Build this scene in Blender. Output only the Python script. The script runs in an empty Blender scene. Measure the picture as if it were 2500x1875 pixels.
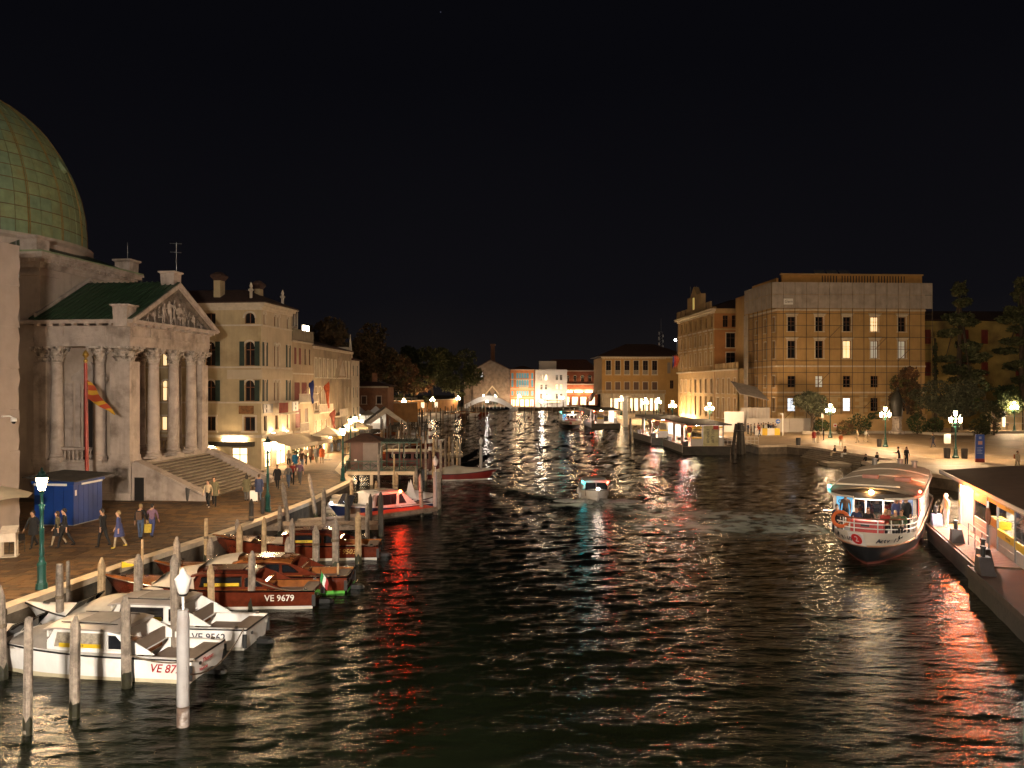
import bpy, bmesh, math, random
import numpy as np
from mathutils import Vector, Matrix
random.seed(7)
S = bpy.context.scene
COL = S.collection
R = math.radians
# ---------------------------------------------------------------- camera (eye 8.7 m over the water, level, looking along +Y)
F, H, HZ, CX = 1950.0, 8.7, 943.0, 1250.0
cam = bpy.data.cameras.new('camera')
co = bpy.data.objects.new('camera', cam)
COL.objects.link(co)
co.location = (0, 0, H)
co.rotation_euler = (R(90), 0, 0)
cam.sensor_fit = 'HORIZONTAL'
cam.sensor_width = 36
cam.lens = 36 * F / 2500
cam.shift_y = (HZ - 937.5) / 2500
cam.clip_start = .2
cam.clip_end = 4000
S.camera = co
# ---------------------------------------------------------------- night sky
w = bpy.data.worlds.new('World')
S.world = w
w.use_nodes = True
nt = w.node_tree
nt.nodes.clear()
wo = nt.nodes.new('ShaderNodeOutputWorld')
bg = nt.nodes.new('ShaderNodeBackground')
tc = nt.nodes.new('ShaderNodeTexCoord')
sep = nt.nodes.new('ShaderNodeSeparateXYZ')
rp = nt.nodes.new('ShaderNodeValToRGB')
nz = nt.nodes.new('ShaderNodeTexNoise')
ad = nt.nodes.new('ShaderNodeMath')
nt.links.new(tc.outputs['Generated'], sep.inputs[0])
nt.links.new(tc.outputs['Generated'], nz.inputs['Vector'])
nz.inputs['Scale'].default_value = 3
ad.operation = 'MULTIPLY_ADD'
ad.inputs[1].default_value = .11
nt.links.new(nz.outputs[0], ad.inputs[0])
nt.links.new(sep.outputs['Z'], ad.inputs[2])
nt.links.new(ad.outputs[0], rp.inputs[0])
e = rp.color_ramp.elements
e[0].position = 0.0; e[0].color = (.0115, .0092, .0085, 1)
e[1].position = .42; e[1].color = (.0024, .0024, .0036, 1)
m_ = rp.color_ramp.elements.new(.16); m_.color = (.0045, .0042, .0056, 1)
nt.links.new(rp.outputs[0], bg.inputs[0])
bg.inputs[1].default_value = 1.0
# a few faint stars
vo = nt.nodes.new('ShaderNodeTexVoronoi'); vo.inputs['Scale'].default_value = 38
nt.links.new(tc.outputs['Generated'], vo.inputs['Vector'])
ls1 = nt.nodes.new('ShaderNodeMath'); ls1.operation = 'LESS_THAN'; ls1.inputs[1].default_value = .028
nt.links.new(vo.outputs['Distance'], ls1.inputs[0])
sp_c = nt.nodes.new('ShaderNodeSeparateColor'); nt.links.new(vo.outputs['Color'], sp_c.inputs[0])
gt1 = nt.nodes.new('ShaderNodeMath'); gt1.operation = 'GREATER_THAN'; gt1.inputs[1].default_value = .93
nt.links.new(sp_c.outputs[0], gt1.inputs[0])
mm1 = nt.nodes.new('ShaderNodeMath'); mm1.operation = 'MULTIPLY'; nt.links.new(ls1.outputs[0], mm1.inputs[0]); nt.links.new(gt1.outputs[0], mm1.inputs[1])
mm2 = nt.nodes.new('ShaderNodeMath'); mm2.operation = 'MULTIPLY_ADD'; mm2.inputs[1].default_value = 14; mm2.inputs[2].default_value = 1
nt.links.new(mm1.outputs[0], mm2.inputs[0]); nt.links.new(mm2.outputs[0], bg.inputs[1])
nt.links.new(bg.outputs[0], wo.inputs[0])
# ---------------------------------------------------------------- one weak sun: an assumed glow of the station forecourt behind the camera
sun = bpy.data.lights.new('sun', 'SUN')
so = bpy.data.objects.new('sun', sun)
COL.objects.link(so)
sun.energy = .10
sun.angle = R(20)
sun.color = (1, .84, .70)
so.rotation_euler = (R(68), 0, R(28))
# ---------------------------------------------------------------- exposure, sampling
S.view_settings.view_transform = 'Standard'
S.view_settings.look = 'None'
S.view_settings.exposure = 0
S.view_settings.gamma = 1
S.view_settings.use_curve_mapping = False
S.render.engine = 'CYCLES'
c = S.cycles
c.use_denoising = True
c.max_bounces = 6
c.diffuse_bounces = 3
c.glossy_bounces = 3
c.transmission_bounces = 4
c.transparent_max_bounces = 8
c.sample_clamp_indirect = 2.5
c.sample_clamp_direct = 70
c.caustics_reflective = False
c.caustics_refractive = False
c.blur_glossy = .3
c.use_light_tree = True
# ================================================================ helpers
def gp(px, py, z=1.15):
    Y = (H - z) * F / (py - HZ)
    return Vector(((px - CX) * Y / F, Y, z))
def ap(px, py, Y):
    return Vector(((px - CX) * Y / F, Y, H - (py - HZ) * Y / F))
def T(x=0, y=0, z=0, rz=0):
    return Matrix.Translation((x, y, z)) @ Matrix.Rotation(rz, 4, 'Z')
MATS = {}
def mat(name, col=(.5, .5, .5), rough=.7, var=.2, scale=1.5, bump=0., bscale=12., metal=0., emit=0., ecol=None,
        spec=.5, coat=0., streak=0., sxy=1.4, dirt=None, dscale=.6, damt=.5):
    if name in MATS: return MATS[name]
    m = bpy.data.materials.new(name)
    MATS[name] = m
    m.use_nodes = True
    t = m.node_tree
    N, L = t.nodes, t.links
    b = N['Principled BSDF']
    b.inputs['Roughness'].default_value = rough
    b.inputs['Metallic'].default_value = metal
    b.inputs['Specular IOR Level'].default_value = spec
    b.inputs['Coat Weight'].default_value = coat
    b.inputs['Coat Roughness'].default_value = .06
    if emit:
        b.inputs['Emission Color'].default_value = (*(ecol or col), 1)
        b.inputs['Emission Strength'].default_value = emit
        b.inputs['Base Color'].default_value = (*col, 1)
        return m
    g = N.new('ShaderNodeNewGeometry')
    def noise(sc, det=5, sq=None):
        n = N.new('ShaderNodeTexNoise')
        n.inputs['Scale'].default_value = sc
        n.inputs['Detail'].default_value = det
        n.inputs['Roughness'].default_value = .62
        if sq:
            mp = N.new('ShaderNodeMapping')
            mp.inputs['Scale'].default_value = sq
            L.new(g.outputs['Position'], mp.inputs[0])
            L.new(mp.outputs[0], n.inputs['Vector'])
        else:
            L.new(g.outputs['Position'], n.inputs['Vector'])
        return n
    n = noise(scale)
    r = N.new('ShaderNodeValToRGB')
    r.color_ramp.elements[0].position = .3
    r.color_ramp.elements[1].position = .7
    r.color_ramp.elements[0].color = (*[max(0, x * (1 - var)) for x in col], 1)
    r.color_ramp.elements[1].color = (*[min(1, x * (1 + var)) for x in col], 1)
    L.new(n.outputs[0], r.inputs[0])
    out = r.outputs[0]
    def over(nn, lo, hi, colr, amt):
        nonlocal out
        mr = N.new('ShaderNodeMapRange')
        mr.inputs[1].default_value = lo; mr.inputs[2].default_value = hi
        mr.inputs[4].default_value = amt
        L.new(nn.outputs[0], mr.inputs[0])
        mx = N.new('ShaderNodeMix')
        mx.data_type = 'RGBA'
        L.new(mr.outputs[0], mx.inputs[0])
        L.new(out, mx.inputs[6])
        mx.inputs[7].default_value = (*colr, 1)
        out = mx.outputs[2]
    if streak:
        over(noise(1.6, 4, (sxy, sxy, .12 if sxy < 2 else .35)), .48, .75, [x * .45 for x in col], streak)
    if dirt:
        over(noise(dscale, 8), .5, .66, dirt, damt)
    L.new(out, b.inputs['Base Color'])
    if bump:
        nb = noise(bscale, 4)
        bp = N.new('ShaderNodeBump')
        bp.inputs['Strength'].default_value = bump
        bp.inputs['Distance'].default_value = .05
        L.new(nb.outputs[0], bp.inputs['Height'])
        L.new(bp.outputs[0], b.inputs['Normal'])
    return m
def clear_glass(name, tint=(.9, .9, .88), k=.16):
    if name in MATS: return MATS[name]
    m = bpy.data.materials.new(name); MATS[name] = m; m.use_nodes = True
    t = m.node_tree; t.nodes.clear()
    o = t.nodes.new('ShaderNodeOutputMaterial'); tr = t.nodes.new('ShaderNodeBsdfTransparent'); gl = t.nodes.new('ShaderNodeBsdfGlossy'); mx = t.nodes.new('ShaderNodeMixShader')
    tr.inputs[0].default_value = (*tint, 1); gl.inputs['Roughness'].default_value = .04; gl.inputs[0].default_value = (.8, .8, .8, 1)
    mx.inputs[0].default_value = k
    t.links.new(tr.outputs[0], mx.inputs[1]); t.links.new(gl.outputs[0], mx.inputs[2]); t.links.new(mx.outputs[0], o.inputs[0])
    return m
class MB:
    """collects shapes; build() links them as one mesh object"""
    def __init__(s):
        s.v = []; s.f = []; s.m = []; s.mi = 0; s.M = None
    def add(s, vs, fs):
        o = len(s.v)
        if s.M is not None: vs = [s.M @ Vector(p) for p in vs]
        s.v += [tuple(p) for p in vs]
        s.f += [tuple(i + o for i in f) for f in fs]
        s.m += [s.mi] * len(fs)
        return s
    def box(s, x0, x1, y0, y1, z0, z1):
        return s.add([(x0, y0, z0), (x1, y0, z0), (x1, y1, z0), (x0, y1, z0), (x0, y0, z1), (x1, y0, z1), (x1, y1, z1), (x0, y1, z1)],
                     [(3, 2, 1, 0), (4, 5, 6, 7), (0, 1, 5, 4), (1, 2, 6, 5), (2, 3, 7, 6), (3, 0, 4, 7)])
    def cyl(s, p, q, r0, r1=None, n=8, cap=True, sq=1.0):
        r1 = r0 if r1 is None else r1
        p, q = Vector(p), Vector(q)
        d = (q - p).normalized()
        a = d.orthogonal().normalized() if abs(d.z) < .99 else Vector((1, 0, 0))
        b = d.cross(a)
        vs = []
        for c_, r in ((p, r0), (q, r1)):
            for k in range(n):
                t = 2 * math.pi * k / n + math.pi / n
                vs.append(c_ + (a * math.cos(t) + b * math.sin(t)) * r)
        fs = [(k, (k + 1) % n, n + (k + 1) % n, n + k) for k in range(n)]
        if cap: fs += [tuple(range(n - 1, -1, -1)), tuple(range(n, 2 * n))]
        return s.add(vs, fs)
    def loft(s, rings, closed=True, cap=True):
        n = len(rings[0]); vs = [p for r in rings for p in r]; fs = []
        for i in range(len(rings) - 1):
            for k in range(n if closed else n - 1):
                a, b = i * n + k, i * n + (k + 1) % n
                fs.append((a, b, b + n, a + n))
        if cap and closed:
            fs += [tuple(range(n - 1, -1, -1)), tuple(range((len(rings) - 1) * n, len(rings) * n))]
        return s.add(vs, fs)
    def lathe(s, prof, c=(0, 0, 0), n=12, ph=0.):
        return s.loft([[(c[0] + r * math.cos(2 * math.pi * k / n + ph), c[1] + r * math.sin(2 * math.pi * k / n + ph), c[2] + z) for k in range(n)] for r, z in prof])
    def ball(s, c, r, n=8, m=5):
        r = r if isinstance(r, (tuple, list)) else (r, r, r)
        return s.loft([[(c[0] + r[0] * math.sin(a) * math.cos(2 * math.pi * k / n), c[1] + r[1] * math.sin(a) * math.sin(2 * math.pi * k / n), c[2] - r[2] * math.cos(a)) for k in range(n)]
                       for a in [math.pi * (i + .05) / (m + .1) for i in range(m + 1)]])
    def tube(s, pts, r, n=6):
        for i in range(len(pts) - 1): s.cyl(pts[i], pts[i + 1], r, r, n)
        return s
    def prism(s, poly, z0, z1):
        n = len(poly)
        return s.add([(x, y, z0) for x, y in poly] + [(x, y, z1) for x, y in poly],
                     [tuple(range(n - 1, -1, -1)), tuple(range(n, 2 * n))] + [(k, (k + 1) % n, n + (k + 1) % n, n + k) for k in range(n)])
    def yprism(s, poly, y0, y1):
        """polygon in x,z extruded along y"""
        n = len(poly)
        return s.add([(x, y0, z) for x, z in poly] + [(x, y1, z) for x, z in poly],
                     [tuple(range(n)), tuple(range(2 * n - 1, n - 1, -1))] + [((k + 1) % n, k, n + k, n + (k + 1) % n) for k in range(n)])
    def xprism(s, poly, x0, x1):
        """polygon in y,z extruded along x"""
        n = len(poly)
        return s.add([(x0, y, z) for y, z in poly] + [(x1, y, z) for y, z in poly],
                     [tuple(range(n - 1, -1, -1)), tuple(range(n, 2 * n))] + [(k, (k + 1) % n, n + (k + 1) % n, n + k) for k in range(n)])
    def quad(s, *p):
        return s.add(p, [tuple(range(len(p)))])
    def mesh(s, name, mats, smooth=False):
        me = bpy.data.meshes.new(name)
        me.from_pydata(s.v, [], s.f)
        for m in (mats if isinstance(mats, (list, tuple)) else [mats]): me.materials.append(m)
        if any(s.m): me.polygons.foreach_set('material_index', s.m)
        if smooth:
            me.polygons.foreach_set('use_smooth', [True] * len(s.f))
            if smooth != 'all': me.set_sharp_from_angle(angle=R(40))
        me.update()
        return me
    def build(s, name, mats, parent=None, smooth=False, loc=None, rz=0, M=None):
        return put(name, s.mesh(name, mats, smooth), parent, loc, rz, M)
def put(name, me, parent=None, loc=None, rz=0, M=None):
    o = bpy.data.objects.new(name, me)
    COL.objects.link(o)
    if parent is not None: o.parent = parent
    if M is not None: o.matrix_local = M
    else:
        if loc is not None: o.location = loc
        if rz: o.rotation_euler = (0, 0, rz)
    return o
def tag(o, label=None, cat=None, group=None, kind=None):
    if label: o['label'] = label
    if cat: o['category'] = cat
    if group: o['group'] = group
    if kind: o['kind'] = kind
    return o
def thing(name, label, cat, loc=(0, 0, 0), rz=0, group=None):
    o = bpy.data.objects.new(name, None)
    COL.objects.link(o)
    o.empty_display_size = .3
    o.location = loc
    o.rotation_euler = (0, 0, rz)
    return tag(o, label, cat, group)
KIDS = {}
def dup(root, loc, rz=0, label=None, group=None, scale=None):
    kids = {}
    for o in COL.objects:
        if o.parent is not None: kids.setdefault(o.parent, []).append(o)
    def cp(o, par):
        c_ = o.copy()
        COL.objects.link(c_)
        if par is not None: c_.parent = par
        for ch in kids.get(o, []): cp(ch, c_)
        return c_
    r = cp(root, None)
    r.location = loc
    r.rotation_euler = (0, 0, rz)
    if scale: r.scale = scale
    if label: r['label'] = label
    if group: r['group'] = group
    return r
def text(s, size, m, parent, M, name='lettering', ext=.004, align='CENTER', sx=1, shear=0, space=1, bold=0):
    cu = bpy.data.curves.new(name, 'FONT')
    cu.body = s; cu.size = size; cu.extrude = ext
    cu.offset = bold; cu.align_x = align; cu.align_y = 'CENTER'; cu.shear = shear; cu.space_character = space
    cu.resolution_u = 2
    cu.materials.append(m)
    o = bpy.data.objects.new(name, cu)
    COL.objects.link(o)
    if parent is not None: o.parent = parent
    o.matrix_local = M @ Matrix.Diagonal((sx, 1, 1, 1))
    return o
def frame(o, right, up, n):
    """matrix with local x = right, y = up, z = normal, at o"""
    return Matrix(((right[0], up[0], n[0], o[0]), (right[1], up[1], n[1], o[1]), (right[2], up[2], n[2], o[2]), (0, 0, 0, 1)))
def rnd(a, b): return random.uniform(a, b)
# ---------------------------------------------------------------- shared materials
STONE = mat('istrian_stone', (.46, .38, .325), .75, .2, 1.1, .3, 9, dirt=(.12, .09, .065), dscale=.7, damt=.6, streak=.4)
STONE2 = mat('carved_stone', (.44, .375, .32), .8, .35, 3, .5, 14, dirt=(.05, .04, .03), dscale=2.2, damt=.9)
DKSTONE = mat('dark_stone', (.13, .105, .085), .85, .5, 2, .4, 10, dirt=(.36, .30, .26), dscale=1.2, damt=.5)  # darker mottled stone of the tympanum and raking soffits
PLASTER = mat('church_plaster', (.46, .37, .30), .85, .15, .7, .15, 6, dirt=(.16, .12, .09), dscale=.35, damt=.6, streak=.3)
COPPER = mat('green_copper', (.22, .285, .15), .5, .2, 1.6, .1, 6, dirt=(.26, .19, .07), dscale=.5, damt=.25, streak=.35)
COPPERDK = mat('dark_copper_roof', (.035, .065, .035), .45, .3, 1.5, .1, 6)
RUST = mat('rusty_seam', (.15, .105, .04), .7, .4, 2)
DARK = mat('dark_opening', (.012, .010, .009), .6, .2)
GLASS = mat('dark_glass', (.012, .013, .016), .06, .1, 1, spec=.7)
IRON = mat('green_cast_iron', (.012, .075, .06), .35, .25, 3)
IRONDK = mat('dark_green_iron', (.010, .026, .021), .4, .25, 3)
BLACK = mat('black_paint', (.012, .012, .012), .45, .2)
WHITE = mat('white_paint', (.70, .68, .65), .4, .05, 2)
GREY = mat('grey_metal', (.28, .28, .28), .45, .15, 3, metal=.6)
WOOD = mat('weathered_pile', (.30, .245, .195), .85, .45, 5, 1., 22, streak=.85, sxy=11, dirt=(.09, .07, .055), dscale=1.7, damt=.6)
WOODL = mat('pale_pile', (.44, .31, .175), .8, .4, 5, .9, 18, streak=.75, sxy=11, dirt=(.14, .08, .04), dscale=1.6, damt=.5)
WOODD = mat('dark_wet_wood', (.035, .028, .02), .6, .4, 3, .5, 14)
PLANK = mat('dock_plank', (.20, .15, .11), .8, .3, 4, .4, 20)
LAMP = mat('lamp_glass', (1, .9, .75), .4, emit=1000, ecol=(1, .66, .36))
LAMPQ = mat('quay_lamp_glass', (1, .9, .75), .4, emit=1150, ecol=(1, .66, .35))
LAMPB = mat('assumed_bridge_lamp_glass', (1, .95, .9), .4, emit=11500, ecol=(1, .87, .72))
LAMPW = mat('lamp_glass_white', (1, .95, .9), .4, emit=200, ecol=(1, .80, .58))
TILE = mat('roof_tile', (.07, .035, .025), .85, .4, 3, .5, 8)
# ================================================================ canal water
def make_water():
    rows, cols = 760, 520
    Yv = 1 / np.linspace(1 / 7.0, 1 / 330.0, rows)
    a = np.linspace(-.80, .80, cols)
    YY, AA = np.meshgrid(Yv, a, indexing='ij')
    XX = AA * (YY + 6)
    rg = np.random.default_rng(5)
    Z = np.zeros_like(XX); SX = np.zeros_like(XX); SY = np.zeros_like(XX)
    def wave(lam, th, slope, ph):
        nonlocal Z, SX, SY
        k = 2 * math.pi / lam
        kx, ky = k * math.cos(th), k * math.sin(th)
        p_ = kx * XX + ky * YY + ph
        A = slope / k
        Z += A * np.sin(p_)
        c_ = np.cos(p_) * A
        SX += c_ * kx; SY += c_ * ky
    for i in range(84):
        lam = math.exp(rg.uniform(math.log(.24), math.log(2.8)))
        th = rg.normal(math.pi / 2 + .10, .40)
        wave(lam, th, .0148 * (1.1 if lam < 1.3 else .6), rg.uniform(0, 6.28))
    # patches of rougher and calmer water
    pm = .88 + .16 * np.sin(XX * .13 + 1.0 + 1.2 * np.sin(YY * .05)) * np.sin(YY * .07 + .5) + .08 * np.sin(XX * .31 - YY * .11)
    Z *= pm; SX *= pm; SY *= pm
    # bow waves and wash that boats under way leave in the water
    foam = np.zeros_like(XX)
    def arm(x0, y0, dx, dy, L_, wd, hh, ff):
        nonlocal Z, SX, SY, foam
        n_ = math.hypot(dx, dy); ux, uy = dx / n_, dy / n_
        t = (XX - x0) * ux + (YY - y0) * uy
        d = -(XX - x0) * uy + (YY - y0) * ux
        wl = wd * (1 + np.clip(t, 0, None) * .05)
        en = np.exp(-(d / wl) ** 2) * np.clip(t / 1.0 + .3, 0, 1) * np.clip(1 - t / L_, 0, 1)
        g_ = -2 * d / wl ** 2 * en * hh
        Z += en * hh; SX += g_ * -uy; SY += g_ * ux
        foam += en * ff
    for sg in (-1, 1):
        arm(6.2 + sg * .5, 57.6, sg * .62, 1.0, 26, .5, .16, .5)
        arm(6.2 + sg * .4, 57.5, sg * 1.6, .45, 4.6, .6, .22, 2.2)
    arm(6.4, 62, .14, 1, 40, 1.0, .03, .35)
    arm(19, 48.5, -1, .12, 14, 1.2, .05, 3.0)
    arm(19, 52.5, -1, .25, 16, 1.6, .05, 2.2)
    arm(16, 46, -1, -.1, 8, .7, .02, .35)
    arm(14.5, 157, -1, -.02, 12, 1.5, .05, .7)
    V = np.stack([XX.ravel(), YY.ravel(), Z.ravel()], 1).astype(np.float32)
    idx = np.arange(rows * cols).reshape(rows, cols)
    Q = np.stack([idx[:-1, :-1].ravel(), idx[:-1, 1:].ravel(), idx[1:, 1:].ravel(), idx[1:, :-1].ravel()], 1).astype(np.int32)
    me = bpy.data.meshes.new('canal_water')
    nq = len(Q)
    me.vertices.add(len(V)); me.vertices.foreach_set('co', V.ravel())
    me.loops.add(nq * 4); me.loops.foreach_set('vertex_index', Q.ravel())
    me.polygons.add(nq); me.polygons.foreach_set('loop_start', np.arange(nq, dtype=np.int32) * 4)
    me.polygons.foreach_set('use_smooth', np.ones(nq, dtype=bool))
    me.update(calc_edges=True)
    Nn = np.stack([-SX.ravel(), -SY.ravel(), np.ones(len(V))], 1)
    Nn /= np.linalg.norm(Nn, axis=1, keepdims=True)
    me.normals_split_custom_set_from_vertices(Nn.tolist())
    at = me.attributes.new('foam', 'FLOAT', 'POINT')
    at.data.foreach_set('value', np.clip(foam, 0, 1.2).ravel().astype(np.float32))
    m = bpy.data.materials.new('canal_water')
    m.use_nodes = True
    t = m.node_tree; N, L = t.nodes, t.links
    b = N['Principled BSDF']
    b.inputs['IOR'].default_value = 1.33
    b.inputs['Roughness'].default_value = .06
    b.inputs['Specular IOR Level'].default_value = .28
    g = N.new('ShaderNodeNewGeometry')
    fa = N.new('ShaderNodeAttribute'); fa.attribute_name = 'foam'
    n1 = N.new('ShaderNodeTexNoise'); n1.inputs['Scale'].default_value = 1.1; n1.inputs['Detail'].default_value = 7
    L.new(g.outputs['Position'], n1.inputs['Vector'])
    mr = N.new('ShaderNodeMapRange'); mr.inputs[1].default_value = .34; mr.inputs[2].default_value = .68
    L.new(n1.outputs[0], mr.inputs[0])
    mu = N.new('ShaderNodeMath'); mu.operation = 'MULTIPLY'; mu.use_clamp = True
    L.new(mr.outputs[0], mu.inputs[0]); L.new(fa.outputs['Fac'], mu.inputs[1])
    mx = N.new('ShaderNodeMix'); mx.data_type = 'RGBA'
    mx.inputs[6].default_value = (.005, .0068, .003, 1); mx.inputs[7].default_value = (.46, .50, .42, 1)
    L.new(mu.outputs[0], mx.inputs[0]); L.new(mx.outputs[2], b.inputs['Base Color'])
    mr2 = N.new('ShaderNodeMapRange'); mr2.inputs[3].default_value = .06; mr2.inputs[4].default_value = .6
    L.new(mu.outputs[0], mr2.inputs[0]); L.new(mr2.outputs[0], b.inputs['Roughness'])
    mp = N.new('ShaderNodeMapping'); mp.inputs['Scale'].default_value = (.8, 2.6, 1); mp.inputs['Rotation'].default_value = (0, 0, .15)
    L.new(g.outputs['Position'], mp.inputs[0])
    n2 = N.new('ShaderNodeTexNoise'); n2.inputs['Scale'].default_value = 1.5; n2.inputs['Detail'].default_value = 6; n2.inputs['Roughness'].default_value = .62; n2.inputs['Distortion'].default_value = .4
    L.new(mp.outputs[0], n2.inputs['Vector'])
    bp = N.new('ShaderNodeBump'); bp.inputs['Strength'].default_value = 1.0; bp.inputs['Distance'].default_value = .05
    L.new(n2.outputs[0], bp.inputs['Height']); L.new(bp.outputs[0], b.inputs['Normal'])
    me.materials.append(m)
    tag(put('canal_water', me), kind='structure')
make_water()
b = MB().box(-400, 400, -120, 900, -1.6, -1.5)
tag(b.build('canal_bed', mat('canal_mud', (.02, .02, .012))), kind='structure')
# ================================================================ left quay
ED = [(-24.6, -20), (-17.2, 27.2), (-16.2, 34.3), (-14.96, 40.1), (-14.0, 45.6), (-13.1, 53.1), (-12.7, 64.1), (-15.5, 72.2), (-24.2, 135), (-26.6, 154),
      (-27, 200), (-24.5, 215), (-18, 240), (-14.5, 262), (-14, 276)]
PAV = mat('trachyte_paving', (.15, .10, .055), .72, .3, 1.4, .35, 16, dirt=(.10, .07, .045), dscale=.5, damt=.4)
KERB = mat('kerb_stone', (.60, .48, .34), .7, .18, 2, .3, 12)
QWALL = mat('quay_wall', (.13, .10, .07), .85, .4, 1.2, .6, 5, dirt=(.02, .022, .012), dscale=.4, damt=.8)
LQ = MB().prism([(-200, -20), *ED, (-15, 300), (-200, 300)][::1], -1.5, 1.12)
LQ = LQ.build('quay', QWALL)
tag(LQ, kind='structure')
top = MB()
inner = []
for i, (x, y) in enumerate(ED): inner.append((x - .5, y))
top.add([(-200, -20, 1.126)] + [(x, y, 1.126) for x, y in inner] + [(-200, 276, 1.126)], [tuple(range(len(ED) + 2))])
top.build('pavement_bed', mat('dark_joint', (.06, .04, .025), .9, .3), LQ)
def edge_x(y):
    for (x0, y0), (x1, y1) in zip(ED, ED[1:]):
        if y0 <= y <= y1: return x0 + (x1 - x0) * (y - y0) / (y1 - y0)
    return -30
# kerb stones
for (x0, y0), (x1, y1) in zip(ED[1:9], ED[2:9]):
    Ls = math.hypot(x1 - x0, y1 - y0); n = max(1, round(Ls / (1.7 if y0 < 70 else 4)))
    ux, uy = (x1 - x0) / Ls, (y1 - y0) / Ls
    for k in range(n):
        a0, a1 = Ls * k / n + .008, Ls * (k + 1) / n - .008
        hz = rnd(-.006, .006)
        q = [(x0 + ux * a0 + .03 * uy, y0 + uy * a0 - .03 * ux), (x0 + ux * a1 + .03 * uy, y0 + uy * a1 - .03 * ux)]
        q += [(q[1][0] - uy * .55, q[1][1] + ux * .55), (q[0][0] - uy * .55, q[0][1] + ux * .55)]
        MB().prism(q, .93, 1.165 + hz).build('kerb_stone', KERB, LQ)
# paving slabs: the nearest 300 one by one, the rest joined
PM = [mat('paving_%s' % n_, c_, .7, .25, 3, .3, 18) for n_, c_ in (('tan', (.14, .074, .026)), ('brown', (.068, .035, .013)), ('grey', (.098, .056, .024)))]
rest = MB(); cnt = 0
far_ = MB().add([(-120, 71.6, 1.131), (edge_x(71.6) - .5, 71.6, 1.131)] + [(x - .5, y, 1.131) for x, y in ED if y > 71.7] + [(-120, 276, 1.131)], [tuple(range(3 + len([1 for e_ in ED if e_[1] > 71.7])))]).build('far_pavement', PAV, LQ)
y = 25.2; r_ = 0
while y < 72:
    dp = .40 if y < 45 else .5
    x1 = min(edge_x(y), edge_x(y + dp)) - .56
    xl = -36 if y < 52 else -24
    x = x1 - (r_ % 2) * .3
    while x > xl:
        wd = rnd(.5, .74)
        bx = (x - wd + .03, x, y + .014, y + dp - .014)
        zt = 1.146 + rnd(-.004, .004)
        if cnt < 300 and 27.4 < y < 36 and x / y > -.66:
            MB().box(bx[0], bx[1], bx[2], bx[3], 1.127, zt).build('paving_slab', random.choice(PM), LQ); cnt += 1
        elif x / y > -.75:
            rest.mi = random.randrange(3)
            rest.box(bx[0], bx[1], bx[2], bx[3], 1.127, zt)
        x -= wd
    y += dp; r_ += 1
tag(rest.build('paving_slabs', PM, LQ), kind='stuff')
# ================================================================ right bank
RD = [(42, -30), (39, 30), (36.8, 66), (35.2, 73), (35, 80), (39.2, 82), (37.4, 99.5), (35.4, 102.9), (31.5, 102), (30.6, 150), (31, 186), (24, 186), (24, 289), (60, 291)]
RQ = MB().prism([(200, -30), (200, 400), (60, 400)] + RD[::-1], -1.5, 1.12).build('square_quay', QWALL)
tag(RQ, kind='structure')
PLZ = mat('square_paving', (.36, .255, .15), .6, .16, .9, .2, 14, dirt=(.20, .15, .10), dscale=.25, damt=.5)
MB().add([(200, -30, 1.128), (200, 330, 1.128), (60, 330, 1.128)] + [(x, y, 1.128) for x, y in RD[::-1]], [tuple(range(len(RD) + 3))]).build('square_surface', PLZ, RQ)
LINE = mat('pale_stone_band', (.46, .40, .32), .6, .1, 2)
bnd = [((38.6, 89), (90, 89)), ((39.5, 76), (90, 78)), ((37.6, 99), (90, 100)), ((41, 110), (90, 112)), ((52, 70), (52, 120)), ((62, 60), (62, 125)), ((44, 82), (44, 108)), ((46, 66), (90, 68))]
for (a0, b0), (a1, b1) in bnd:
    dx, dy = a1 - a0, b1 - b0; l_ = math.hypot(dx, dy); nx, ny = -dy / l_ * .13, dx / l_ * .13
    MB().prism([(a0 - nx, b0 - ny), (a1 - nx, b1 - ny), (a1 + nx, b1 + ny), (a0 + nx, b0 + ny)], 1.12, 1.134).build('stone_band', LINE, RQ)
for (x0, y0), (x1, y1) in zip(RD[2:10], RD[3:10]):
    Ls = math.hypot(x1 - x0, y1 - y0); n = max(1, round(Ls / 2.4)); ux, uy = (x1 - x0) / Ls, (y1 - y0) / Ls
    for k in range(n):
        a0, a1 = Ls * k / n + .01, Ls * (k + 1) / n - .01
        q = [(x0 + ux * a0 - .03 * uy, y0 + uy * a0 + .03 * ux), (x0 + ux * a1 - .03 * uy, y0 + uy * a1 + .03 * ux)]
        q += [(q[1][0] + uy * .55, q[1][1] - ux * .55), (q[0][0] + uy * .55, q[0][1] - ux * .55)]
        MB().prism(q[::-1], .9, 1.17 + rnd(-.008, .008)).build('kerb_stone', KERB, RQ)
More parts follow.
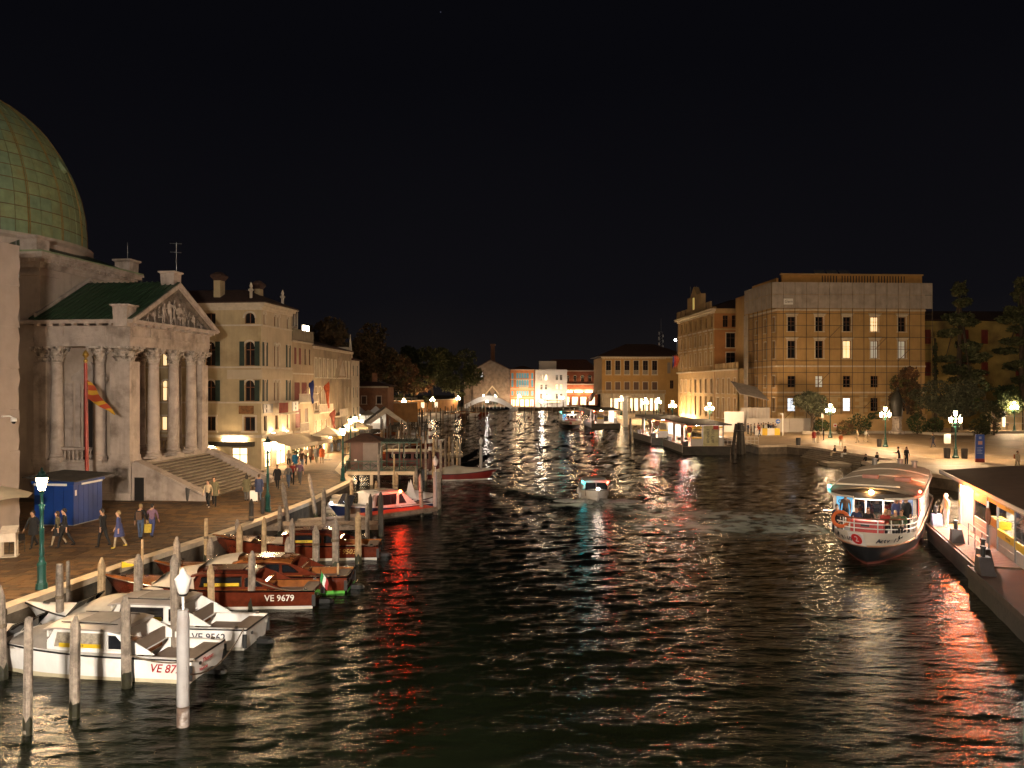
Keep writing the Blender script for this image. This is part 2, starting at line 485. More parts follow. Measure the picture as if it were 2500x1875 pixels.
# water steps down from the square
st = thing('water_steps', 'broad stone steps leading from the lamp-lit square down into the canal', 'steps', (37.4, 99.5, 0))
sd = Vector((1.8, -17.5, 0)); sl = sd.length; sd.normalize()
sn = Vector((-sd.y, sd.x, 0)) * -1    # towards the water (-x)
if sn.x > 0: sn = -sn
STEP = mat('step_stone', (.24, .19, .13), .75, .25, 1.5, .3, 10)
for k in range(7):
    p0 = sd * (.25 * k) + sn * (.36 * k); p1 = sd * (sl - .2 * k) + sn * (.36 * k)
    p2 = p1 + sn * .34; p3 = p0 + sn * .34
    MB().prism([(p0.x, p0.y), (p3.x, p3.y), (p2.x, p2.y), (p1.x, p1.y)], -1.2, 1.10 - .165 * (k + 1)).build('step', STEP, st)
    MB().prism([((p0 + sn * .27).x, (p0 + sn * .27).y), (p3.x, p3.y), (p2.x, p2.y), ((p1 + sn * .27).x, (p1 + sn * .27).y)], 1.10 - .165 * (k + 1), 1.104 - .165 * (k + 1)).build('step_nosing', LINE, st)
pl = MB().box(0, 2.6, 0, 2.4, -1, .34).build('landing_stone', STEP, None, loc=(34.2, 86.5, 0))
tag(pl, 'low square stone landing block at the foot of the water steps', 'landing')
# far bank
FQ = MB().prism([(-1, 276), (2, 287), (26, 289.5), (26, 480), (-1, 480)], -1.5, 1.15).build('far_quay', QWALL)
tag(FQ, kind='structure')
bk = MB().box(-300, 300, 480, 500, -1.5, 3).build('far_ground', QWALL)
tag(bk, kind='structure')
# station steps that come down to the water before the pale yellow building
ss = thing('station_steps', 'pale stone steps down to the water before the lit arcade building', 'steps', (24.2, 179, 0))
for k in range(7):
    MB().box(0, 6.8, k * 1.0, 7.0 if k == 6 else (k + 1) * 1.0 + 0.0, -1, .18 + k * .15).build('step', KERB, ss)
# ================================================================ domed church with its portico
CHA = R(83.54)
ch = thing('church', 'domed stone church with a columned portico, pediment and broad front stairs', 'church', (-25.35, 53.0, 0), CHA)
def part(name, mb, m, smooth=False, parent=ch, **k): return mb.build(name, m, parent, smooth, **k)
# podium and stairs
b = MB().box(0, 10.8, 0, 6.9, 1.05, 3.36)
b.box(-.1, 10.9, -.1, 6.9, 1.05, 1.5); b.box(-.06, 10.86, -.06, 6.9, 1.5, 1.62)
b.box(-.12, 10.92, -.12, 6.9, 3.36, 3.48).box(-.05, 10.85, -.05, 6.9, 3.48, 3.6)
for y0 in (.05, 5.7): b.box(-.07, .3, y0, y0 + 1.1, 1.62, 3.36)
b.box(-.07, 0, -.07, 1.2, 1.62, 3.36)
part('podium', b, STONE)
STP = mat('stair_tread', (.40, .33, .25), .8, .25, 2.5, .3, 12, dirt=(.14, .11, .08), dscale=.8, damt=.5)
NS = 15
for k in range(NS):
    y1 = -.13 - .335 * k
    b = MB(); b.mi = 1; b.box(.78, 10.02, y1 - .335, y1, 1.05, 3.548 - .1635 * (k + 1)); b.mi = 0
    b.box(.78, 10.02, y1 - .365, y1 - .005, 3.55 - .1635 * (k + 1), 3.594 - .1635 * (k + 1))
    part('stair_step', b, [STP, mat('stair_riser_shade', (.10, .075, .055), .85, .4, 3)])  # risers darker than treads: shade under the nosings put into their colour
for x0 in (0, 10.05):
    part('stair_parapet', MB().xprism([(-.13, 1.05), (-5.35, 1.05), (-5.35, 1.38), (-.45, 3.58), (-.13, 3.58)], x0, x0 + .75), STONE)
    part('parapet_coping', MB().xprism([(-.3, 3.60), (-.45, 3.60), (-5.45, 1.40), (-5.45, 1.52), (-.45, 3.74), (-.3, 3.74)], x0 - .06, x0 + .81), STONE)
d = part('side_door', MB().box(-.03, .02, -1.02, -.33, 1.12, 2.66), DARK)
d2 = MB().box(-.06, .02, -1.12, -1.02, 1.12, 2.76).box(-.06, .02, -.33, -.23, 1.12, 2.76).box(-.06, .02, -1.02, -.33, 2.66, 2.76)
part('door_frame', d2, STONE, parent=d)
# columns
def column_base(): return MB().box(-.56, .56, -.56, .56, 0, .14).lathe([(.54, .14), (.57, .2), (.54, .28), (.46, .31), (.45, .35), (.5, .39), (.47, .46), (.42, .5)], n=20)
def shaft(): return MB().lathe([(.42, .5), (.41, 1.6), (.405, 2.4), (.405, 2.41), (.40, 3.6), (.375, 5.4), (.345, 6.66), (.38, 6.69), (.38, 6.75), (.345, 6.78)], n=20)
def capital():
    b = MB().lathe([(.34, 0), (.35, .5), (.42, .75), (.5, .86)], n=16)
    for row, (z0, hh, rr, n_) in enumerate(((.02, .36, .37, 8), (.30, .40, .39, 8))):
        for k in range(n_):
            a = 2 * math.pi * (k + .5 * row) / n_
            ca, sa = math.cos(a), math.sin(a); wv = .115
            pts = []
            for dr, dz, w_ in ((0, 0, .9), (.03, hh * .6, 1.1), (.13, hh * .95, 1.0), (.20, hh * .86, .5)):
                for sg in (-1, 1):
                    pts.append((ca * (rr + dr) - sa * wv * w_ * sg, sa * (rr + dr) + ca * wv * w_ * sg, z0 + dz))
            b.add(pts, [(0, 1, 3, 2), (2, 3, 5, 4), (4, 5, 7, 6)])
    for sx in (-1, 1):
        for sy in (-1, 1):
            b.ball((sx * .46, sy * .46, .80), (.12, .12, .13), 7, 4)
            b.cyl((sx * .25, sy * .25, .45), (sx * .47, sy * .47, .82), .05, .07, 5)
    for k in range(4):
        a = k * math.pi / 2
        b.ball((.5 * math.cos(a), .5 * math.sin(a), .9), .09, 6, 4)
    b.prism([(-.62, -.56), (-.56, -.62), (0, -.5), (.56, -.62), (.62, -.56), (.5, 0), (.62, .56), (.56, .62), (0, .5), (-.56, .62), (-.62, .56), (-.5, 0)], .88, 1.02)
    return b
CB, CS, CC = column_base().mesh('column_base', STONE, 1), shaft().mesh('shaft', STONE, 1), capital().mesh('capital', STONE2)
for x, y in [(3.65, .5), (6.3, .5), (8.85, .5), (.5, 2.5), (.5, 5.55), (10.3, 2.5), (10.3, 5.55)]:
    for nm, me, z in (('column_base', CB, 3.6), ('shaft', CS, 3.6), ('capital', CC, 10.36)):
        o = put(nm, me, ch, (x, y, z))
        if nm == 'shaft': o.scale = (1, 1, 6.26 / 6.28)
for (x0, x1, y0, y1) in [(.1, 1.3, .1, 1.5), (9.8, 10.75, .1, 1.3), (.1, 1.0, 6.1, 7.0), (9.8, 10.7, 6.1, 7.0)]:
    b = MB().box(x0, x1, y0, y1, 4.1, 10.36)
    b.box(x0 - .09, x1 + .09, y0 - .09, y1 + .09, 3.6, 3.8).box(x0 - .05, x1 + .05, y0 - .05, y1 + .05, 3.8, 4.1)
    b.box(x0 - .04, x0 + .3, y0 - .04, y0 + .3, 4.1, 10.36)
    part('pier', b, STONE)
    o = put('pier_capital', CC, ch, ((x0 + x1) / 2, (y0 + y1) / 2, 10.36)); o.scale = ((x1 - x0) / .86, (y1 - y0) / .86, 1)
# wall behind the side columns with its door surround
b = MB().box(1.15, 1.35, 1.5, 5.85, 3.6, 11.33)
part('side_wall', b, PLASTER)
b = MB().box(.98, 1.15, 2.42, 2.75, 3.6, 8.9).box(.98, 1.15, 4.25, 4.58, 3.6, 8.9).box(.86, 1.15, 2.2, 4.8, 9.05, 9.35).box(.95, 1.15, 2.35, 4.65, 8.9, 9.05)
b.xprism([(2.15, 9.35), (4.85, 9.35), (3.5, 10.35)], .92, 1.15)
part('door_surround', b, STONE)
part('church_door', MB().box(1.08, 1.16, 2.95, 4.05, 3.6, 8.5), DARK)
part('plaster_panel', MB().box(1.08, 1.15, 4.85, 5.8, 4.6, 8.9), STONE)
def baluster_mesh():
    return MB().lathe([(.09, 0), (.09, .06), (.05, .1), (.11, .25), (.1, .33), (.045, .5), (.05, .6), (.09, .64), (.09, .7)], n=8).mesh('baluster', STONE, 1)
BAL = baluster_mesh()
for y0, y1 in ((2.95, 5.1),):
    part('balustrade_rail', MB().box(.25, .7, y0, y1, 4.42, 4.58).box(.25, .7, y0, y1, 3.6, 3.72), STONE)
    for k in range(7): put('baluster', BAL, ch, (.48, y0 + .17 + k * .31, 3.72))
part('far_balustrade_rail', MB().box(10.0, 10.4, 2.55, 4.8, 4.42, 4.58).box(10.0, 10.4, 2.55, 4.8, 3.6, 3.72), STONE)
for k in range(7): put('baluster', BAL, ch, (10.2, 2.75 + k * .31, 3.72))
# entablature
b = MB().box(.02, 10.78, .02, 6.9, 11.38, 11.68).box(-.03, 10.83, -.03, 6.9, 11.68, 12.0).box(-.1, 10.9, -.1, 6.9, 12.0, 12.08)
part('architrave', b, STONE)
b = MB().box(.02, 10.78, .02, 6.9, 12.08, 12.66)
for x0 in (.0, 2.4, 5.0, 7.6, 9.85): b.box(x0, x0 + .9, -.04, .02, 12.08, 12.66)
for y0 in (0, 1.7, 4.75, 6.0): b.box(-.04, .02, y0, y0 + .85, 12.08, 12.66)
part('frieze', b, STONE)
b = MB().box(-.12, 10.92, -.12, 6.9, 12.66, 12.74).box(-.5, 11.3, -.5, 7.7, 12.88, 13.0).box(-.58, 11.38, -.58, 7.7, 13.0, 13.1)
part('cornice', b, STONE)
MOD = MB().box(-.09, .09, -.34, 0, 0, .14).mesh('modillion', STONE)
for k in range(13): put('modillion', MOD, ch, (.1 + k * .883, -.12, 12.74))
for k in range(8): put('modillion', MOD, ch, (-.12, .25 + k * .88, 12.74), R(-90))
# pediment
px0, px1, pz0, pxa, pza = -.58, 11.38, 13.1, 5.4, 16.25
def rake(x0, z0, x1, z1, th, y0, y1): return MB().yprism([(x0, z0), (x1, z1), (x1, z1 + th), (x0, z0 + th * .3)] if x0 < x1 else [(x1, z1), (x0, z0), (x0, z0 + th * .3), (x1, z1 + th)], y0, y1)
for xa in (px0, px1):
    part('raking_cornice', MB().yprism([(xa, pz0), (xa + (.62 if xa < 5 else -.62), pz0), (pxa, pza - .34), (pxa, pza)], -.58, -.1), STONE)
    part('raking_soffit', MB().yprism([(xa + (.62 if xa < 5 else -.62), pz0), (xa + (1.35 if xa < 5 else -1.35), pz0), (pxa, pza - .72), (pxa, pza - .34)], -.3, -.1), DKSTONE)
part('tympanum', MB().yprism([(px0 + .2, pz0), (px1 - .2, pz0), (pxa, pza - .1)], .02, .3), DKSTONE)
# portico roof: standing-seam copper strips
lft = math.hypot(pxa - px0, pza - pz0)
for side in (0, 1):
    for k in range(17):
        y0 = -.5 + k * .43
        xa, xb = (px0 - .05, pxa) if side == 0 else (px1 + .05, pxa)
        b = MB().loft([[(xa, y0, pz0 + .03), (xa, y0 + .38, pz0 + .03), (xa, y0 + .38, pz0 + .09), (xa, y0 + .42, pz0 + .14), (xa, y0 + .42, pz0 + .03)][:3] + [(xa, y0 + .38, pz0 + .15), (xa, y0 + .42, pz0 + .15), (xa, y0 + .42, pz0 + .06), (xa, y0, pz0 + .06)],
                       [(xb, y0, pza + .03), (xb, y0 + .38, pza + .03), (xb, y0 + .38, pza + .09)] + [(xb, y0 + .38, pza + .15), (xb, y0 + .42, pza + .15), (xb, y0 + .42, pza + .06), (xb, y0, pza + .06)]])
        part('roof_strip', b, COPPERDK)
def pedestal(x, y, z, w, h):
    b = MB().loft([[(x + sx * w * q, y + sy * w * q, z + zz) for sx, sy in ((-1, -1), (1, -1), (1, 1), (-1, 1))] for q, zz in ((.5, -.6), (.55, h * .8), (.68, h * .9), (.68, h))])
    part('acroterion_block', b, STONE)
pedestal(-.15, .3, 13.25, .95, .85); pedestal(5.4, .2, 16.2, .95, .85)
# main block behind the portico
b = MB().box(.35, 10.75, 6.75, 9.5, 1.1, 16.75).box(.95, 10.2, 8.4, 18, 1.1, 16.75)
part('nave_wall', b, PLASTER)
b = MB().box(.22, .5, 6.66, 8.45, 1.1, 16.2).box(.22, 2.0, 6.62, 6.8, 1.1, 16.2).box(9.3, 10.88, 6.62, 6.8, 1.1, 16.2)
b.box(.1, 2.1, 6.5, 8.55, 16.2, 16.45).box(9.2, 11, 6.5, 8.5, 16.2, 16.45)
part('pilaster', b, PLASTER)
b = MB().box(.2, 10.9, 6.6, 12, 16.75, 16.95).box(-.3, 11.4, 6.1, 12, 17.32, 17.55).box(-.42, 11.52, 5.98, 12, 17.55, 17.72)
part('nave_cornice', b, STONE)
part('frieze_band', MB().box(.15, 10.95, 6.55, 12, 16.95, 17.12), STONE)
DEN = MB().box(-.11, .11, -.3, 0, 0, .2).mesh('dentil', STONE)
for k in range(26): put('dentil', DEN, ch, (.25 + k * .425, 6.55, 17.12))
for k in range(8): put('dentil', DEN, ch, (.15, 6.85 + k * .425, 17.12), R(-90))
b = MB().loft([[(-.35, 6.05, 17.73), (11.45, 6.05, 17.73), (11.45, 16, 17.73), (-.35, 16, 17.73)], [(1.8, 9.4, 19.0), (9.2, 9.4, 19.0), (9.2, 16, 19.0), (1.8, 16, 19.0)]])
part('nave_roof', b, COPPERDK)
part('roof_gutter', MB().box(-.42, 11.5, 6.0, 6.14, 17.72, 17.84).box(-.42, -.3, 6.14, 12, 17.72, 17.84), COPPER)
pedestal(.5, 7.2, 17.7, 1.15, 1.15); pedestal(10.6, 6.9, 17.7, 1.15, 1.15)
part('lightning_rod', MB().cyl((10.7, 6.9, 18.8), (10.7, 6.9, 20.3), .02, .015, 5), GREY)
# gable ledge where the portico roof meets the nave
for xa in (px0 + .3, px1 - .3):
    part('roof_flashing', MB().yprism([(xa, pz0 + .25), (pxa, pza + .25), (pxa, pza + .5), (xa, pz0 + .5)], 6.45, 6.68), STONE)
# rotunda and dome
DX, DY = 5.4, 18.0
PROF = [(9.3, 19.4), (9.28, 20.6), (9.15, 22.2), (8.85, 23.7), (8.3, 25.25), (7.6, 26.65), (6.75, 27.95), (5.6, 29.15), (4.2, 30.2), (2.6, 31.0), (1.0, 31.45), (.2, 31.5)]
part('drum', MB().lathe([(9.5, 8), (9.5, 19.0), (9.75, 19.2), (9.75, 19.42)], (DX, DY, 0), 48), PLASTER, 1)
part('dome_shell', MB().lathe([(r - .06, z - .03) for r, z in PROF], (DX, DY, 0), 48), RUST, 1)
# arc-length rows
ds = [0]
for (r0, z0), (r1, z1) in zip(PROF, PROF[1:]): ds.append(ds[-1] + math.hypot(r1 - r0, z1 - z0))
def prof(t):
    t *= ds[-1]
    for i in range(len(ds) - 1):
        if t <= ds[i + 1] + 1e-6:
            f = (t - ds[i]) / (ds[i + 1] - ds[i]); return PROF[i][0] + (PROF[i + 1][0] - PROF[i][0]) * f, PROF[i][1] + (PROF[i + 1][1] - PROF[i][1]) * f
    return PROF[-1]
CPM = [COPPER, mat('green_copper_warm', (.25, .295, .145), .5, .22, 2, .1, 6, dirt=(.28, .19, .06), dscale=.7, damt=.5), mat('green_copper_grey', (.205, .28, .165), .5, .2, 2, .1, 6, streak=.35)]
NCOL, NROW = 60, 17
other = MB()
npan = 0
for k in range(NCOL):
    a0 = 2 * math.pi * k / NCOL; am = math.degrees(a0) + 3
    aw = (am + 83.54 + 180) % 360 - 180
    for j in range(NROW - 1):
        b = MB() if -58 < aw < 48 else other
        if b is other: b.mi = (k * 7 + j) % 3
        g = .028; rows_ = []
        for t_, ins in ((j / NROW + .0022, 0), ((j + .5) / NROW, 0), ((j + 1) / NROW - .0022, 0)):
            r, z = prof(t_); ga = g / max(r, .6)
            rows_.append([(DX + (r + o_) * math.cos(aa), DY + (r + o_) * math.sin(aa), z + o_ * .4) for o_, aa in
                          ((-.04, a0 + ga), (.0, a0 + ga), (.0, a0 + math.pi / NCOL), (.0, a0 + 2 * math.pi / NCOL - ga), (-.04, a0 + 2 * math.pi / NCOL - ga))])
        b.loft(rows_, closed=False, cap=False)
        if b is not other:
            part('dome_panel', b, CPM[random.choice((0, 0, 1, 2))], 1); npan += 1
tag(part('dome_panels', other, CPM, 1), kind='stuff')
for k in range(0, NCOL, 3):
    a = 2 * math.pi * k / NCOL
    aw = (math.degrees(a) + 83.54 + 180) % 360 - 180
    if -70 < aw < 60:
        pts = [prof(j / 24) for j in range(24)]
        b = MB()
        for sg in (-1, 1):
            b.tube([(DX + (r + .02) * math.cos(a + sg * .07 / max(r, .8)), DY + (r + .02) * math.sin(a + sg * .07 / max(r, .8)), z + .01) for r, z in pts], .028, 4)
        part('dome_rib', b, mat('gilded_seam', (.27, .17, .045), .6, .3, 3))
az = R(4.7 - 83.54); rz_, zz = 8.12, 25.5
o = part('dome_oculus', MB().lathe([(.30, -.2), (.42, -.2), (.42, .28), (.30, .28)], n=14), COPPER, 1)
nn = Vector((math.cos(az) * .85, math.sin(az) * .85, .53)).normalized(); rr = Vector((-math.sin(az), math.cos(az), 0))
o.matrix_local = frame((DX + rz_ * math.cos(az), DY + rz_ * math.sin(az), zz), rr, nn.cross(rr), nn)
o.scale = (.8, 1.5, 1)
part('oculus_opening', MB().lathe([(.31, .05), (.31, .12)], n=12), BLACK, parent=o)
# tall aerial on the apex block
an = thing('tv_aerial', 'thin metal television aerial rising from the pediment block', 'aerial', (-24.75, 58.9, 17.0))
MB().cyl((0, 0, 0), (0, 0, 2.3), .025, .02, 5).build('mast', GREY, an)
for z, l_ in ((2.25, .5), (1.6, .45)):
    MB().cyl((-l_, 0, z), (l_ * .8, 0, z - .05), .015, .015, 4).build('crossbar', GREY, an)
# ================================================================ sheeted building at the left edge
SHEET = mat('scaffold_sheet', (.34, .275, .235), .75, .1, 1.2, .35, 3)
sh = thing('sheeted_building', 'tall building wrapped in pale scaffold sheeting at the picture edge', 'building', (-25.15, 40.8, 0), R(83.5))
MB().box(-14, -.3, .3, 9, 1.1, 15.4).build('wall', PLASTER, sh)
for k in range(6):
    for j in range(7):
        x0 = -2.2 * (k + 1); z0 = 1.25 + j * 2.09
        rings = []
        for zz in np.linspace(0, 2.08, 5):
            rings.append([(x0 + .02 + 2.16 * i / 8, .02 * math.sin(i * 2.1 + j) + .03 * math.sin(zz * 3 + k) + (.05 * math.sin(zz * 5 + j) if i == 8 else 0) + .02, z0 + zz) for i in range(9)])
        MB().loft(rings, closed=False, cap=False).build('sheet_panel', SHEET, sh, 'all')
for j in range(7):
    z0 = 1.25 + j * 2.09
    MB().loft([[(.02 + .02 * math.sin(zz * 4 + j), .05 + i * .5, z0 + zz) for i in range(6)] for zz in np.linspace(0, 2.08, 5)], closed=False, cap=False).build('sheet_panel', SHEET, sh, 'all')
for k in range(5): MB().cyl((-2.2 * k - .1, .12, 1.1), (-2.2 * k - .1, .12, 16.1), .03, .03, 6).build('scaffold_pole', GREY, sh)
# surveillance camera on its bracket
sc_ = thing('surveillance_camera', 'white dome security camera on an arm before the sheeted building', 'camera', (-24.95, 39.6, 7.1))
MB().tube([(-.35, 0, .1), (.05, 0, .12), (.22, 0, .02)], .035).build('arm', WHITE, sc_)
MB().lathe([(.03, .1), (.13, .06), (.15, -.06), (.12, -.1)], (.24, 0, -.05), 10).build('housing', WHITE, sc_, 1)
MB().ball((.24, 0, -.17), .1, 10, 6).build('lens_dome', GLASS, sc_, 1)
# ================================================================ flagpole and flag
fp = thing('flagpole', 'tall red flagpole with a gilded finial behind the blue kiosk', 'flagpole', (-26.2, 49.3, 1.13))
MB().cyl((0, 0, 0), (-.12, 0, 9.0), .12, .10, 10).build('pole', mat('red_pole', (.30, .035, .02), .45, .25, 3), fp, 1)
MB().lathe([(.05, 0), (.13, .1), (.13, .18), (.05, .28), (.2, .5), (.16, .62), (.03, .8)], (-.12, 0, 9.0), 8).build('finial', mat('gilt', (.42, .26, .06), .4, .3, 5, metal=.6), fp, 1)
FLM = bpy.data.materials.new('red_gold_flag'); FLM.use_nodes = True
_t = FLM.node_tree; _b = _t.nodes['Principled BSDF']; _b.inputs['Roughness'].default_value = .85
_w = _t.nodes.new('ShaderNodeTexWave'); _w.inputs['Scale'].default_value = .55; _w.inputs['Distortion'].default_value = 6; _w.inputs['Detail'].default_value = 1.5; _w.wave_type = 'RINGS'
_g = _t.nodes.new('ShaderNodeTexCoord'); _t.links.new(_g.outputs['Object'], _w.inputs['Vector'])
_r = _t.nodes.new('ShaderNodeValToRGB'); _r.color_ramp.elements[0].position = .55; _r.color_ramp.elements[0].color = (.34, .05, .015, 1)
_r.color_ramp.elements[1].position = .7; _r.color_ramp.elements[1].color = (.48, .27, .02, 1)
_t.links.new(_w.outputs[0], _r.inputs[0]); _t.links.new(_r.outputs[0], _b.inputs['Base Color'])
def flag(name, label, loc, hoist, ln, drop, m, group=None, rz=0):
    rings = []
    for i in range(15):
        u = i / 14
        hh = hoist * (1 - u) ** .75 + .06
        z = -drop * u ** 1.15
        rings.append([(ln * u ** .95 + .05 * math.sin(u * 9 + v * 3), .16 * math.sin(u * 8 + v * 1.5) * (.3 + u), z - hh * v - .08 * math.sin(v * 5 + u * 7) * u) for v in np.linspace(0, 1, 9)])
    o = MB().loft(rings, closed=False, cap=False).build(name, m, None, 'all', loc=loc, rz=rz)
    return tag(o, label, 'flag', group)
flag('flag', 'drooping orange and gold flag on the tall red flagpole', (-26.18, 49.2, 9.1), 1.1, 1.62, 2.1, FLM)
# ================================================================ blue kiosk
BLUE = mat('blue_paint', (.006, .036, .19), .45, .2, 1.2)
kk = thing('kiosk', 'closed bright blue metal kiosk with a flat dark roof', 'kiosk', (-23.72, 43.2, 1.135), R(83.5))
def panel_row(parent, x0, x1, y0, y1, z0, z1, n, m, nm):
    for k in range(n):
        if abs(x1 - x0) > abs(y1 - y0):
            a, c_ = x0 + (x1 - x0) * k / n, x0 + (x1 - x0) * (k + 1) / n
            MB().box(a + .012, c_ - .012, y0, y1, z0, z1).build(nm, m, parent)
        else:
            a, c_ = y0 + (y1 - y0) * k / n, y0 + (y1 - y0) * (k + 1) / n
            MB().box(x0, x1, a + .012, c_ - .012, z0, z1).build(nm, m, parent)
MB().box(.03, 2.47, .03, 2.3, 0, 2.25).build('body', mat('blue_dark', (.006, .025, .15), .5, .2), kk)
panel_row(kk, 0, 2.5, 0, .03, .06, 2.2, 6, BLUE, 'wall_panel')
panel_row(kk, 0, .03, .0, 2.3, .06, 2.2, 4, BLUE, 'wall_panel')
MB().box(-.02, 2.52, -.02, 2.32, 0, .06).build('plinth', GREY, kk)
MB().box(-.1, 2.6, -.1, 2.4, 2.25, 2.4).build('fascia', BLUE, kk)
MB().loft([[(-.35, -.4, 2.42), (3.1, -.4, 2.52), (3.1, 2.75, 2.66), (-.35, 2.75, 2.6)], [(-.35, -.4, 2.47), (3.1, -.4, 2.57), (3.1, 2.75, 2.71), (-.35, 2.75, 2.65)]]).build('roof', mat('roof_felt', (.05, .042, .035), .9, .4, 2), kk)
MB().box(-.16, -.11, .3, 2.2, 2.18, 2.3).build('awning_roller', WHITE, kk)
MB().box(.5, 2.3, -.16, -.11, 2.18, 2.28).build('awning_roller', WHITE, kk)
s_ = MB().box(.12, .26, -.012, 0, 1.62, 1.92).build('notice_plate', WHITE, kk)
# ================================================================ café corner under the sheeted building
um = thing('cafe_umbrella', 'cream café umbrella reaching in at the left picture edge', 'umbrella', (-25.0, 37.7, 1.13))
MB().cyl((0, 0, 0), (0, 0, 2.9), .035, .035, 8).build('pole', WHITE, um)
CAN = mat('cream_canvas', (.55, .47, .34), .8, .1, 2)
for k in range(8):
    a0, a1 = R(45 * k), R(45 * k + 45)
    rings = []
    for i in range(6):
        u = i / 5; r = 2.15 * u; z = 2.95 - .62 * u ** 1.3
        rings.append([(r * (1 - .05 * u * math.sin(math.pi * v)) * math.cos(a0 + (a1 - a0) * v), r * (1 - .05 * u * math.sin(math.pi * v)) * math.sin(a0 + (a1 - a0) * v), z + .07 * u * math.sin(math.pi * v)) for v in np.linspace(0, 1, 5)])
    MB().loft(rings, closed=False, cap=False).build('canopy_panel', CAN, um, 'all')
MB().lathe([(.28, 0), (.28, .08), (.06, .12)], n=12).build('foot', BLACK, um)
MB().lathe([(.10, 2.45), (.16, 2.40), (.16, 2.34), (.02, 2.32)], n=10).build('umbrella_light', mat('umbrella_light', (1, .9, .7), .4, emit=160, ecol=(1, .72, .36)), um)
mn = thing('menu_stand', 'white slatted wooden menu stand with a sloping top beside café chair', 'menu stand', (-22.35, 35.5, 1.14), R(20))
WW = mat('white_wood', (.55, .47, .38), .7, .15, 4)
for k in range(4): MB().loft([[(-.33, -.28 + k * .14, 1.08 + k * .06), (.33, -.28 + k * .14, 1.08 + k * .06), (.33, -.16 + k * .14, 1.13 + k * .06), (-.33, -.16 + k * .14, 1.13 + k * .06)], [(-.33, -.28 + k * .14, 1.10 + k * .06), (.33, -.28 + k * .14, 1.10 + k * .06), (.33, -.16 + k * .14, 1.15 + k * .06), (-.33, -.16 + k * .14, 1.15 + k * .06)]]).build('slat', WW, mn)
MB().box(-.3, .3, -.25, .25, .68, 1.06).build('body', WW, mn)
for x in (-.28, .28): MB().box(x - .04, x + .04, -.2, -.12, 0, .68).box(x - .04, x + .04, .12, .2, 0, .68).build('leg', WW, mn)
MB().box(-.36, .36, -.3, .3, 0, .04).build('foot_board', WW, mn)
def make_chair(name, label, m, loc, rz=0, group=None):
    t = thing(name, label, 'chair', loc, rz, group)
    MB().box(-.22, .22, -.2, .22, .43, .46).build('seat', m, t)
    bk_ = MB().box(-.22, .22, -.235, -.205, .55, .85)
    bk_.box(-.25, -.22, -.22, .15, .64, .67).box(.22, .25, -.22, .15, .64, .67)
    bk_.build('backrest', m, t)
    for x in (-.2, .2):
        MB().cyl((x * 1.1, -.22, 0), (x, -.2, .86), .017, .017, 5).build('leg', m, t)
        MB().cyl((x * 1.1, .22, 0), (x, .2, .64), .017, .017, 5).build('leg', m, t)
    return t
def make_table(label, m, loc, rz=0, group=None):
    t = thing('cafe_table', label, 'table', loc, rz, group)
    MB().box(-.36, .36, -.36, .36, .72, .75).build('tabletop', m, t)
    MB().cyl((0, 0, .03), (0, 0, .72), .03, .03, 8).build('pedestal', BLACK, t)
    MB().box(-.25, .25, -.04, .04, 0, .03).box(-.04, .04, -.25, -.041, 0, .03).box(-.04, .04, .041, .25, 0, .03).build('foot', BLACK, t)
    return t
RATTAN = mat('rattan', (.20, .12, .055), .7, .35, 8)
TABW = mat('pale_tabletop', (.55, .48, .38), .5, .1)
make_table('small pale café table at the left edge by the menu stand', TABW, (-23.3, 35.7, 1.14))
make_chair('cafe_chair', 'dark café chair tucked beside the menu stand at left', BLACK, (-22.5, 36.3, 1.14), 1.2)
# ================================================================ buildings with real openings
SIDE = lambda W: T(0, W, 0, R(-90))
WC = {}
SHUTG = mat('green_shutter', (.018, .035, .025), .6, .25, 3)
SHUTR = mat('red_shutter', (.16, .025, .015), .6, .25, 3)
SHUTB = mat('brown_shutter', (.08, .035, .018), .6, .25, 3)
SHUTBL = mat('blue_shutter', (.05, .28, .42), .6, .15, 3)
SHUTGR = mat('grey_shutter', (.20, .17, .15), .6, .15, 3)
TRIM = mat('pale_trim', (.55, .47, .36), .75, .15, 2, streak=.2)
FRAMEB = mat('brown_frame', (.16, .065, .02), .55, .2, 3)
FRAMEW = mat('white_frame', (.5, .46, .4), .55, .1)
LITW = mat('lit_window_warm', (1, .8, .5), .5, emit=1.1, ecol=(1, .72, .36))
LITC = mat('lit_window_cool', (.8, .9, 1), .5, emit=1.2, ecol=(.85, .93, 1))
LITD = mat('lit_window_dim', (.8, .9, 1), .5, emit=.12, ecol=(1, .8, .5))
SHOP = mat('lit_shop', (1, .85, .6), .5, emit=2.4, ecol=(1, .74, .42))
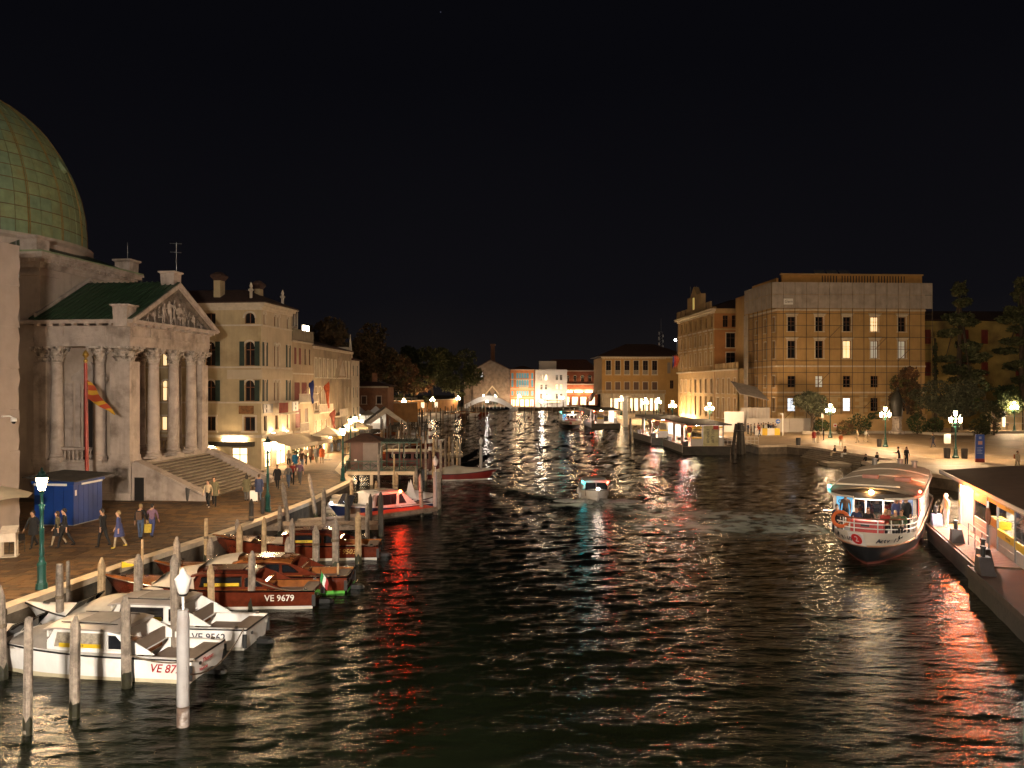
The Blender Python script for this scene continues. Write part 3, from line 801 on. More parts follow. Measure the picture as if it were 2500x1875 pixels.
def window(par, M, x0, x1, za, zb, kind, depth, fm=None, sm=None, trim=None, arch=False, wm=None, pane=None):
    w_, h_ = x1 - x0, zb - za
    fm = fm or FRAMEB; sm = sm or SHUTG
    key = (kind, round(w_, 3), round(h_, 3), fm.name, sm.name, trim.name if trim else '', arch, pane.name if pane else '')
    if key not in WC:
        d = {}
        b = MB(); f = .07
        b.box(0, f, depth - .07, depth - .01, 0, h_).box(w_ - f, w_, depth - .07, depth - .01, 0, h_)
        b.box(f, w_ - f, depth - .07, depth - .01, 0, f).box(f, w_ - f, depth - .07, depth - .01, h_ - f, h_)
        if w_ > .7: b.box(w_ / 2 - .035, w_ / 2 + .035, depth - .07, depth - .01, f, h_ - f)
        if h_ > 1.6: b.box(f, w_ - f, depth - .075, depth - .015, h_ * .66 - .03, h_ * .66 + .03)
        d['f'] = b.mesh('window', fm)
        d['p'] = MB().box(f * .5, w_ - f * .5, depth - .03, depth + .02, f * .5, h_ - f * .5).mesh('pane', pane or GLASS)
        if kind == 'shut': d['s'] = MB().box(0, w_ / 2 - .012, .06, .11, .03, h_ - .03).mesh('shutter', sm)
        if kind == 'open':
            b = MB().box(0, w_ * .48, -.06, -.015, .0, h_)
            d['s'] = b.mesh('shutter', sm)
        if trim:
            t_ = .16
            b = MB().box(-t_, -.002, -.05, .04, 0, h_ + t_).box(w_ + .002, w_ + t_, -.05, .04, 0, h_ + t_).box(-.002, w_ + .002, -.05, .04, h_ + .002, h_ + t_)
            d['t'] = b.mesh('surround', trim)
            d['i'] = MB().box(-t_ - .08, w_ + t_ + .08, -.14, .05, -.13, -.002).mesh('sill', trim)
        if arch:
            n_ = 8; rad = w_ / 2 - .01; cz = h_ - rad
            pts = [(w_ / 2 + rad * math.cos(math.pi * k / n_), cz + rad * math.sin(math.pi * k / n_)) for k in range(n_ + 1)]
            half = [pts[:n_ // 2 + 1] + [(w_ / 2, h_ + .0), (w_, h_ + .0), (w_, cz)], pts[n_ // 2:] + [(0, cz), (0, h_), (w_ / 2, h_)]]
            b = MB()
            for pl_ in half: b.yprism(pl_, .004, depth - .08)
            d['a'] = b.mesh('arch_spandrel', wm or TRIM)
            ro = rad + .16
            b = MB()
            rg_ = []
            for k in range(n_ + 1):
                ca, sa = math.cos(math.pi * k / n_), math.sin(math.pi * k / n_)
                rg_.append([(w_ / 2 + rad * ca, -.05, cz + rad * sa), (w_ / 2 + ro * ca, -.05, cz + ro * sa), (w_ / 2 + ro * ca, .03, cz + ro * sa), (w_ / 2 + rad * ca, .03, cz + rad * sa)])
            d['o'] = b.loft(rg_).mesh('arch_trim', TRIM)
        WC[key] = d
    d = WC[key]
    o = put('window', d['f'], par, M=M @ Matrix.Translation((x0, 0, za)))
    put('pane', d['p'], o)
    if 's' in d:
        if kind == 'shut':
            put('shutter', d['s'], o); put('shutter', d['s'], o, (w_ / 2 + .012, 0, 0))
        else:
            put('shutter', d['s'], o, (-w_ * .5, 0, 0)); put('shutter', d['s'], o, (w_ * 1.02, 0, 0))
    for k, n_ in (('t', 'surround'), ('i', 'sill'), ('a', 'arch_spandrel'), ('o', 'arch_trim')):
        if k in d: put(n_, d[k], o)
    return o
def facade(par, M, W, z0, z1, holes, wm, depth=.3, name='wall', **kw):
    """holes: (xc, w, za, zb, kind[, opts])"""
    hs = []
    for h in holes:
        hs.append((h[0] - h[1] / 2, h[0] + h[1] / 2, h[2], h[3], h[4], h[5] if len(h) > 5 else {}))
    hs = [h for h in hs if h[0] > .02 and h[1] < W - .02]
    xs = sorted({0, W, *[round(h[0], 4) for h in hs], *[round(h[1], 4) for h in hs]})
    zs = sorted({z0, z1, *[round(h[2], 4) for h in hs], *[round(h[3], 4) for h in hs]})
    b = MB(); b.M = M
    for xa, xb in zip(xs, xs[1:]):
        for za, zb in zip(zs, zs[1:]):
            xm, zm = (xa + xb) / 2, (za + zb) / 2
            if not any(h[0] < xm < h[1] and h[2] < zm < h[3] for h in hs):
                b.quad((xa, 0, za), (xb, 0, za), (xb, 0, zb), (xa, 0, zb))
    for x0, x1, za, zb, kd, op in hs:
        D = depth
        b.quad((x0, 0, za), (x0, D, za), (x0, D, zb), (x0, 0, zb)); b.quad((x1, 0, za), (x1, 0, zb), (x1, D, zb), (x1, D, za))
        b.quad((x0, 0, za), (x1, 0, za), (x1, D, za), (x0, D, za)); b.quad((x0, 0, zb), (x0, D, zb), (x1, D, zb), (x1, 0, zb))
    o = b.build(name, wm, par)
    for x0, x1, za, zb, kd, op in hs:
        if kd == 'none': continue
        k2 = dict(kw); k2.update(op)
        if kd in ('lit', 'litc', 'dim', 'shop'):
            k2['pane'] = {'lit': LITW, 'litc': LITC, 'dim': LITD, 'shop': SHOP}[kd]; kd = 'sash'
        window(par, M, x0, x1, za, zb, kd, depth, wm=wm, **k2)
    return o
def band(par, M, x0, x1, z0, z1, pr, m, name='string_course'):
    b = MB(); b.M = M
    return b.box(x0, x1, -pr, -.002, z0, z1).build(name, m, par)
def hip_roof(par, M, x0, x1, y0, y1, z0, h, m=TILE, ov=.5, name='roof'):
    b = MB(); b.M = M
    i = min(x1 - x0, y1 - y0) * .42
    b.loft([[(x0 - ov, y0 - ov, z0), (x1 + ov, y0 - ov, z0), (x1 + ov, y1 + ov, z0), (x0 - ov, y1 + ov, z0)], [(x0 - ov, y0 - ov, z0 + .12), (x1 + ov, y0 - ov, z0 + .12), (x1 + ov, y1 + ov, z0 + .12), (x0 - ov, y1 + ov, z0 + .12)],
            [(x0 + i, y0 + i, z0 + h), (x1 - i, y0 + i, z0 + h), (x1 - i, y1 - i, z0 + h), (x0 + i, y1 - i, z0 + h)]])
    return b.build(name, m, par)
def chimney(par, x, y, z0, h, m, w_=.5, pot=True):
    b = MB().box(x - w_, x + w_, y - w_ * .7, y + w_ * .7, z0, z0 + h)
    o = b.build('chimney', m, par)
    if pot: MB().loft([[(x + sx * q, y + sy * q * .8, z0 + zz) for sx, sy in ((-1, -1), (1, -1), (1, 1), (-1, 1))] for q, zz in ((w_ * .9, h), (w_ * 1.5, h + .35), (w_ * 1.5, h + .5), (w_ * .5, h + .8))]).build('chimney_cap', TILE, o)
    return o
def wallbox(par, x0, x1, y0, y1, z0, z1, m, name='wall'):
    return MB().box(x0, x1, y0, y1, z0, z1).build(name, m, par)
ZB = T(0, 0, -1.12)
def balcony(par, M, x0, x1, z, pr=.7, hh=.85, m=None, n=None):
    m = m or TRIM
    b = MB(); b.M = M
    b.box(x0, x1, -pr, -.01, z - .14, z).box(x0, x1, -pr, -pr + .1, z + hh - .08, z + hh)
    o = b.build('balcony', m, par)
    n = n or int((x1 - x0) / .3)
    b = MB()
    for k in range(n):
        x = x0 + .1 + (x1 - x0 - .2) * k / max(1, n - 1)
        b = MB(); b.M = M
        b.box(x - .045, x + .045, -pr + .01, -pr + .09, z, z + hh - .08).build('baluster', m, o)
    return o
# ---------------------------------------------------------------- cream hotel past the church
CREAM = mat('cream_stucco', (.46, .36, .21), .85, .14, .8, .15, 6, dirt=(.22, .15, .07), dscale=.3, damt=.55, streak=.35)
CREAM2 = mat('pale_stucco', (.50, .41, .29), .85, .1, .8, .1, 6, streak=.2)
ht = thing('corner_hotel', 'cream stuccoed hotel with green shutters and lit ground floor cafe past the church', 'hotel', (-22.6, 72.0, 1.12), R(83.15))
W2, D2 = 7.0, 16.0
hol = []
for yc in (1.1, 4.85, 9.1, 13.0):
    x = D2 - yc
    hol.append((x, 1.0, 14.35, 15.35, 'sash', {'arch': yc < 4}))
    lit = yc == 9.1
    hol.append((x, .95, 10.55, 12.75, 'open' if not lit else 'lit', {'arch': True}))
    hol.append((x, .95, 7.35, 9.25, 'open' if not lit else 'lit', {'arch': True, 'pane': None} if not lit else {'arch': True}))
    hol.append((x, 1.05, 4.65, 5.95, 'sash', {'trim': TRIM}) if not lit else (x, 1.05, 4.65, 5.95, 'lit', {'trim': TRIM}))
for x, w_, k in ((4.6, 1.2, 'shop'), (8.4, 1.3, 'shop'), (11.0, 1.5, 'shop'), (13.9, 1.5, 'shop')): hol.append((x, w_, 1.4 if w_ != 1.5 else 1.2, 3.15, k))
facade(ht, ZB @ SIDE(D2), D2, 1.12, 16.1, hol, CREAM, .22, fm=FRAMEB)
hol = []
for z0_, z1_ in ((10.55, 12.7), (7.35, 9.3)):
    for xc in (.75, 3.05, 3.85, 6.05): hol.append((xc, .55, z0_, z1_, 'open' if xc in (.75, 6.05) else 'sash', {'arch': True, 'sm': SHUTG}))
for xc in (.75, 3.05, 3.85, 6.05): hol.append((xc, .5, 14.3, 15.45, 'sash', {'arch': True}))
for xc, w_ in ((.9, .7), (3.5, 1.0), (6.1, .7)): hol.append((xc, w_, 4.6, 6.0, 'sash', {'sm': SHUTG}))
for xc, w_ in ((1.6, 1.6), (4.6, 2.4)): hol.append((xc, w_, 1.25, 3.2, 'shop'))
facade(ht, ZB, W2, 1.12, 16.1, hol, CREAM2, .22, fm=FRAMEB)
wallbox(ht, .3, W2, .3, D2, 0, 14.9, CREAM, 'core')
for z in (14.15, 10.35, 7.15):
    band(ht, ZB, 0, W2, z, z + .14, .07, TRIM); band(ht, ZB @ SIDE(D2), 0, D2 + .07, z, z + .14, .07, TRIM)
for z0_, z1_, pr in ((4.05, 4.3, .12), (15.6, 15.85, .12), (15.85, 16.05, .4), (16.05, 16.2, .55)):
    band(ht, ZB, -pr, W2, z0_, z1_, pr, TRIM, 'cornice'); band(ht, ZB @ SIDE(D2), 0, D2, z0_, z1_, pr, TRIM, 'cornice')
band(ht, ZB @ SIDE(D2), D2 - 3.2, D2, 9.35, 10.2, .10, CREAM2, 'apron_panel'); band(ht, ZB, 0, W2, 9.35, 10.2, .10, CREAM2, 'apron_panel')
hip_roof(ht, ZB, 0, W2, 0, D2, 16.2, 1.6)
chimney(ht, 1.2, 4.6, 15.6, 1.7, CREAM, .45); chimney(ht, 4.5, 2.3, 15.6, 1.3, CREAM, .4)
for x, y in ((.5, 1.2), (6.4, .7)):
    MB().lathe([(.14, 0), (.14, 1.1), (.26, 1.2), (.26, 1.3), (.1, 1.4), (.16, 1.6), (.03, 1.95)], (x, y, 15.1), 8).build('finial', TRIM, ht, 1)
for k in range(4): MB().cyl((2.0 + .3 * k, 9 + 1.1 * k, 16.2), (2.0 + .3 * k, 9 + 1.1 * k, 17.3), .12, .12, 7).build('chimney_pot', mat('terracotta', (.25, .07, .03), .8), ht)
SIGNB = mat('sign_black', (.02, .02, .02), .5)
bn = MB(); bn.M = ZB; bn.box(.2, 2.2, -.16, -.10, 6.25, 7.1).build('sign_panel', GREY, ht)
bn = MB(); bn.M = ZB; bn.box(5.6, 6.9, -.7, -.6, 6.3, 7.2).build('sign_panel', WHITE, ht)
for zz in (6.55, 6.95): text('8', .42, SIGNB, ht, ZB @ frame((6.25, -.72, zz), (1, 0, 0), (0, 0, 1), (0, -1, 0)), ext=.01); text('8', .4, SIGNB, ht, ZB @ frame((.75, -.18, zz - .1), (1, 0, 0), (0, 0, 1), (0, -1, 0)), ext=.01)
bn = MB(); bn.M = ZB; bn.box(2.6, 4.6, -.62, -.56, 6.2, 7.15).build('balcony_cloth', mat('red_cloth', (.22, .035, .02), .9, .3, 3), ht)
bn = MB(); bn.M = ZB; bn.box(2.4, 7.0, -.75, -.11, 6.0, 6.12).build('balcony_slab', TRIM, ht)
bn = MB(); bn.M = ZB @ SIDE(D2); bn.box(D2 - 2.1, D2 - .7, -.08, -.01, 6.2, 6.95).build('painted_panel', mat('ochre_panel', (.20, .09, .03), .8, .5, 4), ht)
# wall washers and the light over the café sign
UP = mat('spot_lens', (1, .9, .7), .4, emit=1700, ecol=(1, .68, .36))
for xc in (1.95, 5.0):
    bn = MB(); bn.M = ZB; bn.box(xc - .2, xc + .2, -.42, -.22, 4.30, 4.38).build('wall_washer', BLACK, ht)
    bn = MB(); bn.M = ZB; bn.box(xc - .16, xc + .16, -.40, -.24, 4.381, 4.40).build('washer_lens', UP, ht)
bn = MB(); bn.M = ZB @ SIDE(D2); bn.box(D2 - 6.5, D2 - .6, -.55, -.02, 3.28, 3.7).build('shop_fascia', mat('fascia_brown', (.06, .05, .035), .6), ht)
bn = MB(); bn.M = ZB @ SIDE(D2); bn.box(D2 - 3.6, D2 - 1.4, -.3, -.1, 3.80, 3.86).build('strip_light', mat('strip_light', (1, .9, .7), .4, emit=130, ecol=(1, .70, .38)), ht)
bn = MB(); bn.M = ZB @ SIDE(D2); bn.box(D2 - 6.0, D2 - 4.4, -.3, -.1, 3.2, 3.26).build('strip_light', MATS['strip_light'], ht)
AWN = mat('cream_awning', (.55, .46, .34), .8, .1, 3)
def awning(par, M, x0, x1, z, out, drop, m, n=None):
    n = n or max(1, int((x1 - x0) / .8))
    for k in range(n):
        a, c_ = x0 + (x1 - x0) * k / n + .008, x0 + (x1 - x0) * (k + 1) / n - .008
        b = MB(); b.M = M
        b.loft([[(a, -.02, z), (c_, -.02, z), (c_, -.02, z + .03), (a, -.02, z + .03)], [(a, -out, z - drop), (c_, -out, z - drop), (c_, -out, z - drop + .03), (a, -out, z - drop + .03)],
                [(a, -out - .02, z - drop - .3), (c_, -out - .02, z - drop - .3), (c_, -out, z - drop - .3), (a, -out, z - drop - .3)]])
        b.build('awning_panel', m, par)
awning(ht, ZB, .2, 7.2, 4.0, 2.6, .75, AWN)
bn = MB(); bn.M = ZB; bn.box(.8, 6.6, -.5, -.3, 3.45, 3.5).build('strip_light', MATS['strip_light'], ht)
# ---------------------------------------------------------------- terrace house with red awnings
TH = mat('tan_stucco', (.42, .32, .21), .85, .15, .8, streak=.35)
h2 = thing('terrace_house', 'narrow house with balconies, closed red blinds and a lit roof terrace', 'house', (-21.75, 79.05, 1.12), R(84.5))
hol = [(x, .75, 10.9, 12.6, 'shut', {'sm': SHUTR}) for x in (.9, 2.2)] + [(x, .7, 10.9, 12.6, 'sash') for x in (3.8, 5.1)]
hol += [(x, 1.6, 7.3, 9.1, 'shut', {'sm': SHUTR}) for x in (1.4, 3.4)] + [(5.1, .9, 7.3, 9.1, 'lit')]
hol += [(1.6, 1.5, 4.5, 6.4, 'shut', {'sm': SHUTR}), (4.0, .9, 4.5, 6.4, 'shut', {'sm': SHUTB})] + [(1.6, 1.9, 1.3, 3.3, 'shop'), (4.3, 1.8, 1.3, 3.3, 'shop')]
facade(h2, ZB, 5.9, 1.12, 13.3, hol, TH, .2, trim=None)
wallbox(h2, .25, 5.9, .25, 12, 0, 12.1, TH, 'core')
for z in (9.9, 13.1): band(h2, ZB, 0, 5.9, z, z + .15, .1, TRIM)
balcony(h2, ZB, .2, 5.7, 7.1); balcony(h2, ZB, .5, 2.9, 4.2)
b = MB().box(-.1, 5.9, -.1, 0, 12.2, 13.3).box(0, .1, 0, 6, 12.2, 13.3)
b.build('terrace_parapet', mat('terrace_rail', (.2, .17, .12), .8), h2)
for k in range(6): MB().box(.05 + k * .45, .1 + k * .45, .3, .36, 12.2, 15.2).build('pergola_post', TRIM, h2)
MB().box(0, 2.5, .25, .4, 15.2, 15.3).build('pergola_beam', TRIM, h2)
for x in (3.6, 4.7): MB().box(x, x + .35, .1, .3, 13.35, 13.9).build('terrace_light', mat('terrace_lantern', (1, .9, .7), .4, emit=14, ecol=(1, .85, .6)), h2)
awning(h2, ZB, .3, 5.8, 3.9, 2.2, .8, AWN)
bn = MB(); bn.M = ZB; bn.box(.5, 5.6, -.4, -.2, 3.4, 3.44).build('strip_light', MATS['strip_light'], h2)
def pole_flag(x, y, z, m, label, rz, ln=3.0, hoist=1.2):
    t = thing('wall_flag', label, 'flag', (x, y, z), rz, 'flags on slanting poles along the left fronts')
    MB().cyl((0, 0, 0), (2.2, 0, 2.2), .03, .025, 6).build('staff', WOODL, t)
    rings = []
    for i in range(8):
        u = i / 7
        rings.append([(2.1 - .7 * (1 - u) * 1.5 * v * .8 + .03 * math.sin(u * 9), .12 * math.sin(v * 7 + u * 4), 2.1 - u * ln - v * .8 + u * v * .4) for v in np.linspace(0, 1, 6)])
    MB().loft(rings, closed=False, cap=False).build('cloth', m, t, 'all')
pole_flag(-21.6, 81.6, 7.4, mat('blue_cloth', (.02, .03, .14), .9), 'blue flag on a slanting pole from the terrace house balcony', R(-40), 2.2)
pole_flag(-21.2, 85.6, 7.2, mat('orange_cloth', (.36, .07, .02), .9, .4, 3), 'orange flag on a slanting pole past the blue one', R(-30), 2.6)
pole_flag(-21.0, 87.4, 4.2, mat('tricolour_red', (.2, .05, .03), .9, .5, 2), 'dark red and green flag low on the tan palace front', R(-30), 1.8)
# ---------------------------------------------------------------- tan palace, then the slim white house
h3 = thing('tan_palace', 'long tan canal palace with tall gothic windows and a triangular gable', 'palace', (-21.25, 85.0, 1.12), R(86.9))
TAN = mat('tan_render', (.36, .28, .19), .85, .2, .7, .1, 5, dirt=(.12, .09, .06), dscale=.3, damt=.5, streak=.4)
hol = [(1.2 + 1.55 * k, .55, 9.7, 11.7, 'sash', {'trim': TRIM}) for k in range(10)]
hol += [(1.2 + 1.55 * k, .6, 6.2, 8.6, 'shut' if k % 3 else 'sash', {'trim': TRIM, 'sm': SHUTB}) for k in range(4)] + [(9.1 + .75 * k, .45, 5.6, 9.4, 'sash') for k in range(4)] + [(13.4, .6, 6.2, 8.6, 'sash'), (15.0, .6, 6.2, 8.6, 'sash')]
hol += [(1.3 + 1.9 * k, .7, 3.3, 5.0, 'sash', {'sm': SHUTB}) for k in range(4)] + [(9.3, .7, 3.0, 4.8, 'sash'), (11.2, .7, 3.0, 4.8, 'sash'), (14, .7, 3, 4.8, 'sash')] + [(1.6, 1.5, 1.2, 2.8, 'shop'), (4.4, 1.6, 1.2, 2.8, 'shop')] + [(9 + 1.2 * k, .7, 1.2, 2.8, 'shut', {'sm': SHUTGR}) for k in range(6)]
facade(h3, ZB, 16.4, 1.12, 13.0, hol, TAN, .2, fm=FRAMEW)
wallbox(h3, .25, 16.2, .25, 12, 0, 11.8, TAN, 'core')
band(h3, ZB, 0, 16.4, 12.75, 13.0, .25, TRIM, 'cornice')
hip_roof(h3, ZB, 0, 16.4, 0, 12, 13.0, 1.6, ov=.3)
bn = MB(); bn.M = ZB; bn.yprism([(8.4, 9.75), (12.2, 9.75), (10.3, 12.2)], -.45, -.02).build('gable', TAN, h3)
bn = MB(); bn.M = ZB; bn.yprism([(8.9, 9.95), (11.7, 9.95), (10.3, 11.75)], -.47, -.45).build('gable_panel', TRIM, h3)
balcony(h3, ZB, .4, 5.6, 5.9); balcony(h3, ZB, 8.6, 12.2, 5.2)
chimney(h3, 3.0, 3, 12.6, 1.6, TRIM, .4, False)
awning(h3, ZB, 3.2, 6.4, 3.4, 1.5, .35, mat('yellow_awning', (.6, .42, .12), .8, .1))
bn = MB(); bn.M = ZB; bn.box(.6, 6, -.4, -.2, 2.85, 2.9).build('strip_light', MATS['strip_light'], h3)
h4 = thing('white_house', 'slim pale house at the far end of the left row with a roof spike', 'house', (-20.35, 101.6, 1.12), R(87.5))
PALE = mat('pale_render', (.55, .47, .36), .85, .12, 1)
hol = [(x, .6, z, z + 1.4, 'shut', {'sm': SHUTG}) for x in (1.0, 3.0) for z in (10.0, 7.2, 4.6)]
facade(h4, ZB, 4.0, 1.12, 12.0, hol, PALE, .2); facade(h4, ZB @ SIDE(8), 8, 1.12, 12.0, [(7, .6, 8, 9.4, 'sash')], PALE, .2)
wallbox(h4, .25, 4, .25, 8, 0, 10.8, PALE, 'core')
wallbox(h4, .6, 3.0, .8, 4, 10.9, 12.6, PALE, 'attic'); hip_roof(h4, ZB, 0, 4, 0, 8, 12.0, .9, ov=.3)
MB().loft([[(.2, .1, 10.9), (.8, .1, 10.9), (.8, .6, 10.9), (.2, .6, 10.9)], [(.48, .3, 14.2), (.52, .3, 14.2), (.52, .35, 14.2), (.48, .35, 14.2)]]).build('roof_spike', TRIM, h4)
awning(h4, ZB, 0, 3.9, 3.9, 1.8, .5, AWN)
for x in (.8, 2.8): MB().ball((x, -.6, 3.0), .2, 8, 5).build('globe_lamp', mat('globe_lamp', (1, .9, .7), .4, emit=45, ecol=(1, .72, .4)), h4)
# ---------------------------------------------------------------- brick house, garden wall
BRICK = mat('brick_render', (.24, .11, .055), .85, .3, 1.2, .3, 9)
h5 = thing('brick_house', 'low red-brown brick house with one chimney before the dark trees', 'house', (-31, 150, 1.12), 0)
facade(h5, ZB, 7.6, 1.12, 8.6, [(3.2, .8, 5.4, 6.8, 'shut', {'sm': SHUTB}), (6, .8, 5.4, 6.8, 'sash')], BRICK, .2, trim=TRIM)
wallbox(h5, .25, 7.6, .25, 8, 0, 7.4, BRICK, 'core'); band(h5, ZB, -.2, 7.8, 8.4, 8.7, .25, TRIM, 'cornice'); hip_roof(h5, ZB, 0, 7.6, 0, 8, 8.7, 1.0)
chimney(h5, 4.7, 3, 8.2, 1.9, BRICK, .45, False)
OCH = mat('ochre_wall', (.40, .20, .07), .85, .2, .8, streak=.3)
gw = thing('garden_wall', 'orange plastered garden wall with posters behind the far-left mooring', 'wall', (-35, 222, 1.12), R(58))
MB().box(0, 34, 0, .5, 0, 3.4).build('wall', OCH, gw); MB().box(-.1, 34.1, -.1, .6, 3.4, 3.6).build('coping', TRIM, gw)
for x in (3.5, 11, 15.5, 22): MB().box(x, x + 1.5, -.06, 0, 1.2, 2.8).build('poster', mat('lit_poster', (.9, .85, .75), .5, emit=.9, ecol=(1, .82, .6)), gw)
gw2 = thing('terrace_wall', 'long low balustraded terrace wall behind the bright café tents', 'wall', (-34, 168, 1.12), R(6))
MB().box(0, 14, 0, .6, 0, 4.0).build('wall', OCH, gw2); MB().box(-.1, 14, -.12, .7, 4.0, 4.2).build('coping', TRIM, gw2)
for k in range(12): MB().box(.6 + k * 1.1, .8 + k * 1.1, .1, .35, 4.2, 5.0).build('baluster', TRIM, gw2)
MB().box(0, 14, .05, .4, 5.0, 5.15).build('rail', TRIM, gw2)
# ---------------------------------------------------------------- far bank
fr = thing('orange_hotel', 'small orange hotel with blue shutters and a lit ground floor across the water', 'hotel', (-.6, 296, 1.12), 0)
ORG = mat('orange_stucco', (.46, .17, .06), .8, .12, 1); 
hol = [(x, .8, 11.4, 13.6, 'shut', {'sm': SHUTBL}) for x in (.75, 8.1)] + [(2.6 + .95 * k, .75, 11.6, 13.6, 'shut', {'sm': SHUTBL}) for k in range(5)]
hol += [(x, .75, 8.4, 11.0, 'shut', {'sm': SHUTBL}) for x in (.75, 8.1)] + [(2.6 + .95 * k, .75, 8.4, 11.0, 'shut', {'sm': SHUTBL, 'arch': True}) for k in range(5)]
hol += [(x, .8, 5.2, 7.0, 'shut', {'sm': SHUTBL}) for x in (.75, 8.1)] + [(2.6 + .95 * k, .75, 5.2, 7.0, 'shut', {'sm': SHUTBL}) for k in range(5)]
hol += [(.9 + 1.75 * k, 1.3, 1.3, 3.8, 'shop') for k in range(5)]
facade(fr, ZB, 8.9, 1.12, 14.9, hol, ORG, .15, fm=FRAMEW)
wallbox(fr, .2, 8.9, .2, 12, 0, 13.7, ORG, 'core')
for z in (14.7, 11.2, 7.6, 4.3): band(fr, ZB, 0, 8.9, z, z + .2, .12, TRIM)
hip_roof(fr, ZB, 0, 8.9, 0, 12, 14.9, 1.4, ov=.4); balcony(fr, ZB, 3.2, 6.6, 8.2, n=10)
bn = MB(); bn.M = ZB; bn.box(2.6, 6.4, -.12, -.03, 11.05, 11.35).build('sign_board', TRIM, fr)
fw = thing('pale_office', 'plain pale block with paired windows beside the orange hotel', 'building', (8.6, 296, 1.12), 0)
PALW = mat('white_render', (.52, .46, .40), .85, .08, 1)
hol = [(x, .95, z, z + 2.0, 'sash', {'fm': FRAMEW}) for z in (10.9, 7.4, 4.0) for x in (2.3, 4.0, 8.0, 9.6) if not (z == 7.4 and x > 7)] + [(8.0, .95, 7.4, 9.4, 'lit', {'pane': LITD}), (9.6, .95, 7.4, 9.4, 'lit')]
facade(fw, ZB, 11.8, 1.12, 14.9, hol, PALW, .15)
wallbox(fw, .2, 11.8, .2, 12, 0, 13.78, PALW, 'core'); wallbox(fw, 1.5, 8, 3, 9, 13.8, 17, PALW, 'roof_room')
awning(fw, ZB, 1.2, 9.5, 3.6, 2.2, .6, AWN)
rb_ = thing('brick_range', 'long dark red brick range behind, with arched windows and white bands', 'building', (19.5, 312, 1.12), 0)
REDB = mat('red_brick', (.26, .075, .035), .85, .2, 1)
hol = [(2.2 + 2.9 * k, 1.2, 10.5, 12.9, 'sash', {'arch': True, 'fm': FRAMEW}) for k in range(4)] + [(1.8 + 3.3 * k, 2.4, 1.4, 4.6, 'shop') for k in range(4)]
facade(rb_, ZB, 14, 1.12, 14.6, hol, REDB, .2)
wallbox(rb_, .25, 14, .25, 10, 0, 13.4, REDB, 'core')
for z in (14.5, 9.3, 7.0): band(rb_, ZB, 0, 14, z, z + .35, .25, PALW)
for x in (1, 5, 9): MB().box(x, x + 3, -1.2, -.9, 5.4, 5.5).build('strip_light', MATS['strip_light'], rb_)  # strips added in front to brighten the dark brick wall
hip_roof(rb_, ZB, -8, 14, 0, 10, 14.9, 4.4, mat('red_tile', (.12, .045, .025), .85, .3, 2))
# modern steel arch bridge: its red underside shows behind
mb_ = thing('arch_bridge', 'red-bellied arch of the modern footbridge springing behind the arcade building', 'bridge', (26.2, 282, 1.1), R(12))
rings = []
for k in range(13):
    a = R(8 + 80 * k / 12)
    x, z = 12.5 - 11.5 * math.cos(a) ** 1.0, 1.0 + 9.0 * math.sin(a)
    rings.append([(x, -2.2, z), (x + 1.4 * math.sin(a) * .4, 2.2, z - .2), (x + 1.2 * math.cos(a), 2.2, z + 1.3), (x + .9 * math.cos(a), -2.2, z + .9)])
MB().loft(rings).build('arch', mat('red_steel', (.22, .055, .03), .5, .2, 2), mb_, 'all')
MB().loft([[(r[0][0] - .3 * k / 40, -2.5, r[3][2] + .05), (r[3][0], -2.2, r[3][2] + .05), (r[3][0], -2.2, r[3][2] + .5), (r[0][0], -2.5, r[3][2] + .5)] for k, r in enumerate(rings)]).build('parapet', PALW, mb_)
gb = thing('brick_gable_hall', 'old grey brick hall with a low gable, pointed arch and chimney stack', 'building', (-14.2, 292, 1.12), 0)
GBR = mat('old_grey_brick', (.17, .13, .105), .9, .35, .9, .4, 6, dirt=(.30, .27, .24), dscale=.5, damt=.3)
hol = [(7.0, 4.4, 2.0, 7.8, 'none'), (3.0, 1, 12, 14, 'litc', {'pane': mat('blue_pane', (.1, .3, .5), .4, emit=.2, ecol=(.3, .6, 1))})]
facade(gb, ZB, 13.4, 1.12, 14.8, hol, GBR, .8)
bn = MB(); bn.M = ZB; bn.yprism([(0, 14.8), (13.4, 14.8), (6.4, 18.2)], -.01, .3).build('gable', GBR, gb)
for xc in (5.9, 8.1):
    bn = MB(); bn.M = ZB; bn.yprism([(xc - 1, 2), (xc + 1, 2), (xc + 1, 5.2), (xc, 7.2), (xc - 1, 5.2)], .55, .7).build('pointed_arch', DARK, gb)
bn = MB(); bn.M = ZB; bn.yprism([(4.6, 6.0), (4.8, 6.0), (7.0, 8.4), (9.2, 6.0), (9.4, 6.0), (7.0, 9.0)], -.12, 0).build('arch_moulding', TRIM, gb)
wallbox(gb, -3.5, -.02, 1, 9, 0, 14.2, GBR, 'annex_wall'); wallbox(gb, .9, 13.4, .9, 14, 0, 13.4, GBR, 'core')
bn = MB(); bn.M = ZB; bn.yprism([(-.3, 14.7), (13.7, 14.7), (13.7, 14.95), (6.4, 18.6), (-.3, 14.95)], .3, 14).build('roof', TILE, gb)
STACK = mat('stack_brick', (.12, .055, .03), .9)
MB().loft([[(7.0 + sx * q, 8 + sy * q, z) for sx, sy in ((-1, -1), (1, -1), (1, 1), (-1, 1))] for q, z in ((.85, 15), (.7, 22.6), (.95, 22.8), (.95, 23.4))]).build('chimney_stack', STACK, gb)
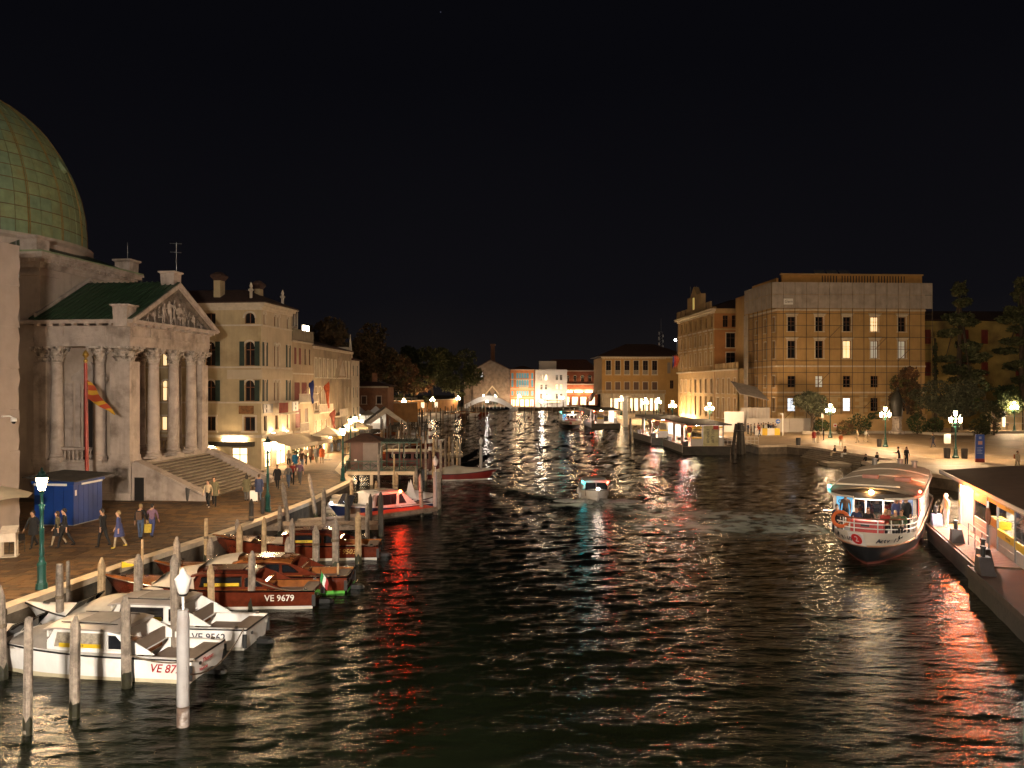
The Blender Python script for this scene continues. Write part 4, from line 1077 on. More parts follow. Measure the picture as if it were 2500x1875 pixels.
# small white footbridge over the side canal
wb = thing('white_footbridge', 'small white stone footbridge arching over the side canal on the left bank', 'bridge', (-15.9, 275.5, 0), 0)
prof_ = []
n_ = 16
lo = [(15.4 * k / n_, 1.0 + 2.7 * math.sin(math.pi * k / n_)) for k in range(n_ + 1)]
hi = [(-.6 + 16.6 * k / n_, 1.35 + 3.2 * math.sin(math.pi * k / n_) ** 1.15) for k in range(n_ + 1)]
WBR = mat('white_bridge_stone', (.52, .50, .48), .7, .1)
MB().loft([[(x0, -1.6, z0), (x0, 1.6, z0), (x1, 1.6, z1), (x1, -1.6, z1)] for (x0, z0), (x1, z1) in zip(lo, hi)]).build('arch', WBR, wb, 1)
for y_ in (-1.6, 1.5):
    MB().loft([[(x, y_, z - .02), (x, y_ + .12, z - .02), (x, y_ + .12, z + .95), (x, y_, z + .95)] for x, z in hi]).build('parapet', WBR, wb)
for k in range(12): MB().lathe([(.08, 0), (.08, .9), (.12, 1)], (k * 1.25 - .5, -4.2, 1.12), 6).build('bollard', WBR, wb)
# ---------------------------------------------------------------- arcade building, right middle
YEL = mat('ochre_stucco', (.40, .23, .075), .85, .12, .6, .1, 5, streak=.25)
ar = thing('arcade_building', 'ochre building with dark tall windows over a brightly lit arcade', 'building', (25.9, 230, 1.12), R(1.5))
hol = [(1.9 + 2.67 * k, 1.45, 12.0, 16.1, 'sash', {'fm': SHUTB, 'trim': TRIM}) for k in range(6)] + [(1.9 + 2.67 * k, 1.45, 7.7, 9.9, 'shut', {'sm': SHUTB, 'trim': TRIM}) for k in range(6)]
facade(ar, ZB, 18.2, 6.6, 17.1, hol, YEL, .2)
for k in range(6): balcony(ar, ZB, 1.0 + 2.67 * k, 2.8 + 2.67 * k, 12.1, .18, 1.2, n=8)
facade(ar, ZB @ T(18.2, 0, 0, R(0)), 7, 1.12, 17.1, [(2.0, 1.0, 8, 10.4, 'sash'), (4.6, 1, 8, 10.4, 'sash'), (1.2, .9, 12.4, 15.6, 'shut', {'sm': SHUTGR})], YEL, .2)
wallbox(ar, .25, 25, .4, 20, 5.5, 15.9, YEL, 'core')
facade(ar, ZB @ T(0, 3.2, 0), 25, 1.12, 6.6, [(1.2 + 2.9 * k, 2.4, 1.5, 5.2, 'shop') for k in range(6)], TRIM, .2)
for k in range(7):
    MB().cyl((.3 + 2.95 * k, .3, 0), (.3 + 2.95 * k, .3, 5.5), .3, .27, 10).build('arcade_column', TRIM, ar, 1)
wallbox(ar, -1.6, 18.2, -1.4, 3.6, 5.3, 5.5, TRIM, 'terrace_slab')
b0 = balcony(ar, ZB, -1.6, 18.2, 6.62, 1.4, .95, n=54)
hip_roof(ar, ZB, 0, 25, 0, 20, 17.3, 4.0, ov=.8)
band(ar, ZB, -.3, 25, 16.8, 17.2, .35, TRIM, 'cornice')
DENT2 = MB().box(0, .2, -.3, 0, 0, .25).mesh('eave_bracket', TRIM)
for k in range(40): put('eave_bracket', DENT2, ar, (.2 + k * .46, -.02, 15.4))
tw = thing('telecom_mast', 'lattice telecom mast with white aerials behind the arcade roof', 'mast', (56, 300, 1.12))
MB().tube([(-.5, 0, 0), (-.5, 0, 28), (.5, 0, 28), (.5, 0, 0)], .1, 4).build('lattice', GREY, tw)
for k in range(8): MB().tube([(-.5, 0, 20 + k), (.5, 0, 21 + k)], .06, 4).build('brace', GREY, tw)
for k in range(6): MB().box(-.9 if k % 2 else .6, -.6 if k % 2 else .9, -.2, .2, 22 + k, 23 + k).build('antenna', WHITE, tw)
MB().cyl((0, 0, 28), (0, 0, 33), .08, .05, 5).build('spike', GREY, tw)
fl_ = thing('roof_floodlight', 'pair of white floodlights above the roof of the arcade building', 'floodlight', (62, 300, 1.12))
MB().cyl((0, 0, 0), (0, 0, 24), .15, .1, 6).build('pole', GREY, fl_)
FLD = mat('flood_lens', (1, 1, 1), .4, emit=60, ecol=(.95, .97, 1))
for x, z in ((-.6, 25), (2.3, 24.2)): MB().box(x - .35, x + .35, -.2, .1, z - .3, z + .3).build('lamp_head', FLD, fl_)
MB().tube([(0, 0, 24), (-.6, 0, 24.6)], .06).build('bracket', GREY, fl_); MB().tube([(0, 0, 23.6), (2.3, 0, 23.9)], .06).build('bracket', GREY, fl_)
# ---------------------------------------------------------------- ornate palace with an attic crest
PALZ = mat('palace_stone', (.40, .27, .125), .85, .16, .7, .2, 6, streak=.3)
PALO = mat('palace_orange', (.34, .15, .05), .85, .15, .7)
p3 = thing('crested_palace', 'tall ochre palace with a sculpted attic crest and tiers of narrow windows', 'palace', (41.3, 163, 1.12), R(3.2))
D3 = 28
hol = []
for k in range(7):
    x = D3 - (2.0 + 3.85 * k)
    hol += [(x, 1.3, 20.9, 23.1, 'sash'), (x, 1.15, 17.3, 19.7, 'sash', {'trim': TRIM}), (x, 1.15, 13.0, 15.9, 'lit' if k == 1 else 'sash', {'trim': TRIM}), (x, 1.1, 7.3, 10.2, 'sash', {'trim': TRIM}), (x, 1.2, 2.4, 6.6, 'sash')]
facade(p3, ZB @ SIDE(D3), D3, 1.12, 24.2, hol, PALZ, .35, fm=FRAMEB)
hol = [(2.3, 1.1, 20.8, 23.2, 'sash'), (4.2, 1.1, 20.8, 23.2, 'sash'), (3.4, 1.9, 16.6, 19.6, 'sash', {'trim': TRIM}), (3.4, 1.9, 12.9, 15.6, 'sash', {'trim': TRIM})]
facade(p3, ZB, 12, 1.12, 24.2, hol, PALO, .3, fm=FRAMEB)
wallbox(p3, .4, 12, .4, D3, 0, 23, PALO, 'core')
for z0_, z1_, pr in ((23.6, 24.0, .3), (24.0, 24.35, .9), (24.35, 24.5, 1.1), (20.2, 20.5, .2), (16.5, 16.7, .15), (11.7, 12.0, .5)):
    band(p3, ZB @ SIDE(D3), 0, D3 + pr, z0_, z1_, pr, TRIM, 'cornice')
    if z0_ > 20: band(p3, ZB, 0, 12, z0_, z1_, pr * .8, PALZ, 'cornice')
for k in range(8):
    bn = MB(); bn.M = ZB @ SIDE(D3)
    x = D3 - .15 - 3.85 * k
    bn.box(max(0, x - .35), min(D3, x + .35), -.22, -.002, 12.0, 23.6).build('pilaster', PALZ, p3)
for k in range(14):
    bn = MB(); bn.M = ZB @ SIDE(D3)
    bn.box(k * 2 + .2, k * 2 + (.9 if k % 2 else 1.7), -.5, -.2, 24.5, 26.2).build('attic_pier', PALZ, p3)
bn = MB(); bn.M = ZB @ SIDE(D3); bn.box(0, D3, -.35, .4, 24.5, 25.0).build('attic_base', PALZ, p3)
bn = MB(); bn.M = ZB @ SIDE(D3); bn.box(9.5, 20, -.45, .6, 25.0, 28.6).yprism([(12.2, 28.6), (17.3, 28.6), (14.7, 30.6)], -.5, .6).build('attic_crest', PALZ, p3)
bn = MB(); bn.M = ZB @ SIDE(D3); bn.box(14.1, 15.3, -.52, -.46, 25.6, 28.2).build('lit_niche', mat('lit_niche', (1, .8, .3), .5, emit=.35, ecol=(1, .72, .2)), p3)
balcony(p3, ZB @ SIDE(D3), 14, 27.8, 12.0, .9, 1.0, PALZ, n=26)
hip_roof(p3, ZB, 0, 12, 0, D3, 24.5, 2.4, ov=.2)
b = MB()
for x_, y_ in ((1, 21), (1.5, 22.5), (2, 19.5)): b.cyl((x_, y_, 24), (x_, y_, 30.5), .07, .05, 5)
b.build('aerial_cluster', GREY, p3)
for k, (m, l_) in enumerate(((mat('blue_cloth'), 'blue'), (mat('bright_red_cloth', (.3, .03, .03), .9), 'red'), (mat('orange_cloth'), 'orange'))):
    t = thing('palace_flag', l_ + ' flag drooping over the balcony of the crested palace', 'flag', (39.6, 187.5 - 2.2 * k, 12.8), R(180))
    MB().cyl((0, 0, 0), (2.0, 0, 3.2), .05, .04, 5).build('staff', WOODL, t)
    MB().loft([[(1.95 - .9 * v * (1 - u), .2 * math.sin(5 * v + u * 6), 3.1 - 3.2 * u - .9 * v * (1 - u)) for v in np.linspace(0, 1, 5)] for u in np.linspace(0, 1, 7)], closed=False, cap=False).build('cloth', m, t, 'all')
for x in (3.5, 8.5, 13.0):
    bn = MB(); bn.M = ZB @ SIDE(D3); bn.box(x - .3, x + .3, -1.1, -.7, 1.3, 1.4).build('wall_washer', UP, p3)
# lower wing between the crested palace and the scaffolded one
lw = thing('low_wing', 'lower two-storey ochre wing with a balustraded roof between the two palaces', 'building', (42.1, 149.1, 1.12), R(3.2))
hol = [(x, 1.1, z, z1, 'sash', {'trim': TRIM}) for x in (2, 5.4, 8.8, 12.2) for z, z1 in ((7.3, 10.2), (2.4, 6.4))]
facade(lw, ZB @ SIDE(13.7), 13.7, 1.12, 12.0, hol, PALZ, .3)
wallbox(lw, .4, 12, .1, 13.6, 0, 10.9, PALZ, 'core')
band(lw, ZB @ SIDE(13.7), 0, 13.7, 11.7, 12.0, .4, TRIM, 'cornice')
for k in range(8): MB().box(-.1, .2, k * 1.72 + .1, k * 1.72 + 1.2, 10.9, 12.1).build('roof_balustrade', PALZ, lw)
# ---------------------------------------------------------------- palace under scaffolding
NETB = mat('scaffold_net', (.34, .29, .245), .85, .2, .8, .3, 2.5, streak=.35)
TUBE = mat('scaffold_tube', (.06, .045, .03), .6, .3, 3)
PZY = mat('palace_ochre', (.42, .26, .10), .85, .14, .5, .15, 4, dirt=(.33, .18, .07), dscale=.12, damt=.45, streak=.35)
np_ = thing('scaffolded_palace', 'big ochre palace on the square with rows of windows, a few lit', 'palace', (45.3, 136.4, 1.12), R(3.2))
W4, D4 = 26.0, 12.6
xs_ = (2.5, 7.35, 12.2, 17.05, 21.9)
LITROW = {(0, 3): 'lit', (1, 2): 'lit', (1, 3): 'dim', (1, 4): 'dim', (2, 1): 'dim', (3, 0): 'litc', (3, 2): 'litc'}
hol = []
for r_, (za, zb) in enumerate(((18.1, 20.6), (13.5, 16.5), (8.5, 10.5), (4.4, 6.7))):
    for k, x in enumerate(xs_):
        o_ = {'trim': TRIM if r_ < 2 else PZY}
        kd = LITROW.get((r_, k), 'sash')
        hol.append((x, 1.4, za, zb, kd, o_))
facade(np_, ZB, W4, 1.12, 26.3, hol, PZY, .35, fm=FRAMEB)
hol = [(D4 - y_, 1.1, za, zb, 'sash', {'trim': TRIM}) for y_ in (1.6, 5.5, 9.7) for za, zb in ((18.1, 20.6), (13.5, 16.5), (8.5, 10.5), (4.4, 6.7))]
facade(np_, ZB @ SIDE(D4), D4, 1.12, 26.3, hol, PZY, .35, fm=FRAMEB)
wallbox(np_, .45, W4, .45, D4 + 10, 0, 25.1, PZY, 'core')
for z0_, z1_, pr in ((12.0, 12.25, .35), (12.25, 13.2, .08), (7.5, 7.75, .12), (21.6, 21.9, .3)):
    band(np_, ZB, -pr, W4, z0_, z1_, pr, TRIM if pr > .1 else PZY, 'string_course'); band(np_, ZB @ SIDE(D4), 0, D4, z0_, z1_, pr, TRIM if pr > .1 else PZY, 'string_course')
for r_, (za, zb) in enumerate(((18.1, 20.6), (13.5, 16.5))):
    for x in xs_:
        bn = MB(); bn.M = ZB
        bn.box(x - 1.15, x + 1.15, -.3, -.05, zb + .45, zb + .62).box(x - 1.0, x + 1.0, -.15, -.05, zb + .2, zb + .45).build('window_hood', TRIM, np_)
ASH = mat('palace_ashlar', (.46, .33, .17), .85, .1, 1)
BLK = {}
for r_ in range(10):
    z = 1.3 + r_ * .62 if r_ < 5 else 4.4 + (r_ - 5) * .62
    z = 1.25 + r_ * .6
    x = .1 + (r_ % 2) * .75
    while x < W4 - 1.5:
        wd = 1.5
        if not any(abs(x + wd / 2 - xc) < 1.55 for xc in xs_) or z > 6.9 or z < 3.6:
            if 'b' not in BLK: BLK['b'] = MB().box(.02, 1.47, -.06, -.002, .02, .58).mesh('ashlar_block', ASH)
            put('ashlar_block', BLK['b'], np_, M=ZB @ T(x, 0, z))
        x += wd
b = MB().box(1.0, W4 - .2, .5, .9, 25.2, 26.7).box(.2, .6, 1, D4, 25.2, 26.2)
b.build('attic_wall', mat('attic_ochre', (.42, .22, .06), .85, .15), np_)
MB().box(.8, W4 - .0, .4, .95, 26.7, 26.95).build('attic_rail', PZY, np_)
for x0, n_ in ((8.0, 6), (11.5, 12), (18.0, 10)):
    for k in range(n_): MB().box(x0 + k * .5, x0 + k * .5 + .16, .45, .49, 25.3, 26.6).build('attic_baluster', DARK, np_)
hip_roof(np_, ZB, 3, W4 - 3, 3, D4 + 8, 27.6, 1.6, ov=0)
for k in range(3): MB().loft([[(9 + k * 2.3, 5.4, 27.7), (10.9 + k * 2.3, 5.4, 27.7), (10.9 + k * 2.3, 5.5, 27.7), (9 + k * 2.3, 5.5, 27.7)], [(9.4 + k * 2.3, 7, 28.5), (11.3 + k * 2.3, 7, 28.5), (11.3 + k * 2.3, 7.1, 28.5), (9.4 + k * 2.3, 7.1, 28.5)]]).build('roof_light', GREY, np_)
sf = thing('scaffolding', 'tube scaffolding with grey netting along the top of the ochre palace', 'scaffolding', (43.9, 135.0, 1.12), R(3.2))
for k in range(15):
    MB().cyl((k * 2.0, 0, 0), (k * 2.0, 0, 25.2), .05, .05, 5).build('standard_tube', TUBE, sf)
for k in range(1, 7): MB().cyl((0, k * 2.2, 0), (0, k * 2.2, 25.2), .05, .05, 5).build('standard_tube', TUBE, sf)
for j in range(11):
    z = 1.9 + 2 * j
    MB().cyl((0, .05, z), (28.2, .05, z), .045, .045, 5).build('ledger_tube', TUBE, sf)
    MB().cyl((.05, 0, z), (.05, 13.4, z), .045, .045, 5).build('ledger_tube', TUBE, sf)
for k, j in ((1, 0), (4, 3), (8, 1), (11, 5), (5, 7), (9, 6), (12, 2)): MB().cyl((k * 2.0, -.03, 1.9 + 2 * j), (k * 2 + 2, -.03, 3.9 + 2 * j), .04, .04, 5).build('diagonal_brace', TUBE, sf)
def net(x0, x1, y0, y1, z0, z1, seed):
    rg_ = []
    for zz in np.linspace(z0, z1, 5):
        rg_.append([(x0 + (x1 - x0) * t, y0 + (y1 - y0) * t - .05 * math.sin(math.pi * t) * (abs(x1 - x0) > .1) + .03 * math.sin(zz * 2 + seed), zz) for t in np.linspace(0, 1, 6)])
    MB().loft(rg_, closed=False, cap=False).build('net_panel', NETB, sf, 'all')
for k in range(14):
    net(k * 2.0 + .03, k * 2.0 + 1.97, -.09, -.09, 20.8, 23.1, k); net(k * 2.0 + .03, k * 2.0 + 1.97, -.09, -.09, 23.15, 25.2, k + .5)
for k in range(6):
    net(-.09, -.09, k * 2.2 + .03, k * 2.2 + 2.17, 20.8, 23.1, k); net(-.09, -.09, k * 2.2 + .03, k * 2.2 + 2.17, 23.15, 25.2, k)
for j in range(5): net(-.1, -.1, 11.2, 13.4, 1.2 + j * 3.9, 5.05 + j * 3.9, j)
for x in (2, 18.6): MB().box(x, x + 1.6, -.2, -.16, 21.4, 22.4).build('net_sign', WHITE if x < 3 else NETB, sf)
text('Gem', .7, BLACK, sf, frame((2.8, -.21, 21.9), (1, 0, 0), (0, 0, 1), (0, -1, 0)), shear=.2)
# site hoarding and its catch canopy
hd = thing('site_hoarding', 'pale hoarding and corrugated gate round the foot of the scaffolding', 'hoarding', (38.5, 131.0, 1.12), R(3.2))
HOA = mat('hoarding_panel', (.42, .38, .34), .6, .08, 1)
for k in range(7): MB().box(k * 2.4, k * 2.4 + 2.36, .0, .06, 0, 2.3).build('panel', HOA, hd)
for k in range(8): MB().box(17 + k * 1.6, 18.57 + k * 1.6, .6, .66, 0, 2.0).build('panel', HOA, hd)
for k in range(10): MB().box(.06 + k * .5, .5 + k * .5, 3.0, 3.08, 0, 4.0).build('corrugated_sheet', HOA, hd)
MB().box(-3.4, -.1, 1, 1.06, 0, 3.4).build('panel', WHITE, hd)
MB().loft([[(-1.4, -.5, 6.3), (3.6, -.5, 5.2), (3.6, -.5, 5.3), (-1.4, -.5, 6.4)], [(-1.4, 4, 8.4), (3.0, 4, 7.4), (3.0, 4, 7.5), (-1.4, 4, 8.5)]]).build('catch_canopy', NETB, hd)
# ---------------------------------------------------------------- dim yellow villa behind the cedars
vl = thing('dim_villa', 'dim yellow villa with dark red shutters half hidden behind the cedars', 'villa', (72.5, 145, 1.12), R(2))
VIL = mat('yellow_villa', (.34, .24, .07), .9, .3, .35, .2, 4, dirt=(.14, .07, .03), dscale=.18, damt=.7)
hol = []
for x, k in ((3.0, 'open1'), (10.0, 'shut'), (13.6, 'shut'), (20, 'shut'), (26, 'shut')):
    for za, zb in ((16.4, 19.0), (10.6, 13.1)): hol.append((x, 1.3, za, zb, 'shut', {'sm': SHUTR, 'trim': VIL}))
facade(vl, ZB, 34, 1.12, 20.6, hol, VIL, .3)
wallbox(vl, .4, 34, .4, 14, 0, 19.4, VIL, 'core'); hip_roof(vl, ZB, 0, 34, 0, 14, 20.7, 2.2, ov=.4)
# ---------------------------------------------------------------- garden wall on the square
ow = thing('garden_wall', 'low curved ochre garden wall with clipped balls on top by the bronze statue', 'wall', (50.0, 130, 1.12), 0)
OW = mat('garden_ochre', (.42, .27, .12), .85, .15, 1)
pts = [(0, 1.5), (8.5, .5), (12, -.5), (16, -.3), (18, .8)]
for (x0, y0), (x1, y1) in zip(pts, pts[1:]):
    MB().loft([[(x0, y0, 0), (x0, y0 + .5, 0), (x0, y0 + .5, 3.0), (x0, y0, 3.0)], [(x1 - .02, y1, 0), (x1 - .02, y1 + .5, 0), (x1 - .02, y1 + .5, 3.0), (x1 - .02, y1, 3.0)]]).build('wall_section', OW, ow)
rw = thing('ramp_wall', 'pale stone terrace wall rising at the right edge behind the lamps', 'wall', (82, 138, 1.12), R(-4))
MB().box(0, 30, 0, .6, 0, 4.2).build('wall', mat('terrace_stone', (.40, .31, .19), .8, .15, 1), rw)
MB().box(0, 30, -.1, .7, 4.2, 4.4).build('coping', TRIM, rw)
for z in (1.3, 2.5): MB().cyl((-1, -2.5, z), (30, -2.5, z), .04, .04, 5).build('rail', GREY, rw)
kb = thing('flower_bed_kerb', 'long low pale kerb edging the planted bed on the square', 'kerb', (46, 126, 1.12), 0)
pk = [(0, .5), (4.5, -.3), (8, 1.5), (12, 2), (18.5, 1.5), (19, -2.5), (25, -3), (28, 1.5), (40, 2)]
for (x0, y0), (x1, y1) in zip(pk, pk[1:]):
    MB().loft([[(x0, y0, 0), (x0, y0 + .5, 0), (x0, y0 + .5, .42), (x0, y0, .42)], [(x1 - .03, y1, 0), (x1 - .03, y1 + .5, 0), (x1 - .03, y1 + .5, .42), (x1 - .03, y1, .42)]]).build('kerb_section', LINE, kb)
# ================================================================ street lamps
def lantern(par, x, y, z, s=1.0, m=LAMP, top=True):
    g = MB().lathe([(.12 * s, 0), (.225 * s, .46 * s)], (x, y, z), 6).build('lamp_glass', m, par)
    b = MB().lathe([(.245 * s, .46 * s), (.25 * s, .50 * s), (.14 * s, .60 * s), (.12 * s, .66 * s), (.05 * s, .70 * s), (.04 * s, .80 * s), (.01 * s, .84 * s)], (x, y, z), 6)
    b.build('lantern_cap', IRONDK, par)
    MB().lathe([(.05 * s, -.1 * s), (.13 * s, -.02 * s), (.13 * s, 0)], (x, y, z), 6).build('lantern_base', IRONDK, par)
    for k in range(6):
        a = math.pi / 3 * k
        MB().cyl((x + .122 * s * math.cos(a), y + .122 * s * math.sin(a), z), (x + .228 * s * math.cos(a), y + .228 * s * math.sin(a), z + .47 * s), .009 * s, .009 * s, 4).build('glazing_bar', IRONDK, par)
def lamp_post(label, loc, rz=0, group='single lanterns along the left quay', h=4.4):
    t = thing('street_lamp', label, 'street lamp', loc, rz, group)
    k = h / 4.4
    MB().lathe([(.21, 0), (.21, .2), (.17, .24), (.165, .3), (.15, .34), (.15, .86), (.17, .9), (.17, .95), (.12, 1.02)], n=8).build('base', IRON, t)
    MB().lathe([(.12, 1.02), (.09, 1.1), (.11, 1.16), (.075, 1.22), (.10, 1.34), (.08, 1.4), (.10, 1.48), (.07, 1.55), (.085, 1.75), (.085, 2.2 * k), (.10, 2.24 * k), (.07, 2.3 * k), (.062, 2.9 * k), (.085, 2.95 * k), (.085, 3.05 * k), (.055, 3.1 * k), (.05, 3.5 * k), (.10, 3.56 * k), (.04, 3.62 * k)], n=12).build('shaft', IRON, t, 1)
    MB().cyl((-.13, 0, 3.12 * k), (.13, 0, 3.12 * k), .018, .018, 6).build('ladder_bar', IRON, t)
    lantern(t, 0, 0, 3.68 * k, 1.02, LAMPQ)
    return t
lp = [((102, 1437.6), 'green iron lamp with lit lantern on the near left quay'),
      ((653.7, 1248.6), 'green iron lamp with lit lantern in front of the church stairs'),
      ((837, 1174), 'lit iron lamp at the quay corner beside the brown hut')]
first = None
for (x, y), l_ in lp:
    if first is None: first = lamp_post(l_, gp(x, y))
    else: dup(first, gp(x, y), .3, l_, 'single lanterns along the left quay')
dup(first, (-16.65, 82.4, 1.14), 0, 'lit iron lamp just past the brown hut roof', 'single lanterns along the left quay')
dup(first, (-17.3, 88, 1.14), 0, 'lit iron lamp directly behind the one past the hut roof', 'single lanterns along the left quay')
dup(first, (-27.0, 151, 1.14), 0, 'lit iron lamp beside the bright tents at the end of the left quay', 'single lanterns along the left quay')
dup(first, (-22.9, 96, 1.14), 0, 'lit lamp close to the tan palace by the yellow awning', 'single lanterns along the left quay')
def tri_lamp(label, loc, rz=0, h=5.3, group='three-lantern lamps on the square', glass=None):
    glass = glass or LAMP
    t = thing('street_lamp', label, 'street lamp', loc, rz, group)
    MB().lathe([(.34, 0), (.34, .18), (.24, .26), (.22, .34), (.2, .4), (.17, .8), (.2, .88), (.12, .98)], n=8).build('base', IRON, t)
    MB().lathe([(.12, .98), (.15, 1.1), (.085, 1.2), (.08, 2.4), (.11, 2.45), (.07, 2.55), (.06, 3.7), (.12, 3.8), (.06, 3.9), (.05, 4.3), (.1, 4.36), (.04, 4.42)], n=12).build('shaft', IRON, t, 1)
    for s_ in (-1, 1):
        MB().tube([(s_ * .05, 0, 3.35), (s_ * .3, 0, 3.3), (s_ * .48, 0, 3.45), (s_ * .5, 0, 3.66)], .03, 6).tube([(s_ * .05, 0, 3.75), (s_ * .25, 0, 3.6), (s_ * .42, 0, 3.42)], .02, 5).build('arm', IRON, t)
        lantern(t, s_ * .5, 0, 3.75, 1.0, glass)
        MB().ball((s_ * .36, 0, 3.32), .05, 6, 4).build('scroll_knob', WHITE, t)
    lantern(t, 0, 0, 4.46, 1.0, glass)
    return t
t0_ = tri_lamp('three-lantern lamp on the square nearest the olive hedge and blue sign', gp(2333, 1118.5))
for (x, y), l_ in (((2161.5, 1091), 'three-lantern lamp in front of the bronze statue'), ((2027, 1069), 'three-lantern lamp beside the round olive tree'), ((2476.6, 1053.4), 'three-lantern lamp at the right edge by the ramp')):
    dup(t0_, gp(x, y), 0, l_)
for (x, y, Y), l_ in (((1732, 977.7, 126), 'three-lantern lamp before the low wing of the palaces'), ((1642, 973.5, 144), 'three-lantern lamp between the arcade and the crested palace'),
                      ((1607, 968, 178), 'three-lantern lamp at the right end of the lit arcade'), ((1576, 968, 176), 'three-lantern lamp in the middle of the lit arcade'), ((1516.6, 964, 209), 'three-lantern lamp left of the lit arcade by the white landing')):
    dup(t0_, ((x - CX) / F * Y, Y, 1.15), 0, l_, 'three-lantern lamps on the far right bank')
for (X, Y), l_ in (((-27.9, 206), 'three-lantern lamp nearest the brick house on the far-left bank'), ((-22.5, 226), 'middle three-lantern lamp of the far-left mooring'), ((-16.9, 250), 'three-lantern lamp next to the white footbridge'),
                   ((-10.0, 281), 'lamp standing behind the crown of the white footbridge'), ((2.6, 290.5), 'lamp before the orange hotel'), ((12, 291), 'lamp before the pale office block'), ((-6.0, 284), 'lamp right of the footbridge crown')):
    dup(t0_, (X, Y, 1.15), 0, l_, 'lamps on the far bank', (.905, .905, .905))
# clusters of white light at the far landing; last added to brighten footbridge
for X, Y, z, s_, l_ in ((10.6, 289, 2.0, .5, 'dazzling white light on the far landing below the pale block'), (18.5, 290, 3.4, .35, 'bright white light at the right end of the far landing'), (-8.4, 269.5, 2.4, .30, 'small white lamp added before the footbridge to light its arch')):
    t = thing('quay_light', l_, 'lamp', (X, Y, 1.15))
    MB().cyl((0, 0, 0), (0, 0, z), .06, .06, 6).build('post', BLACK, t); MB().ball((0, -.1, z), s_, 8, 5).build('bulb', mat('white_bulb', (1, 1, 1), .4, emit=420, ecol=(1, .9, .78)), t)
# white channel-marker lamps on painted posts
def marker(label, x, y, ztop, r=.155, dark=True):
    t = thing('marker_lamp', label, 'marker light', (x, y, 0), 0, 'white lantern markers on painted posts')
    zp = ztop - 1.05
    PAINT = mat('marker_paint', (.30, .285, .28), .5, .12, 2, dirt=(.2, .15, .12), dscale=1.2, damt=.4)
    MB().lathe([(r, .55), (r, zp - .3), (r * .85, zp)], n=14).build('post', PAINT, t, 1)
    MB().lathe([(r * .98, -1.5), (r * 1.01, .3), (r * 1.0, .50)], n=14).build('wet_base', mat('peeling_base', (.12, .08, .06), .7, .6, 5, dirt=(.4, .37, .35), dscale=3, damt=.9), t, 1)
    MB().cyl((0, 0, zp), (0, 0, zp + .38), .035, .035, 8).build('stem', WHITE, t)
    MB().lathe([(.03, .34), (.10, .37), (.13, .42)], (0, 0, zp), 10).build('collar', BLACK, t)
    MB().lathe([(.10, .42), (.13, .46), (.20, .72), (.205, .80), (.17, .84), (.16, .86), (.09, .92), (.07, .98), (.08, 1.0), (.02, 1.08)], (0, 0, zp), 16).build('lantern_globe', mat('opal_globe', (.66, .63, .6), .25, .03), t, 1)
    return t
marker('big white lantern on a grey painted post before the white boats', -8.4, 20.4, 4.04)
marker('white lantern on a pale post beyond the red landing stage', -5.2, 54.2, 3.95)
marker('distant white lantern on a thin pale post right of the gondola', -2.9, 74.5, 3.9, .13)
# ================================================================ mooring poles
def pile_mesh(r, zt, pointed, seed, m=WOOD, n=9, flat=False):
    rg_ = random.Random(seed)
    offs = [rg_.uniform(.86, 1.12) for _ in range(n)]
    b = MB(); rings = []
    zs_ = [.05] + [(.05 + (zt - .05) * q) for q in (.25, .5, .75, .9)]
    for i, z in enumerate(zs_):
        k = 1.04 - .10 * i / 4
        rings.append([(r * k * o_ * (1 + rg_.uniform(-.05, .05)) * math.cos(2 * math.pi * j / n), r * k * o_ * (1 + rg_.uniform(-.05, .05)) * math.sin(2 * math.pi * j / n), z if not (i == 4 and pointed) else zt - r * (2.0 + .5 * math.sin(j * 2.4))) for j, o_ in enumerate(offs)])
    e_ = .30 if pointed else .82
    rings.append([(r * e_ * o_ * math.cos(2 * math.pi * j / n) + .02 * r, r * e_ * o_ * math.sin(2 * math.pi * j / n), zt - (.0 if pointed else .03 * abs(math.sin(j)))) for j, o_ in enumerate(offs)])
    b.loft(rings)
    return b, offs
def pile(label, x, y, zt, r=.13, m=WOOD, lean=(0, 0), pointed=True, group='mooring poles among the near boats'):
    t = thing('mooring_pole', label, 'mooring pole', (x, y, 0), rnd(0, 6), group)
    b, offs = pile_mesh(r, zt, pointed, int(x * 97 + y * 31))
    b.build('shaft', m, t)
    n = len(offs)
    MB().loft([[(r * k * o_ * math.cos(2 * math.pi * j / n), r * k * o_ * math.sin(2 * math.pi * j / n), z + (.10 * math.sin(j * 2.7 + x * 9) * (z > .3))) for j, o_ in enumerate(offs)] for z, k in ((-1.4, 1.03), (.1, 1.06), (.42, 1.075))]).build('wet_base', mat('algae_wood', (.018, .017, .008), .5, .6, 5, .5, 14, dirt=(.05, .06, .015), dscale=2, damt=.6), t)
    t.rotation_euler = (lean[0] + rnd(-.012, .012), lean[1] + rnd(-.012, .012), 0)
    if int(x * 53) % 3 == 0: MB().lathe([(r * 1.08, zt * .55), (r * 1.12, zt * .55 + .03), (r * 1.12, zt * .55 + .09), (r * 1.08, zt * .55 + .12)], n=9).build('rope_wrap', mat('old_rope', (.16, .12, .08), .9, .4, 8), t)
    return t
def P(px, topy, Y): 
    v = ap(px, topy, Y); return v.x, v.y, v.z
